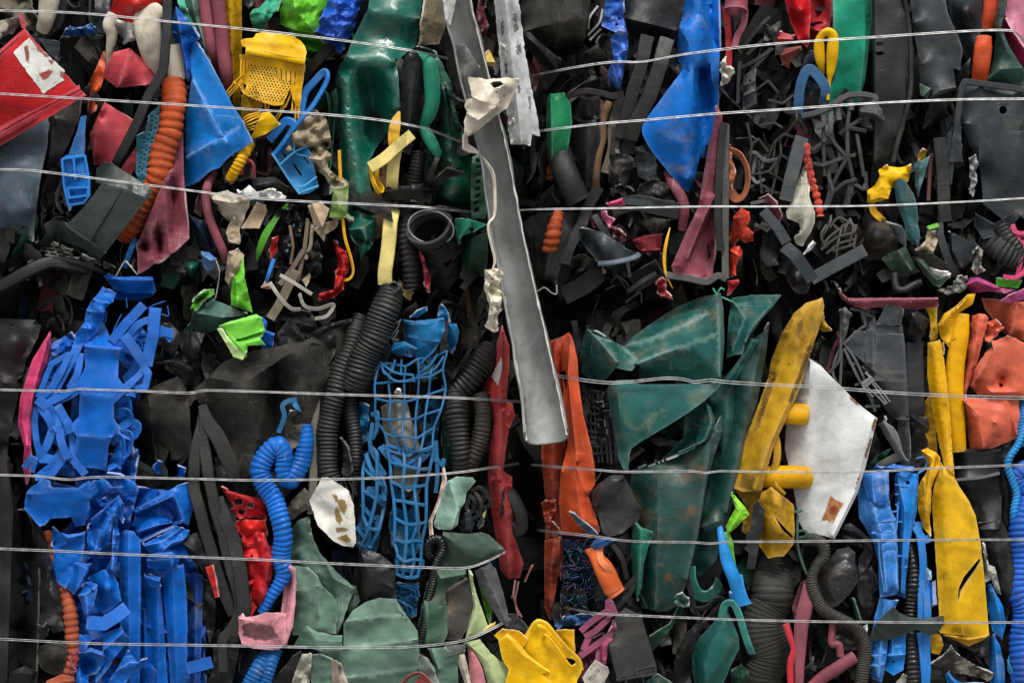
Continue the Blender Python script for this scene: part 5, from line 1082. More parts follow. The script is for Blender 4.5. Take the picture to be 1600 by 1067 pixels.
hose('corrugated_pipe', 'terracotta corrugated pipe running down beside the blue crate', plastic('a85236', .55, .4, .3, dcol='4b352a'), -4, '290,130,-14,.7 305,230,-8,.8 360,380,-2,.8 405,520,0,.9 435,640,2,1 445,780,2,1 440,900,0,1 420,1000,-2,1.1 400,1130,-10,1.2', 47, 42, amp=.2, duty=.5, hollow=.8)
sheet('ribbed_sheet', 'terracotta ribbed sheet edge at the bottom left corner', plastic('a85236', .55, .4, .3, dcol='4b352a'), 2, '250,1130 290,1050,4 380,1010,4 460,1025,4 465,1130', cr=('260,1080,6 460,1050,8', '265,1105,0 460,1080,2'), nz=(2, 20))
strands('plastic_net', 'purple net scrap on the terracotta pipe', PU, 12, ['440,920 455,880,4 470,920 450,960 440,920', '455,880 480,860', '450,960 470,990,2 440,1000'], 10, 8, round_=True)
# dark pieces right of the blue crate, upper
at(0, 420)
sheet('plastic_board', 'grey-black flat piece behind the crate lattice at the right', CH, -22, '970,340 1050,330,4 1110,400,4 1135,545,0 1030,560,-2 960,560', cr=('1050,340,6 1060,550,6',), nz=(3, 25))
sheet('rubber_sheet', 'black rubber sheet with a pale worn flank and a fold', KR, -10, '1095,390,-6 1180,385,2 1262,400,4 1230,500,2 1195,605,2 1110,585,-4 1130,540,-4', cr=('1180,390,8 1190,560,8',), nz=(4, 20))
sheet('rubber_sheet', 'black rubber sheet rolled over at its top, right of the crate lattice', KR, -8, '940,580,-4 1040,560,4 1120,575,4 1190,610,2 1200,680,-4 1140,690 1050,640,0 1035,600,0', cr=('950,585,4 1080,575,12 1190,630,8',), nz=(4, 20))
sheet('rubber_box', 'black box-like lump with two faces right of the blue crate', plastic('1a1a17', .55, .9, .5, .5, dcol='55513f'), -6, '905,745,-4 1000,700,4 1090,668,6 1150,735,2 1175,900,2 1172,1130,0 1100,1180,-2 960,1180,-6 935,990,-8 830,980,-14 805,830,-10 900,790,-6', cr=('910,790,8 1140,760,10', '915,795,8 945,1100,4', '810,840,-6 910,830,2'), nz=(4, 40), rag=.4)
at(0, 0, 1)
sheet('rubber_mat', 'large dusty black rubber mat with pale scuffs left of the hoses', KD, -12, '300,612,-4 322,592,0 350,565,6 395,548,8 430,542,6 478,530,4 520,515,2 560,500,-4 540,540,0 512,590,0 498,660,2 492,700,0 450,770,0 430,790,-4 400,800,-8 370,775,-4 345,700,-4 318,640,-2', cr=('330,590,10 380,600,20 440,560,14 490,535,10', '380,600,20 400,700,14 380,780,0', '490,540,8 470,620,18 480,690,4', '430,570,-6 430,680,-10 425,780,-8'), nz=(6, 40), rag=.8)
sheet('rubber_sheet', 'black folded sheet with a grey lip behind the rubber mat', KR, -18, '430,500,-6 455,485,4 488,490,2 500,520,4 470,545 430,550', cr=('440,500,6 490,510,10',), nz=(4, 14))
sheet('rubber_sheet', 'torn black sheet with pale edges beside the upper hoses', CH, -14, '485,520 515,505,4 550,497,4 550,520 530,580 505,600', cr=('490,520,6 545,500,6',), nz=(4, 16))
at(0, 420)
sheet('plastic_sheet', 'teal-grey flap half in shade above the lime box', plastic('41655f', .5, .5, .3), -16, '1185,270,-6 1310,188,4 1420,230,6 1530,280,2 1440,330,-2 1300,390,-8 1130,390,-14 1180,330,-8', cr=('1200,270,4 1370,300,12 1500,290,6',), nz=(4, 30))
sheet('plastic_fragment', 'lime green curled shard left above the teal-grey flap', LG, -8, '1172,250,-4 1200,190,2 1265,135,6 1325,125,4 1310,165,4 1250,195,2 1205,260,2', cr=('1180,245,4 1240,180,-6 1320,140,4',), nz=(4, 12))
sheet('plastic_fragment', 'lime green upright torn panel above the lime box', LI, 2, '1430,60,-2 1490,-20,4 1505,-80,2 1510,50,4 1535,160,4 1560,270,0 1500,250,2 1425,225,-2', cr=('1455,60,8 1465,230,8', '1505,60,8 1520,240,4'), nz=(3, 16))
lb = sheet('plastic_box', 'bright lime green crushed box with two grooves on top of the rubber mat', plastic('6cc03a', .38, .2, .25), 20, '1350,352,-6 1420,325,0 1581,280,6 1615,300,4 1640,390,2 1600,420,4 1640,470,0 1530,475,4 1522,545,2 1490,568,-2 1440,545,-6 1430,500,-4 1380,420,-8', cr=('1365,350,6 1600,300,12', '1480,430,6 1620,385,10', '1470,440,-4 1610,400,0', '1490,470,6 1640,430,8', '1380,370,0 1480,480,14 1520,540,4'), cw=.3, nz=(3, 20), rag=.8)
sheet('torn_rim', None, plastic('b8d68a', .5, .2, .2), 26, '1340,370 1360,365,4 1420,450,6 1500,520,4 1525,510,4 1500,560 1440,540 1400,470', nz=(3, 10), parent=lb)
at(400, 420)
sheet('cup', 'blue ribbed cup half behind the lime box', BL, -2, '0,310,-4 40,295,4 70,330,4 65,380,4 115,400,4 100,480,0 40,510,-4 20,430', cr=('40,310,10 50,390,10 105,410,6',), nz=(3, 14))
sheet('rubber_sheet', 'grey-black curved sheet with a pale seam behind the rubber mat', plastic('2b2f2e', .5, .7, .5), -14, '100,500,-6 130,400,0 210,300,6 250,350,6 305,440,4 200,490,2', cr=('210,305,10 270,400,12 300,445,8',), cw=.4, nz=(4, 20))
sheet('rubber_sheet', 'black torn sheet arching left of the upper hoses', KD, -16, '220,280,-4 250,250,4 330,270,4 350,380 330,415,2 260,380', nz=(6, 14))
# hoses
hose('corrugated_hose', 'thick black corrugated hose with a torn open top leaning right', CH, 14, '845,120,-10,.72 800,230,0,1 740,400,4,1.02 690,520,4,1 640,640,2,.98 600,740,-8,.85', 92, 25, amp=.15, hollow=.8)
sheet('torn_end', 'ragged torn mouth of a black hose above the blue sheet', CH, 18, '790,130,-4 810,100,2 850,85,6 890,110,4 895,160,0 870,190,4 830,180,6', nz=(9, 8), rag=2)
hose('corrugated_hose', 'long black corrugated hose left of the thick leaning hose', K, 2, '650,300,-16,.75 600,420,-4,.95 540,600,2,1 490,760,6,1 455,900,6,1 440,1080,4,1.05 445,1240,2,1.05 480,1350,-2,1 520,1420,-10,.9', 64, 25, amp=.15)
at(400, 620)
hose('corrugated_hose', 'black corrugated hose squeezed between the long hose and the blue net', K, -8, '570,0,-4 590,120,0 605,250,2 605,380,2 600,480,-4 595,600,-12', 48, 22, amp=.16)
sheet('rag', 'torn black fabric loop hanging between the two hoses', KD, 4, '515,250 570,320,6 590,440,4 560,500,4 530,470 545,360,-4', nz=(6, 12), rag=2)
strands('fringe', 'black frayed fibres under the fabric loop', KD, -2, ['560,500 600,580,4 590,680', '580,480 620,600', '610,520 590,620', '540,480 570,600'], 9, 6)
sweep('wooden_stick', 'grey weathered batten standing left of the long hose', plastic('5d5b50', .75, .7, .4, .7, streak=.6), -2, '370,0,-4 362,250,2 355,500,4 345,720,0', bar(52, 16, .3), wob=3)
sheet('rag', 'grey dirty cloth lump hanging beside the blue hose fold', plastic('5a584f', .85, .8, .2, .8), -4, '175,170,-4 210,90,4 280,80,4 285,200,2 270,290,0 225,320,2 185,280,-4', nz=(6, 18))
sheet('rubber_flap', 'grey dusty rubber tongue under the blue hose fold', plastic('56544b', .8, .9, .3, .7), 2, '158,740,-4 220,640,2 300,560,4 335,600,2 330,690,2 280,710,4 210,772,-2 170,770,-6', ctl='250,680,10', soft=True, nz=(3, 20))
strands('plastic_strip', 'torn cyan strip winding above the blue hose fold', BN, 4, ['140,220 175,120,4 165,50,6 230,20,4 300,40', '230,20 250,60,6 300,80,4 305,20'], 30, 8)
hose('corrugated_hose', 'bright blue corrugated hose folded over on itself', plastic('0b5eb4', .3, .25, .35), 14, '325,170,-6,.5 310,290,-4,.75 270,420,-2,.85 215,520,0,.8 175,470,4,.8 180,360,6,.85 140,300,6,.9 70,370,2,1 20,450,2,1 55,540,4,1 110,640,6,1 145,760,6,1 160,880,4,1 150,990,2,.95 170,1090,0,.85 140,1180,-4,.7 90,1250,-8,.65 40,1330,-14,.6', 66, 30, amp=.14, helix=1, n=22)
at(400, 797)
hose('corrugated_hose', 'blue corrugated hose end at the bottom, left of its neighbour', plastic('0a5698', .3, .25, .35), 6, '90,860,-10 20,960,2 -40,1080,0 -80,1160,-4', 52, 26, amp=.14)
hose('corrugated_hose', 'blue corrugated hose end at the bottom under the pale pink sheet', plastic('0a5698', .3, .25, .35), 10, '130,850,-10 90,960,2 50,1080,0 30,1160,-4', 44, 24, amp=.14)
# red lumps
at(0, 620)
sheet('plastic_bracket', 'red moulded lattice bracket left of the blue hose', RD, 2, '1365,555,-4 1420,580,2 1490,600,6 1581,625,4 1640,650,2 1640,760,0 1581,740,4 1480,750,2 1420,700,-2 1450,680 1400,620,-4', holes=['1440,630 1490,625 1500,665 1455,665', '1530,650 1575,655 1560,690 1520,680', '1480,690 1520,700 1500,730 1470,715'], cr=('1400,590,8 1500,620,12 1640,680,8',), nz=(4, 16))
sheet('bag', 'smooth red crushed bottle part under the red bracket', RR, 4, '1450,770,-4 1520,755,4 1640,760,4 1650,860,2 1581,885,2 1510,870,0 1460,820,-4', ctl='1550,810,12', soft=True, nz=(3, 25))
sheet('plastic_bracket', 'red ribbed bracket with a bolt hole below the crushed red bottle', RD, 4, '1490,960,-4 1530,920,2 1620,900,4 1680,920,2 1690,1040,2 1600,1067,4 1540,1060 1500,1020', holes=['1545,975 1560,970 1562,988 1548,990', '1600,930 1630,935 1625,960 1600,955'], cr=('1500,980,6 1580,1000,12 1680,960,6',), nz=(4, 16))
at(400, 797)
sheet('plastic_sheet', 'torn red ribbed sheet tapering down left of the blue hose', RD, 6, '-90,170,-6 0,130,2 50,140,4 80,220,6 108,300,4 100,400,2 60,530,2 30,590,0 -40,600,-4 -30,500,-4 -70,400,-4', cr=('0,150,10 60,300,14 20,560,8', '-60,200,4 0,330,4 -20,560,0', '50,180,12 90,300,14 50,520,8'), nz=(5, 16))
strands('plastic_strip', 'thin red strips below the torn red sheet', RD, 2, ['0,590 -30,640 -40,690', '20,420 -60,470,4 -20,560', '-10,570 -60,620'], 22, 8)
at(0, 797)
sheet('plastic_fragment', 'small red chip stuck between the black straps', RR, 18, '1268,352 1310,335,4 1330,420,4 1348,535,2 1328,540 1300,440', nz=(2, 14))
# black straps
at(0, 620)
for i, (p, w, dd, lb) in enumerate((('1255,50,-8,.6 1290,160,0,1 1360,280,4,1.1 1420,420,2,1.1 1450,520,-6,.8', 88, 8, 'black rubber strap lying over its neighbours, its upper end pointed'),
                                    ('1250,60,-4,.5 1225,250,0,.9 1200,420,2,1 1190,540,0,1 1230,700,2,1 1290,900,2,1 1340,1080,2,1.1 1400,1250,2,1 1440,1340,-2,.8', 74, 2, 'leftmost long black strap touching the square blue tray'),
                                    ('1255,80,-8,.5 1260,300,0,1 1290,500,2,1 1330,700,4,1 1390,920,4,1 1440,1100,4,1 1470,1300,2,.9 1420,1430,0,.9 1370,1500,0,.9 1380,1700,-6,.9', 70, 6, 'long black strap bending back at the bottom beside the red chip'),
                                    ('1350,610,-6,.8 1390,740,2,1 1440,900,4,1.1 1490,1100,4,1.1 1500,1300,2,1.1 1460,1480,-4,1', 80, 10, 'black strap with a folded square top left of the red bracket'))):
    sweep('rubber_strap', lb, plastic('242524', .58, .7, .5, .5, dcol='5a574e'), dd, p, bar(w, 20, .35), wob=4, tw=(0, 12 - 6 * i))
at(0, 797)
sheet('rubber_sheet', 'black rubber triangle left of the black straps', KR, -2, '1112,185,-4 1180,150,4 1250,120,-4 1290,300,4 1290,430,2 1240,360,4 1180,300,2', cr=('1115,195,8 1200,250,12 1280,340,8',), nz=(4, 25))
sheet('rubber_sheet', 'dark sheet hanging below the small red chip', KR, -16, '1230,420 1300,440,4 1330,560,4 1320,760 1290,810 1250,600', nz=(5, 25))
sheet('rubber_sheet', 'black rubber drape at the bottom between blue planks and pale pink sheet', KR, -22, '1310,760 1400,700,4 1480,760,4 1470,900 1420,1130 1250,1130 1320,950', nz=(6, 30))
at(0, 420)
# ================================================================== bottom bale, around the blue net and under the gutter
at(400, 420)
n = sheet('net_crate', 'sky-blue crushed net crate, a bent sheet above its open mesh', BN, 2, '905,312,-8 985,322,-2 1080,310,2 1162,300,0 1165,380,4 1135,460,6 1090,530,6 1050,570,4 1005,605,0 975,520,-2 925,450,-6', cr=('910,320,6 1040,345,14 1160,310,6', '940,420,4 1060,440,12 1140,450,10'), cw=.3, nz=(4, 25), rag=.8)
sheet('tab', None, BN, 0, '950,300 1000,260,4 1050,235,4 1050,260,4 1000,300', parent=n, nz=(3, 10))
sheet('tab', None, BN, -2, '1120,290 1140,220,4 1180,250,4 1190,330,2 1165,320', parent=n, nz=(3, 10))
sheet('clip', None, BN, -4, '1185,335 1240,340,6 1255,390,4 1245,460,4 1200,520,0 1180,430', cr=('1190,345,8 1220,380,12 1240,450,6',), parent=n, nz=(3, 12))
sheet('hinge_block', None, BN, 6, '820,500,-4 860,455,2 920,448,4 1000,490,4 960,545,4 880,530,0 835,520,-4', holes=['925,510 942,505 946,525 932,530'], cr=('840,505,6 920,470,12 990,500,8',), parent=n, nz=(3, 14))
strands('netting', None, BN, 8, ['770,580 860,640,4 965,655,6', '780,620 860,690,4 980,690,6', '965,650 985,700,4', '860,560 840,640', '900,560 895,660,4', '770,570 790,640,4 810,650', '1000,600 1050,550,6 1120,470,6 1160,310', '1010,640 1070,600,6 1120,530,4', '1010,660 1100,620,4 1160,540', '1030,580 1050,620', '1070,545 1090,590', '990,660 1060,640 1090,600'], 14, 16, parent=n)
gridnet('netting', None, BN, 10, '745,590,-8 750,760,-4 745,900,0 800,1050,2 830,1130,0', '1170,500,-10 1160,700,-4 1130,860,-2 1100,1000,0 1080,1100,0', 5, 5, 14, 20, jit=4.2, sag=8, skip=.04, parent=n)
at(400, 620)
gridnet('netting', None, BN, 12, '800,300,-4 830,480,2 850,620,4 865,760,4 870,900,2 875,1000,0 870,1100,-4', '1110,320,-8 1070,520,-2 1060,640,2 1040,800,2 1010,950,2 1020,1060,0 1000,1110,-4', 3, 7, 20, 24, jit=3.2, sag=3, parent=n)
gridnet('netting', None, BN, 4, '700,300,-8 680,420,-2 655,600,0 640,780,0 640,900,-6', '770,440,-4 800,560,2 800,660,2 760,800,2 700,940,-4', 2, 4, 22, 22, jit=5, parent=n)
for p_ in ['715,110 750,100,4 745,200,4 720,260', '720,160 705,300,4 760,420,4 800,480', '680,350 710,440,6 770,520,4 795,640,4', '690,560 770,620,4 795,640', '660,600 740,560', '650,660 720,740,4 760,740', '640,780 700,850,4 680,920', '750,740 745,850 700,930', '620,800 680,880', '1090,350 1150,420 1160,380', '1100,280 1110,400', '780,300 860,380,6 930,410,8 1040,350,4', '760,310 840,400,4 900,440', '1080,340 1000,410,6 920,450', '1110,270 1120,470 1110,590', '870,1010 880,1060 1010,1065 1030,1000']:
    strands('net_bar', None, BN, 2, [p_], 26, 14, parent=n)
sheet('film', None, plastic('0d5d88', .35, .3, .4), -14, '640,30 700,60,4 690,250 650,320 625,200', parent=n, nz=(5, 14))
sheet('film', None, plastic('0d5d88', .35, .3, .4), -26, '860,560 1000,620,4 1010,900 960,1060 860,1060 820,800', parent=n, nz=(6, 25))
sheet('film', None, plastic('0b5078', .35, .3, .4), -30, '620,560 720,560,4 790,760 740,960 640,900', parent=n, nz=(6, 25))
sheet('film', None, plastic('0b5078', .35, .3, .4), -34, '980,60 1140,0,4 1120,300 1040,330 1000,200', parent=n, nz=(6, 25))
at(400, 797)
strands('cord', None, BN, -4, ['880,460 950,480,4 960,520 930,545', '900,470 975,490,4 990,540', '920,460 990,480 1010,530', '870,550 920,580,4 940,630', '890,560 960,600 970,640', '950,520 1000,545', '870,590 930,640'], 11, 10, parent=n, round_=True)
sheet('film', None, BN, -16, '860,450 1010,450,4 990,640 960,660 870,560', parent=n, nz=(5, 14))
at(400, 620)
sheet('lamp_cover', 'grey-beige translucent cover caught inside the blue net', plastic('86857a', .35, .6, .4, dcol='4b463a'), -10, '770,60,-6 850,10,0 930,20,4 975,180,4 1010,290,4 1030,350,2 990,420,2 1000,560,-2 940,585,0 850,540,-4 850,420,0 800,290,-4 780,170,-6', cr=('860,20,8 900,260,12 950,420,6', '930,30,8 990,340,8', '850,430,4 1000,420,8'), nz=(3, 30), rag=.4)
at(400, 420)
sheet('plastic_fragment', 'small white pointed shard sticking up at the wire over the blue net', WH, 14, '855,770 868,745,4 885,748,6 908,775,4', nz=(2, 8))
sheet('plastic_fragment', 'grey bent tab between the thick hose and the blue net', GY, -4, '700,640,-4 735,590,2 765,575,4 770,610,4 720,680', cr=('705,650,6 760,590,8',), nz=(3, 10))
strands('wire_bundle', 'frayed pale wires at the corner of the sky-blue sheet', GY, -6, ['820,400 860,340,4 890,320', '830,420 870,370 895,310', '850,430 880,380', '810,380 840,430 880,440'], 8, 8, round_=True)
# hoses right of the net
hose('corrugated_hose', 'black corrugated hose curving behind the red fender, upper one', K, -10, '1440,500,-20,.9 1380,580,-6,1 1310,680,0,1 1230,770,0,1 1190,830,-8,.9', 86, 26, amp=.15)
sheet('plastic_sheet', 'dark worn plank leaning on the upper curved hose', CH, -4, '1180,700 1250,600,4 1340,440,4 1365,425,4 1300,570,4 1220,700', cr=('1200,680,6 1350,440,8',), nz=(3, 25))
at(400, 620)
hose('corrugated_hose', 'black corrugated hose hanging straight right of the blue net', K, 2, '1235,-20,-8 1240,100,2 1255,220,4 1265,330,2 1275,440,-6', 74, 26, amp=.15)
hose('corrugated_hose', 'muddy black corrugated hose beside the red fender', plastic('25231d', .6, .9, .4, dcol='6b5c36'), 0, '1385,-10,-10 1400,100,0 1395,220,4 1360,340,2 1310,430,-6', 56, 24, amp=.15)
sheet('rubber_sheet', 'dark green-black sheet between the blue net and hanging hose', DG2, -20, '1150,0 1200,100,4 1220,400 1180,440 1150,300', nz=(4, 20))
# red fender
at(0, 0, 1)
f = sheet('mudguard', 'long red battered fender beside the dark slot under the gutter', plastic('a83a38', .42, .5, .4, dcol='57453f'), -10, '784,508,-14 796,540,-6 796,575,0 792,612,2 792,640,4 796,668,4 790,705,4 786,735,2 800,745,0 803,790,2 801,830,2 808,850,0 818,880,-4 812,902,-4 795,905,0 782,890,-2 778,860,-2 768,800,-6 762,740,-6 765,705,-2 770,660,0 757,625,-6 752,612,-10 765,580,-10', cr=('786,520,-2 782,600,10 785,680,12 776,740,8 790,800,12 795,900,6', '760,620,0 790,640,10', '770,750,4 800,760,8'), nz=(4, 25), rag=.6)
sheet('scraped_patch', 'scraped white patch', WH, 1.2, '768,588 783,558 785,575 777,601', on=f, th=1, nz=(1, 10), parent=f)
sheet('torn_slit', 'dark slit', KD, 1.0, '784,768 789,762 788,800 781,810', on=f, th=.6, nz=(1, 10), parent=f)
sheet('lump', None, plastic('a83a38', .42, .5, .4, dcol='57453f'), 2, '785,625 800,630,6 805,650,6 795,668,4 785,660', ctl='795,648,12', soft=True, parent=f)
strands('rubber_loop', 'black rubber loop hanging at the edge of the dark slot', CH, -8, [[[796, 770], [806, 785, 4], [814, 805, 6], [815, 822, 4], [808, 828, 2], [800, 820]]], 20, 20)
at(0, 0, 1)
strands('rubber_loop', 'black rubber hook hanging in the dark slot right of the red fender', CH, -14, ['797,775 806,785,4 813,805,6 814,822,4 807,828,2 800,812'], 7, 5)
# mint and sage sheets
at(400, 620)
sheet('plastic_board', 'pale mint green panel with worn edges under the hanging hose', MT, 10, '1098,780,-4 1130,660,0 1180,520,2 1240,490,4 1340,500,4 1358,520,2 1300,590,2 1290,650,4 1262,690,4 1245,790,2 1205,822,2 1125,815,-2 1100,800,-6', cr=('1190,525,8 1250,700,10 1210,810,6',), cw=.3, nz=(3, 30), rag=.7)
sheet('plastic_strip', 'pinkish cream thin edge left of the pale mint panel', plastic('c0a294', .5, .4, .3), 2, '1150,400 1170,520,4 1130,640,4 1080,760,2 1088,870,2 1072,870 1065,770 1120,640 1148,520', nz=(3, 16))
strands('rubber_tangle', 'black curly rubber loops beside the mint panel', K, 6, ['1330,580 1380,560,6 1430,600,4 1440,660 1400,690', '1310,600 1350,640,6 1340,700 1310,720', '1350,580 1390,650,8 1380,720,4 1330,760', '1400,570 1450,640,4 1430,680', '1360,700 1400,740 1370,800', '1320,620 1300,680 1330,720'], 26, 14)
sheet('plastic_fragment', 'pale yellow-green slip between black loops and the sage sheet', plastic('a4a878', .5, .5, .3), 2, '1385,730 1420,700,4 1405,790 1375,815', nz=(3, 10))
sheet('plastic_sheet', 'grey folded scrap under the black curly loops', SL, 2, '1250,790,-4 1290,710,4 1320,700,4 1350,780,2 1330,840 1270,840', cr=('1290,715,8 1300,830,8',), nz=(3, 14))
hose('corrugated_hose', 'thin black corrugated hose knotted at its top and running down to the sage sheets', KG, 6, '1120,1010,-10,.6 1065,980,-4,.9 1070,910,4,1.1 1130,885,8,1.1 1155,940,6,1 1110,1030,4,1 1085,1130,4,1 1050,1270,4,1 1035,1400,2,1 1000,1560,-4,1', 30, 17, amp=.2, helix=1, n=14)
at(400, 797)
d1 = 'sage'
sheet('plastic_sheet', 'long sage green sheet with a fold running down to a torn point', SG, -2, '215,110,-6 270,60,0 320,40,4 355,180,4 400,270,4 510,390,4 612,482,2 590,530,4 548,640,4 500,770,2 420,760,0 380,560,-2 300,420,-6 220,330,-8', cr=('320,45,10 360,200,10 480,420,14 600,485,8', '250,250,-2 340,205,6', '370,385,4 440,340,8'), cw=.25, nz=(6, 35))
sheet('plastic_sheet', 'rounded sage green sheet standing in front of the folded one', SG, 6, '225,340,-4 310,350,2 380,410,4 415,470,6 470,520,4 500,570,4 505,660,2 490,760,2 300,770,0 225,770,-6', cr=('385,470,10 395,730,10', '225,500,2 410,480,10'), cw=.12, nz=(6, 40))
sheet('plastic_sheet', 'black and sage doubled edge beside the torn sage point', SG2, -6, '560,450 620,470,4 640,560,2 610,610,4 560,640 590,540', cr=('600,470,6 610,600,6',), nz=(4, 16))
sheet('plastic_sheet', 'big sage green sheet with a domed top and thin scored lines', SG, 10, '540,700,-8 600,615,-2 690,560,4 760,542,6 865,546,4 930,650,4 1000,745,2 1010,900,2 1005,1130,0 580,1130,-4 520,960,-4 400,890,-6 380,870,-8 540,860,-2', cr=('540,688,0 760,655,8 925,640,6', '560,850,2 760,825,8 1000,795,6', '570,1035,2 760,1005,8 1005,975,4', '860,548,8 920,660,10'), cw=.6, nz=(6, 45), rag=.8)
sheet('plastic_sheet', 'torn sage green flap with a pointed corner under the wire', SG, 16, '275,760,-4 310,710,2 370,740,4 480,772,4 535,770,2 530,860,4 400,868,2 330,850,0 230,840,-6', cr=('310,715,8 380,800,10 530,810,8',), cw=.3, nz=(4, 25))
at(400, 620)
sheet('plastic_sheet', 'dark sage sheet with torn top under the mint panel', SG2, 14, '1110,1045,-6 1155,830,0 1240,840,4 1310,845,6 1390,835,6 1440,850,4 1535,940,6 1480,985,2 1430,1020,0 1300,1055,-2', cr=('1150,850,6 1300,940,12 1530,940,8',), nz=(4, 35))
at(400, 797)
sheet('plastic_sheet', 'dark green sheet below the wire right of the thin knotted hose', plastic('3a5a48', .5, .5, .4), 4, '1005,700,-4 1030,560,0 1060,440,2 1110,360,4 1300,365,4 1290,405,4 1170,490,4 1180,640,2 1180,760,2 1150,835,0 1000,838,-4', cr=('1115,370,8 1140,420,12 1290,395,8', '1040,560,4 1060,820,4'), nz=(3, 35))
sheet('plastic_sheet', 'dirty black-brown curved sheet right of the dark green sheet', plastic('3a3733', .6, .9, .5, dcol='857a68'), 8, '1168,495,-4 1230,450,2 1300,410,4 1338,500,4 1340,570,4 1312,720,2 1262,800,0 1175,800,-4 1180,640,0', cr=('1180,500,6 1300,430,10',), nz=(3, 35))
sheet('plastic_sheet', 'pale lime translucent blade beside the dirty black sheet', plastic('aebf8a', .4, .3, .2, dcol='6b7048'), 10, '1310,365,-2 1330,400,4 1365,520,4 1432,712,6 1385,760,4 1290,802,0 1340,600,2', cr=('1330,400,10 1360,600,12 1300,790,6',), nz=(3, 30))
sheet('plastic_sheet', 'darker lime leaf tucked behind the pale lime blade', LG, -2, '1370,440 1420,500,4 1455,620,2 1440,700 1400,560', nz=(3, 20))
sheet('plastic_strip', 'grey flat strip slanting down to the yellow bag', plastic('55585a', .5, .5, .5), 8, '1350,375,-4 1440,320,4 1480,360,4 1530,520,2 1580,735,-2 1510,690,2 1400,510,-2', cr=('1400,360,8 1540,680,8',), nz=(3, 30))
sheet('rubber_flap', 'charcoal flap with a pointed top between white cut plastic and blue net', CH, 4, '620,170,-6 640,235,0 700,250,4 770,270,4 860,345,4 860,540,2 700,545,-2 690,600,-6 640,560,-8 650,420,-8', cr=('640,240,8 700,400,12 850,480,8', '690,560,0 700,400,12 860,345,8'), nz=(4, 30))
sh_ = sheet('plastic_sheet', 'white cut-open plastic shell with scraped yellowish marks', plastic('d4d2ca', .4, .3, .3, dcol='8a7440'), 24, '330,-60,-8 370,-130,-2 405,-202,0 445,-200,4 530,-150,8 572,-120,6 600,-40,8 612,60,6 618,200,4 600,230,2 545,220,0 480,190,-2 380,90,-6', ctl='470,20,-6', soft=True, cr=('570,-115,14 585,40,16 600,220,10',), cw=.2, nz=(2, 40), rag=.8)
for q in ('480,10 500,-20 520,20 535,60 520,90 495,60', '500,-60 540,-70 560,-20 545,30 520,0 505,-30', '490,110 540,100 580,115 560,130 500,128', '500,170 560,150 590,190 560,200', '470,-100 500,-90 520,-50 490,-60'):
    sheet('scrape', 'yellow-brown scraped mark', plastic('8a7446', .7, 1.0, .3, dcol='2b2414'), .7, q, on=sh_, th=.5, nz=(.4, 6), rag=2.4, parent=sh_, rim=False)
sheet('plastic_sheet', 'pale pink bent sheet curving behind the wire, smeared with grime', PL, 14, '155,640,-6 165,540,-6 185,400,0 205,330,4 245,360,6 250,450,6 245,580,6 225,720,6 190,830,4 140,850,2 150,700,0', cr=('200,345,10 210,450,-8 165,640,-6', '245,365,10 240,580,14 185,820,8'), cw=.1, nz=(2, 30))
fl_ = sheet('plastic_sheet', 'broad pale pink flap with a dark grimy smear under the wire', plastic('d38d98', .55, 1.0, .4, dcol='2b1f1f'), 20, '-115,660,-4 -90,640,2 -60,660,4 0,650,6 60,630,6 160,630,4 190,640,2 180,820,2 140,860,2 70,860,4 -20,850,4 -90,820,0 -120,720,-6', cr=('-100,670,6 40,690,14 170,650,8',), nz=(3, 35))
for q in ('-90,720 -40,690 40,700 110,720 140,780 60,800 -20,790 -80,770', '-30,740 30,715 90,740 70,770 0,775'):
    sheet('grime_smear', 'dark grimy smear', plastic('6f4a4c', .8, 1.0, .3, dcol='1f1616'), .7, q, on=fl_, th=.5, nz=(.4, 6), rag=4, parent=fl_, rim=False)
sheet('plastic_film', 'white crinkled film at the bottom under the sage sheets', plastic('b5b3a0', .4, .6, .2, dcol='6b6450'), 6, '200,1130,-4 240,1000,2 285,885,6 345,885,6 340,960,4 325,1130,2', cr=('290,890,12 270,1120,8', '330,890,4 310,1100,12'), nz=(7, 14))
sheet('plastic_sheet', 'charcoal sheet curving at the bottom left of the crinkled film', CH, -2, '60,1130 150,1000,4 230,900,4 280,870,4 250,980,2 180,1130', nz=(4, 30))
sheet('plastic_sheet', 'sage strip at the bottom between two pale slivers', SG, 8, '330,890 400,890,4 470,920,4 475,1130 345,1130', nz=(3, 25))
sheet('plastic_fragment', 'cream sliver at the bottom beside the sage strip', plastic('b0a594', .55, .5, .3), 4, '470,925 520,945,4 600,1130,2 500,1130 ', nz=(3, 20))
sheet('plastic_sheet', 'brown sliver standing at the bottom under the big sage sheet', plastic('857668', .6, .5, .3), 12, '468,920 505,935,4 503,1130 472,1130', nz=(2, 20))
sheet('plastic_sheet', 'grey torn sheet at the bottom right of the big sage sheet', GY if False else plastic('75807c', .5, .4, .4), 12, '1010,885,-2 1060,910,4 1105,975,6 1135,1130,4 1010,1130,0 1005,960', cr=('1020,890,8 1100,1000,10',), nz=(4, 25))
sheet('plastic_sheet', 'sage panel at the bottom between the grey torn sheet and cream sliver', SG, 6, '1060,850,-2 1160,845,4 1245,885,4 1245,1130,2 1140,1130,0 1110,970,0', cr=('1130,980,8 1080,850,4',), nz=(3, 30))
sheet('plastic_sheet', 'cream folded sliver at the bottom next to the pink slip', CR, 8, '1230,890,-2 1285,878,4 1300,930,4 1340,1130,2 1310,1130,0', cr=('1260,885,8 1325,1130,6',), nz=(3, 20))
sheet('plastic_sheet', 'pink slip at the bottom between cream sliver and lime sheet', plastic('b8747c', .5, .4, .3), 12, '1305,845,-2 1345,870,4 1400,980,4 1435,1130,2 1330,1130,0', cr=('1325,860,8 1380,1130,8',), nz=(3, 25))
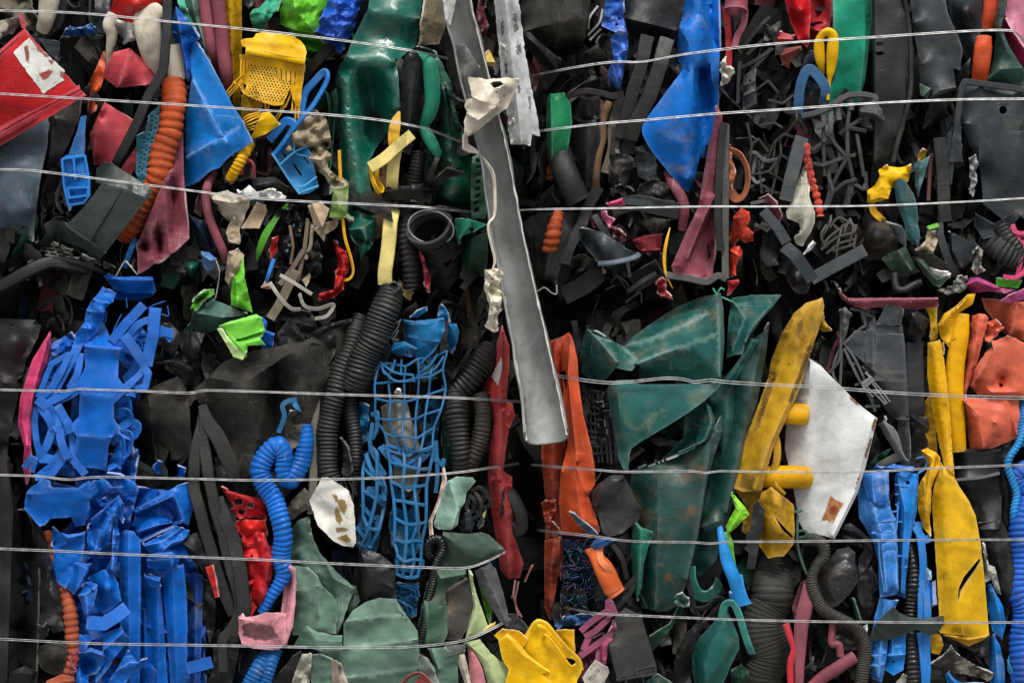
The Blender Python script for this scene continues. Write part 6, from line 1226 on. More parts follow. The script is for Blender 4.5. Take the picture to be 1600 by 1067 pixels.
sheet('plastic_sheet', 'grey flap under the wire left of the cream folded sliver', plastic('4a4d4c', .5, .5, .4), 14, '1165,835 1290,825,4 1295,870,4 1240,885,6 1165,905,4', nz=(3, 20))
sheet('plastic_sheet', 'pale yellow-green sheet curving under the yellow bag', plastic('a6b583', .45, .3, .3, dcol='6b7048'), 8, '1280,815,-4 1380,795,4 1450,880,4 1510,930,2 1581,950,0 1640,1000 1620,1130,-6 1450,1130,0 1400,960,4', cr=('1300,815,6 1430,930,14 1500,1100,6',), nz=(3, 40))
sweep('plastic_strip', 'dull red bent strip arched at the bottom edge', plastic('8d4038', .5, .4, .3), 20, '880,1110,-4 940,1030,2 1010,1005,4 1060,1040,4 1100,1110,0', bar(26, 9), tw=(40, 40))
sheet('plastic_fragment', 'dull red lump under the dull red arched strip', plastic('8d4038', .5, .4, .3), 16, '985,1050 1020,1010,4 1050,1030,6 1070,1130 990,1130', nz=(4, 14))
sheet('plastic_sheet', 'mint blue slip at the bottom right of the arched strip', plastic('6f8f88', .45, .4, .3), 4, '1080,1050 1120,1060,4 1140,1130 1080,1130', nz=(3, 14))
sheet('plastic_sheet', 'dark wrinkled sheet at the bottom under the wire, left of the yellow bag', KD, -6, '1440,740 1520,690,4 1640,720,4 1640,800 1560,760 1480,780', nz=(5, 20))
sheet('plastic_strip', 'thin yellow lip under the wire above the yellow bag', YB, 16, '1390,755 1440,720,4 1480,685,4 1475,705,4 1420,755', nz=(2, 14))
# under the gutter
at(800, 420)
sheet('plastic_sheet', 'tall orange-red folded sheet with a pointed top behind the gutter end', OR2, -6, '300,430,-14 352,388,-4 375,430,2 405,560,4 412,700,2 440,900,4 490,1100,4 512,1230,2 515,1330,0 470,1400,4 520,1530,2 545,1620,0 470,1660,-4 310,1640,-10 290,1450,-6 300,1250,-4 345,1080,-8 320,880,-10', cr=('352,390,2 325,520,-2 340,800,-10 330,1060,-14', '360,420,8 345,650,8 370,900,12 395,1130,12 395,1350,14 440,1600,8', '345,1080,-6 295,1290,4', '400,1200,4 470,1400,8'), cw=.15, nz=(3, 40), rag=.4)
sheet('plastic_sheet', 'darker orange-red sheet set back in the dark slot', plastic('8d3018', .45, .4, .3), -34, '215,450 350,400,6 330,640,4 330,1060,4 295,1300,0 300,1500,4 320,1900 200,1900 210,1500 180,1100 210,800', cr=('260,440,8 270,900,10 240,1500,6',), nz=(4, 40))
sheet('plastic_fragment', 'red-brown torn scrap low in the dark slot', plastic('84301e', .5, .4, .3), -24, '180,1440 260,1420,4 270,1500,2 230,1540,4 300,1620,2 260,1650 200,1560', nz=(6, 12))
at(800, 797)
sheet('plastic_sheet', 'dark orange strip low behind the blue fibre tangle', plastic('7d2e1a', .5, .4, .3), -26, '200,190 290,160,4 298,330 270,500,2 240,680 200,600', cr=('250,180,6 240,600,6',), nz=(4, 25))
at(800, 420)
rnd = random.Random(11)
ps = []
for i in range(7):
    x = 455 + i * 26
    ps.append('%f,745 %f,900 %f,1060 %f,1200' % (x, x + 4, x + 10 + i * 2, x + 30))
for i in range(9):
    y = 760 + i * 48
    ps.append('440,%f 520,%f,4 620,%f,-2' % (y + rnd.uniform(-8, 8), y + rnd.uniform(-8, 8), y + rnd.uniform(-14, 14)))
cr_ = strands('plastic_crate', 'black crate wall crushed to a slotted lattice left of the big teal sheets', KG, -20, ps, 20, 26, wob=3)
for i in range(6):
    x, y = 470 + rnd.uniform(0, 110), 770 + i * 55
    sheet('crate_block', None, K, -12 + (i % 3) * 2, '%f,%f %f,%f,4 %f,%f,4 %f,%f' % (x, y, x + 40, y - 4, x + 44, y + 36, x + 4, y + 40), nz=(2, 8), parent=cr_)
at(800, 620)
sheet('plastic_plate', 'charcoal many-sided plate with a bent edge beside the teal sheets', plastic('2b2d30', .45, .6, .6), 6, '472,605,-6 530,540,0 605,485,4 685,482,4 745,580,4 803,700,2 775,768,2 680,840,4 600,865,2 560,840,0 530,720,-2 490,650,-6', cr=('500,660,2 550,545,10 600,490,10', '520,670,8 560,560,12 690,500,10', '740,590,8 790,690,8'), nz=(2, 30), rag=.4)
sheet('plastic_fragment', 'blue-grey pointed splinter over the orange-red sheet', plastic('3a4b5e', .4, .4, .4), 8, '350,708 380,720,4 500,815,4 530,850,2 460,840 400,780', nz=(2, 14))
# ================================================================== bottom bale, right half
at(800, 420)
sheet('rubber_sheet', 'big teal rubber sheet with sharp ridges at the top of the lower bale', TE, 6, '430,640,-18 420,540,-16 440,430,-14 462,368,-6 520,390,-6 590,430,-10 690,478,-14 770,400,-18 900,310,-22 1010,240,-24 1150,180,-20 1262,155,-4 1290,150,2 1305,250,2 1312,450,0 1300,600,-2 1290,690,0 1100,690,-4 900,690,-10 785,690,-16 782,600,-6 755,612,4 740,630,4 640,612,4 620,640,-4 560,700,-14 480,690,-18', cr=('1272,165,16 1282,400,20 1285,690,14', '465,372,4 560,470,10 638,570,12', '785,585,10 900,535,12 1060,480,8 1270,400,14', '500,395,-10 680,470,-10 770,560,0', '690,480,-8 900,420,0 1200,280,2'), cw=.75, nz=(3, 60), rag=.4, res=7)
sheet('rubber_sheet', 'teal rubber flap folded down in front with a slanting lower edge', plastic('225752', .42, .5, .7, dcol='8a8466'), 16, '585,750,-14 600,715,-4 640,690,2 720,685,4 790,712,4 1000,712,2 1290,708,-4 1270,740,-2 1190,815,4 1100,880,6 1000,945,6 900,1005,6 800,1065,4 735,1110,2 718,1140,0 722,1260,-8 690,1240,-6 660,1180,-10 640,1050,-14 610,900,-14', ctl='700,800,14 850,800,12 680,950,10', soft=True, cr=('650,700,10 660,850,8 690,1080,0',), nz=(2, 60), rag=.3, cw=.15, res=7)
sheet('rubber_sheet', 'teal rubber lip curling from under the slanting flap', TE, 2, '1190,812,-6 1225,850,2 1252,930,6 1255,985,6 1215,1050,8 1160,1090,6 1060,1130,4 900,1190,0 780,1235,-6 1000,1150,-14 1110,1080,-24 1080,960,-24 1120,880,-16', cr=('1195,820,4 1235,950,16 1190,1060,14 1060,1122,10 880,1190,4',), cw=.6, nz=(2, 40), rag=.3)
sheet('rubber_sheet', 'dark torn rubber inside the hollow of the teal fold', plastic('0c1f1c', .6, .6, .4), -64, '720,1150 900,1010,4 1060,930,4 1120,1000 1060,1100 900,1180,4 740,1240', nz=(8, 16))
sheet('rubber_sheet', 'long teal rubber sheet hanging down the middle with rusty spots', plastic('123f3a', .4, .5, .5, dcol='a06a3c'), 0, '740,1240,-10 850,1225,-4 1060,1130,0 1180,1085,4 1250,1000,4 1330,820,-6 1335,900,-4 1250,1150,2 1210,1300,4 1180,1480,4 1150,1650,4 1105,1850,4 1060,1990,2 1020,2080,0 960,2110,-2 900,2120,-4 800,2090,-14 790,1800,-10 760,1500,-8 730,1340,-10', cr=('1240,1010,14 1190,1350,16 1150,1620,14 1080,1920,10', '900,1230,8 900,1700,12 880,2100,2'), cw=.12, nz=(3, 60), rag=.4, res=7)
sheet('rubber_sheet', 'teal rubber sheet right of the hanging one, tucked behind the yellow board', plastic('133f3a', .42, .5, .5, dcol='a06a3c'), -8, '1330,720,-4 1400,560,4 1480,440,4 1560,380,2 1590,330,-4 1570,520,-2 1520,800,0 1450,1050,2 1400,1300,2 1350,1500,2 1310,1620,4 1260,1800,-4 1160,1900,-8 1100,1850,-10 1150,1650,-6 1190,1450,-4 1250,1150,-6 1320,900,-6', cr=('1560,400,8 1480,750,12 1400,1150,12 1330,1500,10', '1180,1590,6 1260,1560,12 1320,1540,6'), cw=.1, nz=(4, 50), rag=.3, res=7)
sheet('rubber_sheet', 'teal rubber sheet with a bright torn edge at the top, right of the sharp ridge', TE, 4, '1325,545,-6 1330,400,-6 1340,290,-8 1355,180,-12 1480,160,-4 1660,160,0 1600,250,6 1530,330,8 1470,410,8 1430,480,8 1415,525,6 1370,530,2', cr=('1590,240,14 1480,370,16 1420,515,12', '1360,200,-4 1440,300,4 1360,500,0'), cw=.5, nz=(4, 40), rag=.8)
sheet('rubber_strip', 'narrow teal strip crossing under the bright torn edge', TE, -2, '1310,690 1400,560,4 1475,430,6 1525,440,4 1500,480,6 1430,600,4 1370,720,2 1330,760', cr=('1330,700,6 1490,450,10',), cw=.3, nz=(3, 25))
sheet('rubber_sheet', 'black-edged sheet in the slot under the narrow teal strip', KR, -16, '1190,810 1300,700,4 1330,760,4 1300,900 1240,1020 1250,920', nz=(4, 25))
strands('cord', 'thin frayed teal cord knot above the sharp ridge', TL, 4, ['1270,150 1290,120,4 1310,130', '1280,170 1330,190,2 1365,205', '1265,160 1240,120'], 11, 9, round_=True)
at(800, 797)
sheet('rubber_sheet', 'small bright teal rolled tube left of the hanging teal sheet', plastic('1e6a58', .35, .3, .4), 8, '742,90,-8 765,68,0 800,105,4 870,130,2 875,150,2 840,230,4 815,330,4 800,480,0 770,560,-6 745,400,-10 735,230,-10', cr=('760,80,8 800,130,14 790,330,14 775,540,2', '800,110,12 870,140,6'), cw=.3, nz=(2, 25))
sheet('rubber_sheet', 'dark green sheet folding under the hanging teal sheet', DG2, -14, '800,900 850,780,4 980,700,4 1050,560,6 1090,550,4 1050,640,2 960,760,2 880,860', nz=(4, 30))
sheet('rubber_sheet', 'wrinkled grey-green corner at the foot of the hanging teal sheet', plastic('4f6b62', .5, .5, .4), 4, '1000,530,-4 1060,510,4 1092,555,6 1080,590,2 1020,590,0', nz=(7, 9))
sweep('rubber_strip', 'dark green curl bulging right of the wrinkled corner', DG, -10, '1100,350,-4 1110,450,4 1150,520,6 1210,530,6 1260,490,2 1280,440,-8', bar(80, 16, .4), tw=(30, 30), wob=2)
sweep('rubber_strap', 'black rubber strap making a wide U under the dark green curl', KR, 4, '1055,330,-6 1085,430,0 1110,540,4 1130,610,4 1200,600,4 1270,545,4 1305,560,2 1280,620,-6', bar(36, 14, .3), tw=(30, 30), wob=2)
bu = sheet('rubber_bladder', 'teal shiny bladder with a loop at the bottom of the bale', plastic('1b524c', .25, .3, .4, dcol='4b5a50'), 4, '1140,1140,-6 1115,1000,-10 1110,900,-8 1140,800,-4 1220,720,0 1285,640,4 1330,610,2 1360,680,4 1400,780,4 1405,850,2 1350,960,4 1310,1060,2 1300,1140,0', cr=('1320,620,8 1270,780,20 1200,960,16 1180,1140,8',), ctl='1340,830,16', soft=True, nz=(2, 50), rag=.2)
sweep('loop', None, plastic('2c857c', .3, .3, .3), 10, '1300,720,-4 1300,640,2 1320,580,6 1365,575,8 1400,640,8 1430,740,6 1460,830,4 1480,880,-4', bar(50, 18, .4), parent=bu)
sheet('rubber_sheet', 'black quilt-edged sheet left of the teal bladder', KR, -12, '990,1140 1000,950,4 1060,760,4 1180,680,4 1280,570 1180,720,6 1110,880,6 1100,1000 1120,1140', cr=('1010,1140,6 1050,860,10 1180,700,8',), nz=(4, 30))
sheet('plastic_fragment', 'dark teal sheet corner at the very bottom under the grey box', TE, 4, '830,1050 900,1010,4 1000,1075,2 1000,1140 830,1140', nz=(3, 25))
sheet('plastic_fragment', 'dark green torn corner right of the teal bladder', DG2, -6, '1350,1000 1420,950,4 1470,1010,4 1440,1080 1360,1090', nz=(5, 16))
at(800, 420)
sheet('rubber_sheet', 'teal rubber layer filling the fold behind the slanting flap', plastic('174843', .42, .5, .5, dcol='6b5a48'), -18, '1000,680,-6 1150,690,0 1300,680,2 1420,560,0 1500,430,-4 1480,760,0 1400,1050,2 1330,1400,-4 1210,1420,-8 1250,1050,-4 1190,830,-4 1080,860,-10', cr=('1330,690,8 1320,950,10 1270,1380,4', '1200,700,4 1230,820,8'), cw=.2, nz=(3, 50), res=7)
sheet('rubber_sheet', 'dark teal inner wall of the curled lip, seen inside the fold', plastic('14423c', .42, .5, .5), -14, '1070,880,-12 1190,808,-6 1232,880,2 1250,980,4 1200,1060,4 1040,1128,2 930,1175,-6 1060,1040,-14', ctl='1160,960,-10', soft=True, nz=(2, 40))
at(800, 797)
# blue fibre tangle
rnd = random.Random(23)
ps = []
for i in range(95):
    t = rnd.random()
    cx, cy = 440 + rnd.gauss(0, 70) - 20 * t, 170 + 470 * t
    L_ = rnd.uniform(60, 190)
    a = rnd.uniform(0, 6.28)
    p = []
    x, y = cx, cy
    for k in range(6):
        p.append('%f,%f,%f' % (max(300, min(600, x)), max(140, min(660, y)), rnd.uniform(-20, 8)))
        a += rnd.uniform(-1.1, 1.1)
        x += math.cos(a) * L_ / 5; y += math.sin(a) * L_ / 5
    ps.append(' '.join(p))
ta = strands('fibre_tangle', 'tangle of fine blue fibres under the orange-red sheet', plastic('173f66', .6, .3, .2), -12, ps[:62], 5, 5, kind='stuff', round_=True)
strands('purple_fibres', None, plastic('5d3a5c', .6, .3, .2), -10, ps[62:80], 5, 5, kind='stuff', round_=True, parent=ta)
strands('teal_fibres', None, plastic('2b6a80', .6, .3, .2), -8, ps[80:], 5, 5, kind='stuff', round_=True, parent=ta)
sheet('net_bag', 'dark blue net cloth behind the blue fibres', plastic('10283d', .7, .5, .3), -30, '300,140 420,170,4 560,160,4 600,250 480,420,4 600,560 590,620 440,690,4 260,720 310,560 320,300', nz=(8, 18))
sheet('net_bag', 'flat blue net scrap spread above the yellow bag', plastic('1c4a78', .7, .4, .3), -6, '260,710,-4 330,650,4 480,640,6 530,665,4 500,690,4 380,710,2 280,722', nz=(6, 10))
sheet('plastic_fragment', 'small blue folded label-like tab at the end of the wire', plastic('2a5690', .4, .4, .4), 12, '478,225,-4 520,175,2 600,165,6 635,185,6 580,220,4 500,248,0', cr=('480,220,6 590,180,10',), nz=(3, 12))
oc = sweep('cup', 'orange cup-like tube with a collar beside the blue fibres', plastic('d4622e', .4, .2, .3), 6, '508,235,-2,1.0 525,290,2,.72 560,350,4,.95 590,410,4,1.0 628,490,2,1.0', tube(62, 22, .7), wob=1)
sweep('collar', None, plastic('d4622e', .4, .2, .3), 7, '628,488 650,518', tube(58, 22, .7), hollow=.8, parent=oc, cap=False, lin=True)
sweep('fold', None, plastic('e07a48', .4, .2, .3), 14, '540,240,-2 550,310,6 590,360,8 640,470,-6', bar(40, 10), parent=oc, tw=(0, 30))
strands('rod', 'black bent rod leaning from the tangle to the charcoal plate', K, 4, ['610,560,-4 720,460,4 805,370,4', '650,600 740,490,4 770,400', '620,210 680,300,4 710,420'], 34, 20)
gb = sheet('plastic_box', 'scuffed charcoal box lid standing at the bottom beside the purple strips', plastic('2b2e30', .5, .6, .7), 16, '575,825,-4 640,650,0 700,600,2 800,650,4 845,800,4 890,955,4 885,1010,2 770,1035,2 655,1060,0 620,960,-4', cr=('600,825,8 650,1040,6', '655,1040,6 880,985,6', '800,660,10 880,960,8'), cw=.4, nz=(2, 40), rag=.3)
strands('lid_rim', None, plastic('2b2e30', .5, .6, .7), 22, ['648,1040 700,1015,2 705,1060,0', '770,985 775,1030', '765,985 885,955 888,1005 800,1025', '645,1045 880,1010'], 14, 26, parent=gb, lin=True)
strands('plastic_strip', 'crumpled purple straps left of the charcoal box lid', plastic('86405c', .45, .4, .4), 8, ['425,745 500,680,4 590,625,6 605,660,4', '640,680 610,760,6 520,830,6 420,900', '600,660 520,740,4 450,780', '545,830 520,960,4 470,1000', '640,640 600,560,4 590,640', '480,770 440,860'], 38, 9)
sheet('plastic_sheet', 'pinkish purple crushed sheet behind the white tag', PU, 10, '520,930,-4 545,820,4 640,690,6 650,760,4 590,830,4 580,980,4 560,1040,0', cr=('560,830,10 560,980,10',), nz=(5, 16))
sheet('plastic_sheet', 'dark purple sheet under the crumpled purple straps', plastic('5a2638', .5, .4, .3), -6, '400,900 480,800,4 560,760,4 590,900 540,1020 430,1060 395,1040', nz=(5, 20))
tg = sheet('label_tag', 'dirty white paper label with number and barcode, stuck to the purple sheet', plastic('c9c2b8', .7, .35, .1, dcol='857a6c'), 20, '436,1030,-2 512,922,2 592,968,4 600,1000,2 560,1090,0 500,1130,-2 470,1120', nz=(1, 20), th=.8, rag=.5, rim=False)


def lettering(text, parent, mat, x, y, d, size, ang):
    cu = bpy.data.curves.new('lettering', 'FONT')
    cu.body = text
    cu.size = size * ORG[2] * U
    cu.extrude = 0.0002
    o = bpy.data.objects.new('lettering', cu)
    col.objects.link(o)
    dg = bpy.context.evaluated_depsgraph_get()
    me = bpy.data.meshes.new_from_object(o.evaluated_get(dg))
    bpy.data.objects.remove(o)
    bpy.data.curves.remove(cu)
    ob = bpy.data.objects.new('lettering', me)
    me.materials.clear(); me.materials.append(mat)
    col.objects.link(ob)
    ob.parent = parent
    ob.location = Vector(world(ORG[0] + x * ORG[2], ORG[1] + y * ORG[2], d)) - parent.location
    ob.rotation_euler = (math.radians(90), -math.radians(ang), 0)
    return ob


INK = plastic('1a1714', .7, .1, .1)
lettering('7D378', tg, INK, 487, 1062, 26, 34, 51)
lettering('HST LIMTD', tg, INK, 462, 1020, 26, 17, 51)
bars = []
xx = 0
rnd = random.Random(4)
while xx < 120:
    ww = rnd.choice((3, 5, 8))
    x0 = 535 + xx * .63 * .62; y0 = 1092 - xx * .78 * .62
    bars.append('%f,%f %f,%f' % (x0, y0, x0 + 33, y0 + 26))
    xx += ww + rnd.choice((4, 6, 9))
strands('barcode', None, INK, 24.5, bars, 3.2, 1.5, parent=tg, lin=True)
# yellow bag
yb = sheet('bag', 'bright yellow folded bag with a rolled opening at the bottom middle', YB, 26, '55,830,-8 100,735,-4 140,680,2 170,670,4 225,695,4 270,760,6 320,830,6 390,890,6 425,930,4 432,985,4 400,1060,4 392,1140,2 180,1140,-4 60,1000,-8', cr=('190,760,8 280,840,16 330,930,10', '140,690,12 180,740,12 190,800,4', '280,740,8 330,850,14 420,935,10'), holes=['318,908 352,912 385,920 398,945 375,962 340,938'], cw=.05, smooth=True, nz=(2, 40), rag=.2)
sweep('rolled_edge', None, YB, 34, '110,740,-2 150,690,4 210,700,4 270,770,4 340,850,4 410,920,4 430,985,2', bar(26, 14, .45), parent=yb)
sweep('rolled_edge', None, YB, 34, '192,790,-4 205,770,4 240,800,6 300,880,4 360,960,4 395,950,2', bar(22, 14, .45), parent=yb)
sheet('plastic_sheet', 'yellow flat flap standing behind the yellow folded bag', YE, 14, '270,740,-4 330,738,0 385,735,2 388,870,2 360,900,-2 300,820,-4', nz=(2, 25))
sheet('plastic_sheet', 'broad yellow flap running out below the wire at the bottom middle', YB, 30, '-85,800,-4 -30,760,2 20,795,6 100,890,6 235,995,6 180,1010,4 330,1140,4 -60,1140,-2 -20,980,0 -60,920,-2', cr=('-30,780,8 60,890,14 230,998,10',), nz=(2, 40), rag=.4)
sheet('plastic_sheet', 'second yellow layer under the broad yellow flap', YE, 18, '-110,770 -60,735,4 40,745,4 100,800,4 60,860,2 -40,850', nz=(3, 25))
sheet('rubber_sheet', 'charcoal ribbed scrap above the yellow bag', CH, 4, '-60,640 20,640,4 80,700,4 100,740,4 60,765,2 -40,770', nz=(4, 20))
strands('fibre', 'frayed pinkish threads at the end of the red fender', plastic('8d5d5a', .6, .4, .3), -6, ['20,430 10,520,4 30,600 60,660', '40,440 20,560 40,650', '80,440 120,350,4 130,340', '10,500 0,540'], 12, 9)
# ---------------------------------------------------------------- yellow board, pegs, white panel
at(0, 0, 1)
yb_ = sheet('plastic_board', 'long dirty yellow bent board with a torn curled head', YD, 8, '1222,520,-14 1240,490,-4 1258,474,4 1285,465,8 1288,478,8 1284,500,10 1276,525,8 1262,565,6 1252,600,6 1242,625,6 1225,662,6 1208,700,6 1198,735,4 1190,767,0 1160,768,-4 1147,762,-6 1150,735,-6 1156,715,-4 1170,672,-6 1186,630,-8 1200,590,-12 1206,560,-14', cr=('1284,470,14 1266,530,16 1240,610,16 1205,690,14 1180,765,6', '1240,500,4 1218,580,0 1180,680,0', '1252,490,12 1245,540,16'), cw=.15, nz=(4, 40), rag=.8)
for q in ('1246,505 1252,500 1256,512 1247,530', '1262,540 1270,542 1250,600 1236,632 1232,626', '1160,735 1180,745 1176,764 1156,760', '1205,580 1214,584 1186,668 1178,672'):
    sheet('muddy_patch', None, plastic('7a5a16', .6, 1.0, .2, dcol='33260f'), .8, q, on=yb_, th=.5, nz=(.3, 6), rag=2.2, parent=yb_, rim=False)
sheet('plastic_fragment', 'torn yellow hook curling from the head of the yellow board', YD, 6, '1284,475 1288,500,4 1296,512,6 1300,517,4 1286,519,2 1274,510', cr=('1284,480,6 1290,512,8',), nz=(3, 8))
sweep('plastic_peg', 'yellow round peg pointing right, upper one of two', YE, 0, '1192,643,-16,.9 1235,646,0,1 1258,648,2,1.0 1263,648,2,.8', tube(16.5, 20), wob=1)
sweep('plastic_peg', 'yellow round peg pointing right, lower one of two', YE, 2, '1188,744,-16,.95 1238,745,0,1 1263,746,2,.92 1267,746,2,.75', tube(18, 20), wob=1)
sweep('plastic_strip', 'muddy yellow twisted strip hanging between the two yellow pegs', YD, 4, '1206,668,-4 1213,690,2 1214,715,4 1209,738,2 1211,757,2 1224,772,-4', bar(12, 6, .3), tw=(0, 60), wob=1)
sheet('plastic_sheet', 'dirty yellow pouch with a black slit at the foot of the board', YD, 10, '1184,790,-6 1190,770,-4 1205,760,0 1220,772,4 1240,788,4 1242,830,4 1240,850,2 1225,868,0 1200,872,-4 1185,850,-8', ctl='1215,820,14', cr=('1205,765,6 1225,800,10 1240,838,4',), holes=['1210,805 1226,824 1240,838 1238,841 1222,827'], soft=True, nz=(2, 25))
sheet('plastic_sheet', 'dull yellow sheet deep between teal sheet and yellow pouch', YD, -14, '1150,765 1190,768,4 1200,800 1190,850 1160,830 1165,790', nz=(3, 16))
wp = sheet('plastic_board', 'white panel with rusty worn edges and a brown square patch', plastic('c9ccca', .4, .16, .3, dcol='5b4a30'), 10, '1262,558,-10 1283,572,-2 1310,600,2 1340,630,4 1371,654,6 1362,690,6 1352,730,6 1340,770,4 1322,806,4 1304,842,2 1285,836,0 1258,832,-6 1247,812,-10 1243,780,-14 1226,700,-18 1230,640,-18 1245,600,-14', cr=('1266,565,-4 1262,690,-4 1270,830,-2', '1364,655,10 1335,770,9 1302,836,7'), cw=.0, nz=(1.5, 60), rag=.3)
sheet('rust_patch', 'rusty brown square patch', plastic('a8744c', .7, 1.0, .1, dcol='4a2412'), .6, '1297,774 1306,780 1318,786 1310,800 1301,817 1292,812 1283,813 1291,795', on=wp, th=.4, nz=(.5, 10), parent=wp, rim=False)
sheet('rust_spot', 'dark rust centre', plastic('7a3a1a', .8, .6, .1), 1.6, '1297,791 1303,788 1308,792 1309,798 1304,803 1298,801 1295,796', on=wp, th=.5, nz=(.3, 5), rag=1.6, parent=wp, rim=False)
for i, (p) in enumerate(('1367,652 1371,655 1366,674 1362,668', '1360,684 1363,686 1353,716 1351,710', '1330,619 1342,631 1340,633 1328,621', '1343,740 1345,741 1336,766 1335,760')):
    sheet('worn_edge', None, plastic('7d5a38', .7, .9, .2, dcol='241a10'), 1.0, p, on=wp, th=.6, nz=(.5, 6), rag=1.0, parent=wp, rim=False)
# grey crate behind
at(1200, 420)
gc = sheet('car_trim', 'big slate-grey moulded trim with a raised square, right of the white panel', plastic('303438', .45, .4, .5), 2, '470,455,-6 540,390,-2 600,382,0 615,345,0 660,300,2 675,345,2 830,360,4 850,480,4 858,640,4 872,900,4 878,1100,2 875,1270,-2 815,1230,-4 800,940,-4 720,860,-4 640,720,-6 600,600,-4 480,480,-8', cr=('610,385,6 605,600,6', '655,400,4 655,630,6 860,645,8', '660,690,4 862,690,8', '790,930,2 876,930,8', '840,380,8 860,900,8'), cw=.2, nz=(2, 40), rag=.8)
sheet('raised_square', None, plastic('343a3e', .42, .35, .5), 10, '668,396 835,405,2 856,640,2 664,630', nz=(1, 40), parent=gc, th=6, rag=.2)
sheet('torn_plate', None, plastic('383d42', .45, .4, .5), 10, '668,335 735,215,4 800,230,4 832,250,4 826,352,2 670,345', nz=(3, 25), parent=gc, rag=1.2)
sheet('torn_plate', None, plastic('383d42', .45, .4, .5), 6, '470,470 540,385,4 606,388,4 605,590,2', nz=(2, 25), parent=gc)
sheet('plastic_box', 'black faceted box head above the slate-grey bar', KG, 4, '838,330,-4 880,265,2 905,243,4 1005,320,4 960,395,6 915,450,4 850,425,-2', cr=('880,270,10 960,385,12', '905,250,10 1000,325,8'), nz=(2, 20), rag=.4)
sweep('plastic_bar', 'charcoal square bar standing beside the yellow straps', K, 0, '905,455,-2 908,650,2 915,850,2 925,900,0', bar(110, 30, .2), wob=1)
sheet('plastic_block', 'small charcoal block at the foot of the charcoal bar', CH, 6, '880,900,-2 985,915,2 1000,980,4 985,1015,4 920,1010,2 885,950,-2', cr=('890,915,8 985,985,10',), nz=(1.5, 16), th=10)
sheet('plastic_box', 'dark casing under the charcoal block', K, -4, '875,1000 960,1010,4 990,1060,2 960,1240,0 880,1290,-4', nz=(3, 25))
strands('plastic_rod', 'thin black rods fanned left of the slate-grey trim', plastic('3c3d3e', .5, .6, .5), 2, ['455,250 450,430,4 440,560,4 380,640', '470,460 540,560,4 600,700,4 660,880', '450,470 400,620 430,720', '455,500 445,730', '470,490 560,680,4 650,820', '500,260 480,380,6 450,460', '575,250 600,340,4 570,370,4 480,450', '505,245 570,260 660,300', '500,580 550,590', '540,720 590,700', '600,850 690,845', '620,640 580,600'], 17, 12, wob=1)
sheet('plastic_fragment', 'twisted grey foil-like stalk on top of the fanned rods', plastic('5a5c5c', .5, .6, .5), 6, '435,260 480,235,4 520,290,4 495,320,4 485,400,2 465,460 440,440 455,330', cr=('470,245,8 470,440,8',), nz=(8, 10))
fk = sheet('fork_plate', 'small grey comb with thin tines over the slate-grey trim', plastic('77797a', .5, .4, .4), 12, '575,705 640,665,2 660,690,2 590,745', nz=(1, 12), rag=.3)
strands('tine', None, plastic('77797a', .5, .4, .4), 12, ['600,640 700,750 752,820', '625,680 690,770 735,830', '600,720 680,790 725,838', '590,735 650,790', '605,640 650,680'], 9, 9, parent=fk, lin=True)
strands('chain', 'dark pinkish link chain in the shade left of the fanned rods', plastic('5a2036', .5, .4, .3), -14, ['430,390 440,450,4 400,500 380,580 370,640', '440,420 410,480,4 395,560 360,620'], 18, 14)
sheet('plastic_sheet', 'black spiky shreds above the white panel', KD, -10, '260,500 330,420,6 350,430,6 310,480,4 270,530 275,560 300,600,-4 380,700 330,640', nz=(7, 14), rag=2)
at(1200, 620)
sheet('plastic_sheet', 'grey leaf-like flap with a spike under the slate-grey trim', plastic('5a5c5c', .5, .4, .5), 12, '685,165,-4 708,155,0 718,118,4 735,160,4 775,185,4 805,230,4 830,330,4 862,395,6 800,372,2 760,300,0 720,240,-2', cr=('715,160,8 790,280,10 850,390,6',), nz=(2, 25))
sweep('plastic_tube', 'grey tube stub under the grey leaf-like flap', plastic('5f615c', .5, .5, .4), 4, '700,425,-4 760,390,2 830,360,4', tube(30, 14, .8))
sheet('plastic_sheet', 'dark green scrap in shade right of the white panel', DG2, -12, '600,440 700,340,4 760,320,4 690,430 640,450', nz=(3, 16))
# yellow straps
at(1200, 420)
sheet('plastic_strap', 'flat yellow strap folded over at its torn head', YE, 4, '1045,350,-4 1090,275,2 1160,230,4 1232,158,6 1282,152,6 1262,220,4 1180,270,2 1150,330,4 1115,480,4 1070,430,-2', cr=('1060,350,8 1140,260,12 1232,165,10', '1180,272,8 1120,460,8'), nz=(3, 30))
sweep('plastic_tube', 'flattened yellow tube with an open top beside the coral bags', YE, 4, '1200,275,0,.85 1185,400,2,1 1155,600,2,1.05 1150,800,0,1.05 1160,950,0,1 1175,1120,-4,.95', tube(56, 18, .6), hollow=.88, cap=False, wob=2)
sheet('plastic_strap', 'long yellow flat strap in front of the flattened yellow tube', YE, 14, '985,455,-4 1030,448,2 1062,438,4 1085,540,4 1105,700,4 1125,900,4 1140,1150,4 1155,1300,2 1210,1420,0 1175,1420,-4 1110,1300,-2 1060,1100,-2 1020,900,-4 985,680,-4', cr=('1030,455,8 1075,800,12 1130,1250,10',), nz=(2, 50))
sheet('plastic_fragment', 'torn yellow-brown curl at the top of the long yellow strap', YD, 18, '1060,460 1085,450,4 1085,530,4 1070,520', nz=(3, 8))
sheet('plastic_sheet', 'mustard sheet behind the charcoal bar', YD, -14, '960,210 1040,240,4 1050,420 1010,470,4 1000,300', nz=(3, 25))
sheet('plastic_sheet', 'mustard strip under the long yellow strap', YD, -4, '955,830 1000,780,4 1030,900,4 1045,1130 980,1120', nz=(3, 25))
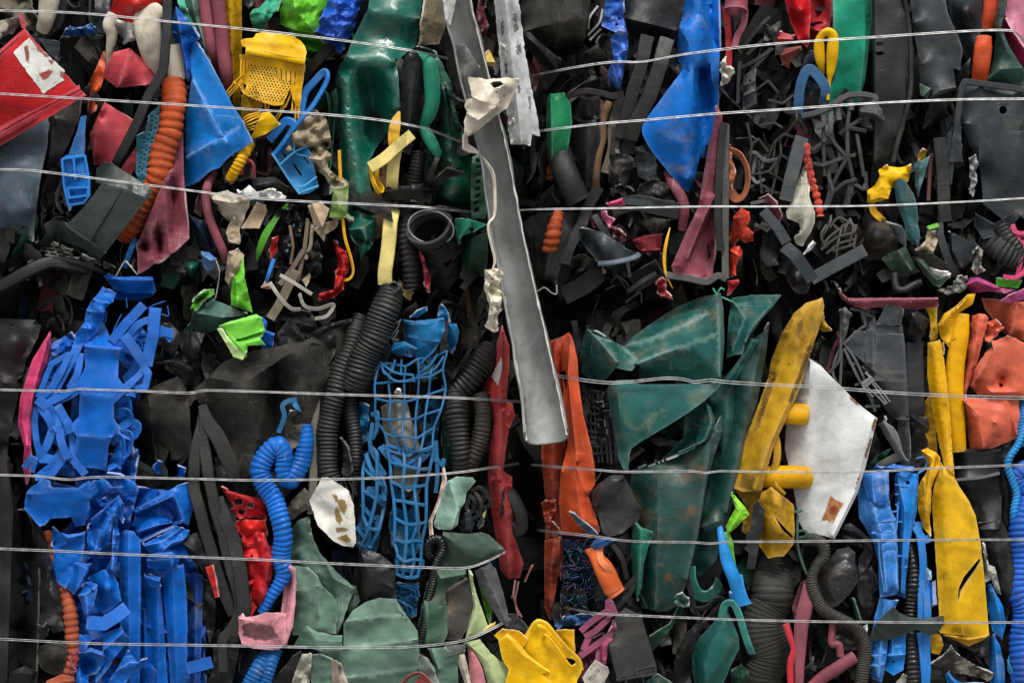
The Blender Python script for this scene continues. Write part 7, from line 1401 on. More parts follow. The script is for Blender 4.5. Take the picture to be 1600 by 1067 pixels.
# coral bags
sheet('bag', 'large coral plastic bag wall at the right edge, uppermost', CO, -10, '1315,180,-14 1400,190,-4 1560,205,2 1700,190,0 1700,470,0 1581,440,0 1480,420,-4 1400,330,-6 1340,250,-10', cr=('1540,210,10 1490,420,4',), nz=(3, 50), rag=.4)
sheet('bag', 'folded coral bag neck with a torn frilly top', CO, 4, '1260,290,-2 1300,275,4 1345,280,6 1362,305,4 1330,430,4 1290,580,4 1240,720,4 1215,800,2 1195,760,-4 1215,600,-4 1240,440,-4', cr=('1300,285,10 1280,480,14 1220,760,8', '1340,295,10 1300,520,4'), nz=(4, 22), rag=1.4)
sheet('plastic_fragment', 'frilly torn coral scrap beside the folded bag neck', CO, 8, '1355,330,-4 1400,310,4 1460,365,8 1420,400,4 1370,440,4 1335,450,0', cr=('1360,340,8 1400,350,-2 1440,370,10',), nz=(7, 10), rag=1.8)
cb = sheet('bag', 'coral bag twisted round a deep thumb-like hollow', CO, 12, '1240,720,-8 1275,620,-2 1340,520,2 1385,480,4 1370,435,6 1400,445,4 1480,415,8 1530,430,4 1700,510,2 1700,800,0 1540,795,2 1400,785,-2 1300,780,-4', cr=('1380,450,10 1395,500,14 1330,620,16 1260,720,4', '1430,600,16 1480,580,14 1525,640,16 1510,720,10 1440,740,4 1380,720,6 1400,640,12', '1290,690,4 1380,760,8 1530,760,10'), ctl='1450,670,-2 1440,715,-8', nz=(3, 30), rag=1)
sheet('bag', 'smooth bulging coral bag end under the wire', CO, 6, '1195,800,-8 1240,795,2 1400,802,4 1545,800,0 1555,900,0 1545,1030,0 1500,1060,-2 1380,1110,0 1250,1120,-6 1230,1000,-8', cr=('1205,810,6 1300,900,18 1330,1100,8', '1490,810,4 1535,1020,6', '1470,810,10 1520,1040,-2'), ctl='1400,950,22', nz=(2, 40), rag=.4)
# black bag
at(1200, 620)
sheet('bag', 'black rubber boot-like bag under the coral bags', plastic('1e1f22', .45, .4, .5), 0, '1150,325,-8 1220,318,0 1330,330,4 1440,318,2 1445,500,2 1440,880,0 1425,1000,0 1440,1200,-2 1400,1180,-4 1330,950,-4 1310,850,-2 1225,660,-6 1160,520,-10', cr=('1160,340,4 1440,335,8', '1155,515,4 1300,505,10 1430,475,8', '1310,815,6 1440,815,8', '1310,840,2 1440,850,4'), cw=.3, nz=(3, 40), rag=.3)
sheet('rubber_sheet', 'black folded sheet between the black boot-like bag and blue hoses', KR, -4, '1430,380 1470,300,4 1510,260,4 1460,400,4 1500,600,4 1510,850,2 1520,1100,2 1470,1150 1440,900', cr=('1455,400,10 1480,800,10',), nz=(4, 25))
sweep('strap', 'pale piping strap across the black boot-like bag', plastic('5b5d5e', .5, .5, .4), 10, '1155,512,0 1300,500,6 1430,472,2', bar(16, 8))
at(1200, 797)
sheet('plastic_film', 'grey-white crumpled film strip right of the big yellow sheet', plastic('9fa09c', .5, .5, .3), 6, '1320,200,-2 1345,230,4 1350,330,6 1400,350,6 1420,420,6 1440,520,2 1410,510,4 1380,430,2 1340,440,4 1335,330,2', cr=('1335,230,10 1360,370,12 1430,500,6',), nz=(5, 14))
sheet('bag', 'black crumpled bag tail beside the crumpled film strip', plastic('222325', .5, .5, .5), 2, '1300,80 1440,60,4 1510,180,4 1560,400,6 1581,440,4 1530,560,4 1470,680,2 1450,560 1420,380,2 1370,250', cr=('1440,80,10 1500,300,14 1480,640,8', '1380,120,6 1440,400,8'), nz=(5, 25))
# big yellow
yl = sheet('plastic_sheet', 'large yellow sheet with a black tear, standing at the lower right', plastic('d3a512', .42, .45, .35, dcol='5f4720'), 10, '1010,-60,-4 1020,-120,0 1060,-300,-2 1120,-240,4 1180,-150,6 1240,-60,6 1280,30,6 1310,180,6 1330,350,6 1345,500,6 1365,770,4 1300,785,2 1160,770,2 1060,755,0 1055,600,0 1045,450,0 1030,200,-2', cr=('1070,-290,8 1130,0,14 1160,400,14 1200,760,10',), holes=['1305,295 1312,310 1280,370 1230,440 1190,500 1180,550 1172,555 1178,480 1210,410 1260,350'], nz=(2, 60), rag=.6, res=5)
sheet('turned_foot', None, YD, 4, '1065,760 1160,775,4 1365,772,4 1330,800,4 1240,838,2 1150,800', cr=('1070,765,6 1240,800,8 1360,778,6',), nz=(3, 20), parent=yl)
sheet('plastic_sheet', 'dull yellow narrow sheet left of the large yellow sheet', YD, 2, '925,-140 955,-200,4 1000,-250,4 1010,-100,2 1005,0,2 995,70,2 950,30,-2 920,-60', cr=('960,-180,8 985,50,6',), nz=(3, 25)) 
at(1200, 620)
sheet('plastic_strap', 'yellow strap looped over at its top left of the large yellow sheet', YE, 10, '945,330,-6 980,315,2 1040,345,6 1065,375,6 1062,430,4 1035,490,4 1010,560,4 1000,700,4 1000,860,2 955,800,-2 925,690,-4 930,590,-4 970,490,-2 990,430,-4', cr=('955,335,6 1030,390,14 1000,520,12 970,780,8', '1040,350,12 1025,430,2'), nz=(3, 25))
# blue crate strips
at(1200, 620)
bc = sheet('plastic_crate', 'worn sky-blue crate side with whitened ribs at the lower right', plastic('2f77c4', .38, .4, .9, dcol='a9b4bc'), 8, '560,740,-6 555,560,-8 600,500,-4 640,620,2 690,665,4 750,640,4 760,690,4 790,760,6 800,900,6 805,1000,6 806,1200,4 790,1220,2 690,1240,-2 680,1000,-4 640,880,-4', cr=('640,640,8 700,860,12 730,1200,8', '750,660,8 790,900,10 800,1180,8', '650,840,6 800,830,8', '660,900,6 800,890,8', '680,780,6 790,760,8', '700,960,6 800,950,8'), cw=.6, nz=(2, 30), rag=.8)
sheet('folded_top', None, plastic('2a6fc0', .38, .4, .9, dcol='a9b4bc'), 16, '580,475,-4 660,470,4 745,448,4 748,560,6 748,645,4 690,667,4 640,655,2 615,625,0', cr=('640,480,8 660,650,10', '720,460,10 740,640,8'), cw=.6, nz=(2, 25), parent=bc)
sheet('torn_edge', None, plastic('2a6fc0', .4, .4, .9, dcol='a9b4bc'), 6, '650,440 670,415,4 690,440,4 780,415,6 900,430,4 900,460,4 780,460,4 660,470', cr=('670,430,8 890,445,10',), cw=.7, nz=(4, 12), parent=bc, rag=1.6)
strands('rib', None, plastic('4a8ad0', .4, .3, .6), 16, ['640,840,0 780,830,4', '650,890 790,880,4', '660,770 770,760,4', '680,700 690,1000 720,1200', '745,700 760,830', '700,960 790,950,2'], 9, 14, parent=bc)
at(1200, 797)
sheet('lower_side', None, plastic('2f77c4', .38, .4, .9, dcol='a9b4bc'), 6, '690,540,-4 800,560,4 790,590 745,760,2 735,880,4 715,1010,2 700,1060,0 640,1040,-4 620,900,-4 640,780 660,650', cr=('720,560,8 680,1030,8', '640,900,4 720,880,8', '630,960,4 715,950,8'), cw=.6, nz=(2, 25), parent=bc)
at(1200, 620)
bd = sheet('plastic_crate', 'darker blue crate side with a bolt hole right of the worn sky-blue one', BL2, 2, '780,490,-4 800,455,0 930,475,4 925,600,4 920,700,4 890,830,4 870,960,4 850,1160,2 850,1240,0 800,1230,-4 800,1000,-4 790,760,-4', cr=('795,480,6 845,700,10 820,1200,6', '920,490,8 860,1000,8'), cw=.2, nz=(2, 30), holes=['850,520 868,516 878,528 868,540 852,536'])
strands('rib', None, plastic('3f86cf', .38, .3, .5), 10, ['785,600 925,605', '785,540 830,550,2 905,560 900,600', '845,550 845,700', '805,770 905,770', '800,980 865,985', '750,710 800,700 805,650', '760,765 800,762', '790,660 800,700 790,830,2 770,825', '820,1050 860,1050', '915,380 960,370,4 985,380 970,440 930,470'], 9, 16, parent=bd)
at(1200, 797)
sheet('lower_block', None, BL2, 6, '730,890,-4 765,780,2 850,760,4 850,880,4 835,985,4 775,1020,2 725,985,-2', cr=('740,895,8 845,890,10', '765,790,6 770,890,8'), cw=.5, nz=(2, 20), parent=bd, holes=['762,930 775,922 784,932 776,942 764,940'])
strands('plastic_strip', 'narrow sky-blue strips right of the ribbed black hose', BL2, 6, ['920,70,-4 945,200,4 955,380,4 950,520,4 945,690', '970,420 985,560,4 980,800,4 975,1130', '905,100 960,180,4 1000,170', '940,760 960,900 965,1130'], 46, 12, wob=2)
sheet('plastic_fragment', 'deep blue small block beside the narrow sky-blue strips', BL, 10, '985,450 1015,440,4 1018,580,4 995,600', nz=(1, 12), th=8)
sheet('plastic_fragment', 'pale blue cap on the narrow sky-blue strips', plastic('7ba2c8', .4, .3, .3), 14, '970,380 985,360,4 1010,375,4 1000,430,4 975,425', nz=(2, 8))
hose('corrugated_hose', 'black corrugated hose standing between blue crate sides and strips', KG, 0, '880,180,-10,.6 890,300,0,.9 895,450,2,1.05 895,600,0,1 885,780,2,.9 895,920,4,1.1 910,1130,0,1.2', 46, 28, amp=.2)
# greens and dark bits at the bottom right
sheet('rubber_sheet', 'dark green curved flap lying over the crate sides under the wire', plastic('22302a', .55, .6, .4, dcol='4f5a4c'), 22, '620,795,-4 660,710,0 720,640,4 775,592,6 810,630,4 860,655,2 960,668,4 1085,650,4 1090,700,4 1040,765,2 990,770,2 910,730,6 860,760,4 720,808,2', cr=('680,690,10 780,700,14 1080,680,8', '775,600,12 800,660,10'), nz=(3, 35), rag=.6)
sheet('crumpled_sheet', 'black holed crumpled mat at the bottom right', plastic('4d4a45', .7, .8, .4, .6), 10, '1010,950,-4 1100,880,4 1135,830,6 1160,880,8 1220,920,4 1340,990,4 1395,1010,4 1370,1055,2 1230,1010,4 1110,1000,0 1060,970', holes=['1120,925 1130,922 1130,934', '1150,940 1162,936 1160,950', '1190,965 1202,960 1200,974', '1110,960 1120,956 1120,968', '1160,985 1170,982 1168,992'], nz=(8, 14), rag=1.6)
sheet('rubber_sheet', 'black rubber sheet behind the holed mat', KR, -2, '1070,760 1240,838,4 1365,785,4 1370,960,2 1330,900,4 1180,830,2', cr=('1080,770,6 1200,850,10 1340,900,8',), nz=(5, 25))
sheet('rubber_sheet', 'grey-black drape at the bottom under the holed mat', KD, -4, '1000,1130 1010,940,4 1060,980,4 1120,1130', nz=(4, 20))
sheet('plastic_sheet', 'small round mustard sheet left of the holed mat', YD, -2, '1000,770 1060,760,4 1085,830,4 1060,890 1010,880', nz=(3, 20))
sheet('plastic_sheet', 'sky-blue folded sheet between the big yellow sheet and the blue hoses', BL2, 6, '1338,465,-4 1375,448,4 1400,500,6 1450,590,6 1470,700,4 1445,800,4 1385,740,2 1365,640,0', cr=('1375,455,12 1430,640,12 1440,780,8',), nz=(3, 25))
sheet('plastic_sheet', 'sky-blue long folded sheet at the lower right corner', BL2, 2, '1365,800,-4 1390,760,4 1430,830,6 1460,950,4 1465,1130,2 1375,1130,-2', cr=('1395,770,10 1430,1130,8',), nz=(3, 25))
sheet('plastic_sheet', 'sky-blue arched sheet at the bottom edge under the holed mat', BL2, 10, '1095,1010,-2 1115,995,4 1150,1040,4 1200,1062,4 1340,1070,2 1400,1130 1120,1130', cr=('1105,1005,8 1160,1070,10',), nz=(2, 25))
hose('corrugated_hose', 'thick bright blue corrugated hose bundle at the right edge', plastic('1456b4', .4, .2, .35), 4, '1610,-60,-6,.9 1570,80,2,1 1570,300,2,1 1560,480,4,1 1590,620,4,1.05 1580,800,4,1.1 1585,1000,4,1.1 1590,1160,-4,1.1', 78, 34, amp=.12, helix=1)
at(1200, 620)
hose('corrugated_hose', 'blue hose folded in an elbow at the right edge', plastic('1456b4', .4, .2, .35), -2, '1640,420,-8 1580,440,2 1530,490,4 1560,560,2 1640,600,-8', 60, 26, amp=.12, helix=1)
hose('net_hose', 'thin light blue netted hose winding down the right edge', plastic('1f7fc0', .35, .25, .4), 12, '1590,180,-4 1560,280,2 1500,360,4 1480,430,4 1510,520,4 1535,600,4 1525,700,4 1520,810,-4', 26, 24, amp=.3, helix=2, n=14)
at(1200, 420)
hose('net_hose', 'turquoise meshed hose end beside the coral bag', plastic('1f6fb0', .4, .3, .4), 2, '1600,800,-6 1580,900,2 1560,1000,2 1560,1080,-6', 34, 20, amp=.26, helix=2, n=14)
at(1200, 797)
strands('netting', 'teal-blue netting strand along the foot of the blue hose bundle', plastic('1f6f9a', .5, .3, .3), 14, ['1480,920 1500,980,4 1540,1050 1560,1130', '1490,900 1485,980 1520,1040 1530,1130', '1480,940 1510,950', '1490,1000 1530,1010', '1510,1050 1545,1060'], 12, 8, round_=True)
# ribs, hoses and maroon tubes at bottom
at(1200, 797)
hose('ribbed_hose', 'very wide grey pleated hose bending down at the bottom', plastic('2b2a27', .6, .7, .5, .5), -22, '80,250,-20,.8 60,400,0,1 20,560,6,1.1 -20,720,8,1.15 -10,880,6,1.1 0,1060,2,1.05 20,1160,-6,1', 132, 26, amp=.06, fl=.5, n=26, wob=12)
hose('corrugated_hose', 'thin grey corrugated hose snaking below the white panel', plastic('33312d', .6, .7, .4), 12, '225,190,-14,.9 290,185,2,1 335,220,6,1 340,280,6,1 300,340,4,1 275,420,4,1 290,520,4,1 330,600,6,1 420,650,6,1 510,710,6,1 580,790,6,1.05 605,880,4,1.05 590,980,4,1.05 555,1130,0,1.05', 40, 15, amp=.16, n=16)
sheet('rubber_tyre_piece', 'black ribbed rubber arch between the white panel and blue crate', KR, 0, '430,150,-4 460,90,2 510,80,4 570,120,4 640,190,4 655,260,2 620,340,2 560,420,0 560,300,0 600,240,4 540,220,4 470,200,2', cr=('455,110,8 560,140,12 640,240,8', '460,140,2 550,170,6 610,250,4', '470,170,8 550,195,10 590,250,8'), nz=(3, 20))
sheet('lamp_cover', 'shiny black oval lens with white scratches below the white panel', plastic('2a2c2e', .25, .5, 1.0, dcol='6b5a3c'), 10, '305,430,-6 350,340,-2 430,240,2 500,228,4 540,260,4 535,320,4 552,360,4 555,440,2 500,520,2 430,590,0 370,605,0 320,550,-4', ctl='430,400,22', soft=True, nz=(2, 30), cr=('420,480,18 530,360,14',), cw=.3, rag=.3)
sheet('plastic_sheet', 'dark worn sheet right of the shiny black oval lens', KR, -6, '560,420 640,340,4 690,480,4 640,520,2 660,600 600,720 560,600', nz=(5, 25))
sheet('plastic_strip', 'thin dark green blade below the shiny black lens', DG2, 4, '510,540 525,545,4 575,690,4 570,760,2 555,700', nz=(2, 14))
strands('rope', 'dark green cord with a buckle left of the white panel', plastic('2f4f48', .5, .4, .4), 6, ['185,30 180,150,4 190,250 230,370 250,400', '180,130 230,125,4 235,160,4 185,170', '120,0 180,10,4 210,0', '110,-20 150,-30 160,10'], 16, 12)
sweep('plastic_tube', 'flat maroon tube with a cut top at the bottom right', MA, 14, '265,455,-2,1 240,560,2,1 215,660,2,.95 200,800,2,.8 195,1000,0,.6 190,1130,-4,.5', bar(96, 34, .4), wob=2)
sweep('plastic_tube', 'maroon tube lying slanted at the bottom right', MA, 16, '535,905,0 440,960,2 350,1020,2 250,1110,0', tube(40, 16, .8), wob=2)
sweep('plastic_tube', 'short maroon tube leaning on the slanted one', MA, 8, '400,700,-6 395,820,2 440,830,4 450,900,4', tube(24, 12), wob=2)
sweep('plastic_strip', 'bright red strip left of the flat maroon tube', plastic('b8303a', .4, .3, .3), 10, '110,700,-6 140,790,2 160,860,4 140,950,2 145,1130,-4', tube(22, 12, .6), wob=1)
sheet('plastic_sheet', 'dark wine sheet behind the flat maroon tube', MD, -8, '200,440 230,430,4 200,560,4 160,680 150,600', nz=(3, 20))
sheet('rubber_sheet', 'black plate behind the snaking grey hose', K, -10, '420,700 560,740,4 580,860 460,860 410,800', nz=(4, 25))
strands('fibre', 'grey splinters at the foot of the flat maroon tube', SL, 8, ['220,980 270,940,4 280,900', '250,970 300,965', '270,920 290,990'], 14, 9)
sheet('plastic_fragment', 'small white chip under the wire beside the snaking hose', WH, 14, '585,715 605,705,4 602,770,4 588,775', nz=(1, 8))
sheet('plastic_fragment', 'grey rounded stopper at the bottom under the blue crate block', plastic('77776c', .5, .4, .3), 2, '770,1130 790,1060,4 840,1010,6 865,1030,4 860,1130', ctl='820,1080,12', soft=True)
# blue stick, lime bits and notched plate
at(800, 797)
bs = sweep('plastic_stick', 'bright blue rod with a shouldered end in front of the teal sheets', plastic('1a80c8', .35, .25, .4), 14, '1280,80,-14,.4 1300,200,0,.7 1325,310,4,1 1370,420,6,1.05 1400,500,4,1.1 1425,580,2,1.2', tube(40, 16, .6), wob=1)
sheet('shoulder', None, plastic('1a80c8', .35, .25, .4), 18, '1380,400 1420,395,4 1450,530,4 1480,575,2 1400,600,2 1340,530,-2 1340,505,2 1390,520,4', nz=(2, 14), parent=bs)
at(800, 620)
sheet('plastic_fragment', 'lime green moulded clip beside the dirty yellow pouch', plastic('7cc428', .35, .2, .25), 12, '1345,585,-4 1380,610,2 1440,680,4 1467,725,4 1420,770,4 1380,810,4 1330,850,0 1320,800,-2 1360,720,2 1380,690,2', holes=['1362,635 1376,640 1384,660 1370,656'], cr=('1350,600,8 1420,700,14 1340,830,8', '1390,690,12 1450,720,8'), cw=.4, nz=(4, 14))
sweep('plastic_strip', 'lime green thin stalk hanging below the moulded clip', LI, 6, '1325,830 1350,900,4 1355,960 1375,1100,-4 1390,1200,-8', bar(34, 9), tw=(0, 40), wob=1)
sheet('notched_plate', 'black notched plate with holes in front of the yellow pouch', plastic('1c1d20', .45, .4, .4), 16, '1490,668 1520,640,2 1530,665,2 1562,692,2 1550,800,2 1528,900,2 1500,1060,0 1450,1060,-2 1462,960 1440,940 1450,830,0 1470,830,0 1480,750', holes=['1494,655 1506,650 1508,662', '1440,905 1452,900 1452,925 1442,928'], nz=(1.5, 25), rag=.3)
# ================================================================== tie wires
at(0, 0, 1)
WIRE = bpy.data.materials.new('galvanised_wire')
WIRE.use_nodes = True
b_ = WIRE.node_tree.nodes['Principled BSDF']
b_.inputs['Metallic'].default_value = 0.75
b_.inputs['Roughness'].default_value = 0.42
nz_ = WIRE.node_tree.nodes.new('ShaderNodeTexNoise'); nz_.inputs['Scale'].default_value = 60
tc_ = WIRE.node_tree.nodes.new('ShaderNodeTexCoord')
rp_ = WIRE.node_tree.nodes.new('ShaderNodeValToRGB')
rp_.color_ramp.elements[0].position = .35; rp_.color_ramp.elements[0].color = (.22, .22, .22, 1)
rp_.color_ramp.elements[1].position = .65; rp_.color_ramp.elements[1].color = (.4, .41, .42, 1)
WIRE.node_tree.links.new(tc_.outputs['Object'], nz_.inputs['Vector'])
WIRE.node_tree.links.new(nz_.outputs['Fac'], rp_.inputs[0])
WIRE.node_tree.links.new(rp_.outputs[0], b_.inputs['Base Color'])
H = 36
wires = [
    ('topmost wire of the upper left bale, running over the red bottle', '-80,12 0,17 120,21 250,33 400,48 520,62 620,76 660,83,-10 700,92,-50', H, 2.2),
    ('second wire of the upper left bale, crossing the red barrier tip', '-80,142 0,147 200,159 400,172 560,184 650,198,-4 700,214,-24 740,232,-60', H, 2.2),
    ('third wire of the upper left bale, crossing the dark green flanged plate', '-80,261 0,265 60,268 235,290 400,310 560,319 650,323 690,327,-8 740,332,-50', H, 2.2),
    ('topmost wire of the upper right bale, kinked beside the worn blue strip', '800,122,-70 845,116,-36 880,109,-6 935,100 970,97 1005,97 1080,84 1200,70 1360,59 1500,50 1570,48 1590,54 1615,80,-14', H, 2.2),
    ('second wire of the upper right bale, crossing the bright green box', '790,215,-60 845,205,-10 935,194 1010,188 1120,178 1200,173 1360,162 1500,156 1600,155 1690,153', H, 2.2),
    ('third wire of the upper right bale, above the V of slate bars', '760,334,-60 825,328,-12 940,326 1100,323 1200,323 1350,322 1500,316 1600,310 1690,305', H, 1.6),
    ('topmost wire of the lower left bale, crossing the blue lattice crate', '-80,607 0,609 100,611 120,608 160,609 220,611 295,614 322,610 400,612 520,616 690,621 760,624,-12 820,628,-50', H, 2.3),
    ('second wire of the lower left bale, kinked over the blue crate', '-80,741 0,742 60,744 108,749 160,745 300,748 400,750 550,748 640,744 715,738,-4 770,730,-24 810,724,-60', H, 2.2),
    ('third wire of the lower left bale, curving up at the red fender', '-80,852 0,857 100,861 200,866 400,874 520,880 660,886 725,887 760,877,-6 790,862,-22', H, 2.4),
    ('lowest wire of the lower left bale, over the pale pink flap', '-80,996 0,998 100,1003 200,1006 400,1009 500,1011 620,1011 690,1006 735,997,-2 780,976,-20 810,960,-46', H, 2.6),
    ('topmost wire of the lower right bale, wavy over the teal rubber', '840,584,-50 870,587,-30 905,593,-6 950,598 990,596 1040,591 1070,593 1085,597 1110,594 1135,597 1200,601 1300,606 1400,614 1500,619 1600,622 1690,625', H, 3.4),
    ('second wire of the lower right bale, crossing the lower yellow peg', '830,726,-60 865,729,-30 930,734,-4 980,737 1080,736 1102,739 1125,736 1200,737 1350,737 1450,732 1600,726 1690,722', H, 2.2),
    ('third wire of the lower right bale, at the foot of the white panel', '840,828,-60 875,832,-30 930,838,-6 985,845 1080,847 1110,849 1140,846 1200,846 1500,843 1600,843 1690,842', H, 2.3),
    ('lowest wire of the lower right bale, over the dark green curved flap', '880,948,-60 915,955,-26 945,959,-4 1080,965 1200,969 1400,972 1600,972 1690,971', H, 2.2),
]
for k, (lb, p, d, gap) in enumerate(wires):
    rows = parse(p)
    f = rows[0]
    root = empty('baling_wire', 'galvanised twin tie wire: ' + lb if len(lb.split()) < 12 else 'twin ' + lb, f[0], f[1], d, 'wire', 'tie wires round the bales')
    for s in (-1, 1):
        rr = []
        C_ = crspline(np.array([[r[0], r[1], (r[2] if len(r) > 2 else 0)] for r in rows]), 12)
        for i, c in enumerate(C_):
            w = noise.noise(Vector((c[0] / 120.0, k * 5.0, s * 2.0))) * 0.9
            rr.append([c[0], c[1] + s * gap / 2 + w * 0.5, c[2] + 0.3 * s + w])
        V, F = sweep_geo(rr, tube(.74, 8), d, step=5)
        build('strand', None, V, F, [WIRE], None, root)

# ================================================================== crushed scrap packed behind everything, blackened like deep shade
def packed(name, label, x0, y0, x1, y1, n, seed, cols, core, zones=()):
    """what fills the bale behind the pieces one can tell apart: crumpled flakes, slats and crusts, too many and too dark to count"""
    r = random.Random(seed)
    V, F, MI = [], [], []
    for i in range(n):
        cx, cy = r.uniform(x0, x1), r.uniform(y0, y1)
        edge = min(1.0, (cx - x0) / 60, (x1 - cx) / 60, (cy - y0) / 50, (y1 - cy) / 50)
        cd = r.uniform(-130, -34) - (1 - max(0, edge)) * 70
        L_, W_ = r.uniform(40, 190), (r.uniform(12, 60) if r.random() < .6 else r.uniform(4, 14))
        a = r.gauss(math.pi / 2, 0.5) if r.random() < .75 else r.uniform(0, 3.14)
        ti, tj = r.uniform(-.9, .9), r.uniform(-.9, .9)
        nu, nv = 6, 4
        o = len(V)
        sd = r.uniform(0, 99)
        for layer in (0, 1):
            for u in range(nu + 1):
                for v in range(nv + 1):
                    s, t = (u / nu - .5) * L_, (v / nv - .5) * W_
                    if u in (0, nu) or v in (0, nv):
                        s += r.uniform(-3, 3) if layer == 0 else 0; t += r.uniform(-3, 3) if layer == 0 else 0
                    x = cx + s * math.cos(a) - t * math.sin(a)
                    y = cy + s * math.sin(a) + t * math.cos(a)
                    z = cd + s * ti * .5 + t * tj + 14 * noise.noise(Vector((s / 30, t / 20, sd))) + 12 * abs(((s * .7 + t) / 38 + sd) % 1 - .5) - layer * 4
                    V.append(world(x, y, min(z, -24)))
        m = (nu + 1) * (nv + 1)
        c = r.randrange(len(cols)) if r.random() < .6 else 0
        for u in range(nu):
            for v in range(nv):
                q = o + u * (nv + 1) + v
                F.append([q, q + nv + 1, q + nv + 2, q + 1]); MI.append(c)
                F.append([q + m, q + m + 1, q + m + nv + 2, q + m + nv + 1]); MI.append(c)
    # splinters and torn scraps filling the cracks nearer the face
    dark = [j for j, m_ in enumerate(cols) if m_ in (DK, K, KR, KD, CH)]
    for (zx0, zy0, zx1, zy1, zn) in zones:
        zy1 = min(zy1, 428) if zy0 < 400 else zy1
        for i in range(zn):
            cx, cy = r.uniform(zx0, zx1), r.uniform(zy0, zy1)
            cd = r.uniform(-50, -17)
            L_, W_ = r.uniform(18, 100), r.choice((3, 5, 9, 15, 22, 30, 38))
            a = r.gauss(math.pi / 2, 0.45); bend = r.uniform(-.9, .9); ti = r.uniform(-.6, .6); tj = r.uniform(-1.2, 1.2)
            nu, nv = 7, 2
            o = len(V)
            jag = [[r.uniform(.55, 1.1) for _ in range(nu + 1)] for _ in (0, 1)]
            for layer in (0, 1):
                for u in range(nu + 1):
                    aa = a + bend * (u / nu - .5)
                    for v in range(nv + 1):
                        s = (u / nu - .5) * L_
                        t = (v / nv - .5) * W_ * jag[0 if v == 0 else 1][u] * (1.0 - .5 * abs(u / nu - .5))
                        z = cd + s * ti + t * tj + 5 * noise.noise(Vector((s / 20, t / 9, i * 3.1))) - layer * 2.5
                        V.append(world(cx + s * math.cos(aa) - t * math.sin(aa), cy + s * math.sin(aa) + t * math.cos(aa), min(z, -14)))
            m = (nu + 1) * (nv + 1)
            c = r.choice(dark) if r.random() < .86 else r.randrange(len(cols))
            for u in range(nu):
                for v in range(nv):
                    q = o + u * (nv + 1) + v
                    F.append([q, q + nv + 1, q + nv + 2, q + 1]); MI.append(c)
                    F.append([q + m, q + m + 1, q + m + nv + 2, q + m + nv + 1]); MI.append(c)
                for v in (0, nv):
                    q = o + u * (nv + 1) + v
                    F.append([q, q + m, q + m + nv + 1, q + nv + 1] if v == 0 else [q, q + nv + 1, q + m + nv + 1, q + m]); MI.append(c)
    # near-black box added as the core, darkening gaps that would show sky
    o = len(V)
    for d in (-150 - seed * 3, -460 - seed * 3):
        for x, y in ((core[0], core[1]), (core[2], core[1]), (core[2], core[3]), (core[0], core[3])):
            V.append(world(x, y, d))
    for q in ([0, 1, 2, 3], [7, 6, 5, 4], [0, 4, 5, 1], [1, 5, 6, 2], [2, 6, 7, 3], [3, 7, 4, 0]):
        F.append([o + j for j in q]); MI.append(0)
    build(name, label, V, F, cols, MI, None, 'bale', None, 'stuff', 40)


DK = plastic('111112', .75, .3, .15, .5)  # near black: the shade deep between the pieces, put into the filler's colour
packed('crushed_scrap', 'dark crushed scrap packed deep inside the upper left bale', -260, -420, 790, 455, 760, 1, [DK, K, KD, MD, DG2, BR, CH, K, KR], (-300, -460, 815, 466), ((320, 270, 570, 460, 110), (60, 250, 130, 420, 40), (0, 380, 330, 450, 50), (130, 60, 290, 240, 40), (430, 100, 530, 330, 40), (600, 120, 760, 440, 60)))
packed('crushed_scrap', 'dark crushed scrap packed deep inside the upper right bale', 812, -420, 1860, 470, 760, 2, [DK, K, CH, KD, MD, SL, KR, CH], (813, -460, 1900, 466), ((1125, 40, 1310, 440, 130), (830, 90, 1010, 240, 40), (830, 240, 1130, 455, 130), (1380, 150, 1500, 450, 80), (1290, 330, 1600, 455, 90)))
packed('crushed_scrap', 'dark crushed scrap packed deep inside the lower left bale', -260, 478, 805, 1300, 760, 3, [DK, K, KR, KD, SG2, NV, CH, KR], (-300, 464, 815, 1300), ((300, 460, 620, 620, 60), (640, 470, 790, 760, 60), (280, 620, 480, 1067, 60), (0, 470, 120, 1067, 40), (220, 500, 330, 720, 40), (560, 700, 780, 1067, 60)))
packed('crushed_scrap', 'dark crushed scrap packed deep inside the lower right bale', 850, 492, 1860, 1300, 760, 4, [DK, K, KR, CH, DG2, MD, KD], (813, 464, 1900, 1300), ((900, 480, 960, 860, 50), (870, 840, 1010, 1060, 60), (1290, 470, 1460, 720, 90), (1130, 760, 1260, 1067, 60), (1240, 840, 1370, 1067, 80), (1440, 980, 1600, 1067, 50), (1000, 940, 1200, 1067, 50), (1480, 700, 1600, 1067, 50)))

counts = {}
for o in list(scene.objects):
    if o.parent is None and o.get('label') and not o.get('kind') and not o.get('group'):
        counts.setdefault(o.name.split('.')[0], []).append(o)
for nm, lst in counts.items():
    if len(lst) >= 3:
        for o in lst:
            o['group'] = 'pieces of scrap in the bales: ' + words_of(nm)

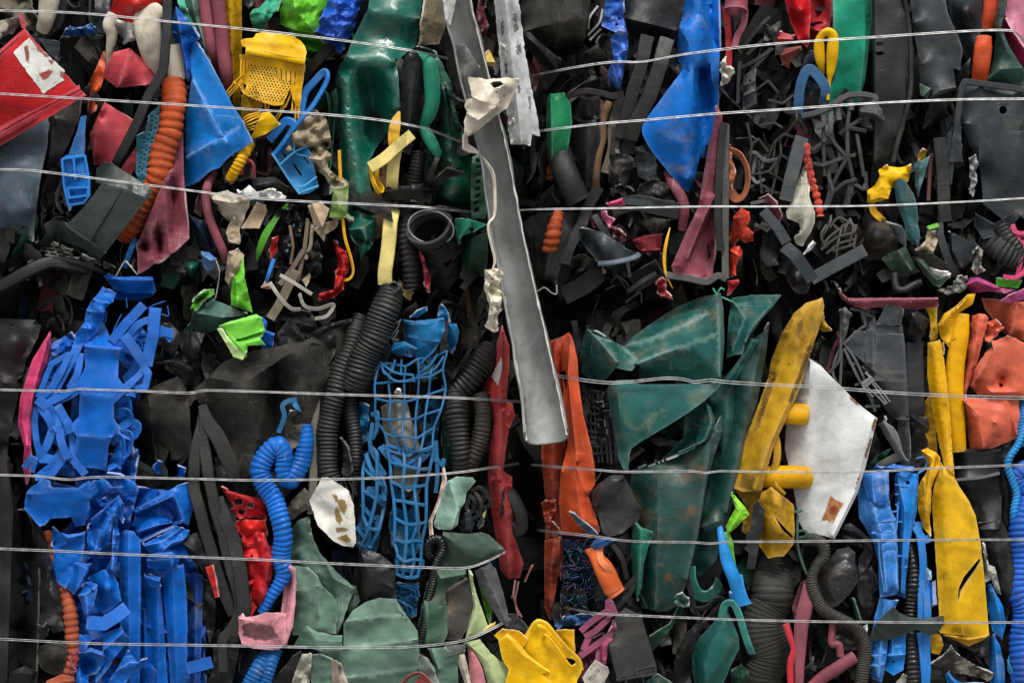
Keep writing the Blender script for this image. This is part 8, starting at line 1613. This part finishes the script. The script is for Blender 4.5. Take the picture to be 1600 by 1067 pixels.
# ================================================================== ground the bales stand on
gm = bpy.data.materials.new('concrete')
gm.use_nodes = True
t_ = gm.node_tree
n1 = t_.nodes.new('ShaderNodeTexNoise'); n1.inputs['Scale'].default_value = 3; n1.inputs['Detail'].default_value = 8
r1 = t_.nodes.new('ShaderNodeValToRGB')
r1.color_ramp.elements[0].position = .3; r1.color_ramp.elements[0].color = (.16, .155, .145, 1)
r1.color_ramp.elements[1].position = .7; r1.color_ramp.elements[1].color = (.28, .275, .26, 1)
c1 = t_.nodes.new('ShaderNodeTexCoord')
t_.links.new(c1.outputs['Object'], n1.inputs['Vector'])
t_.links.new(n1.outputs['Fac'], r1.inputs[0])
t_.links.new(r1.outputs[0], t_.nodes['Principled BSDF'].inputs['Base Color'])
t_.nodes['Principled BSDF'].inputs['Roughness'].default_value = .9
me = bpy.data.meshes.new('ground')
zg = world(0, 1302, -400)[2] - .01
me.from_pydata([(-60, -60, 0), (60, -60, 0), (60, 60, 0), (-60, 60, 0)], [], [[0, 1, 2, 3]])
me.materials.append(gm)
g_ = bpy.data.objects.new('ground', me)
col.objects.link(g_)
g_.location = (0, 0, zg)
g_['kind'] = 'structure'
g_['label'] = 'grey concrete yard floor under the bales'

# ================================================================== light and camera
ELEV, AZ = math.radians(58), math.radians(20)       # sun behind the camera, a little to its left
w = bpy.data.worlds.new('World')
scene.world = w
w.use_nodes = True
wn = w.node_tree
sky = wn.nodes.new('ShaderNodeTexSky')
sky.sky_type = 'NISHITA'
sky.sun_disc = False
sky.sun_elevation = ELEV
sky.sun_rotation = math.pi - AZ * -1
sky.air_density = 1.0
sky.dust_density = 4.0
sky.ozone_density = 1.0
bg = wn.nodes['Background']
bg.inputs['Strength'].default_value = 0.075
hs_ = wn.nodes.new('ShaderNodeHueSaturation')
hs_.inputs['Saturation'].default_value = 0.4        # a white overcast sky
wn.links.new(sky.outputs[0], hs_.inputs['Color'])
wn.links.new(hs_.outputs[0], bg.inputs[0])
sd = bpy.data.lights.new('sun', 'SUN')
sd.energy = 1.5
sd.angle = math.radians(18)
sd.color = (1.0, .96, .9)
so = bpy.data.objects.new('sun', sd)
col.objects.link(so)
dirv = Vector((math.sin(AZ) * math.cos(ELEV), -math.cos(AZ) * math.cos(ELEV), math.sin(ELEV)))   # towards the sun
so.rotation_euler = dirv.to_track_quat('Z', 'Y').to_euler()
so.location = (-2, -6, 6)

cd = bpy.data.cameras.new('camera')
cd.sensor_width = 36
cd.lens = 36 * DIST / (1600 * U)
cd.clip_end = 300
co_ = bpy.data.objects.new('camera', cd)
col.objects.link(co_)
co_.location = (0, -DIST, EYE)
co_.rotation_euler = (math.radians(90), 0, 0)
scene.camera = co_
scene.view_settings.view_transform = 'Standard'
scene.view_settings.look = 'None'
scene.view_settings.exposure = 0.95
scene.view_settings.gamma = 1
scene.view_settings.use_curve_mapping = False
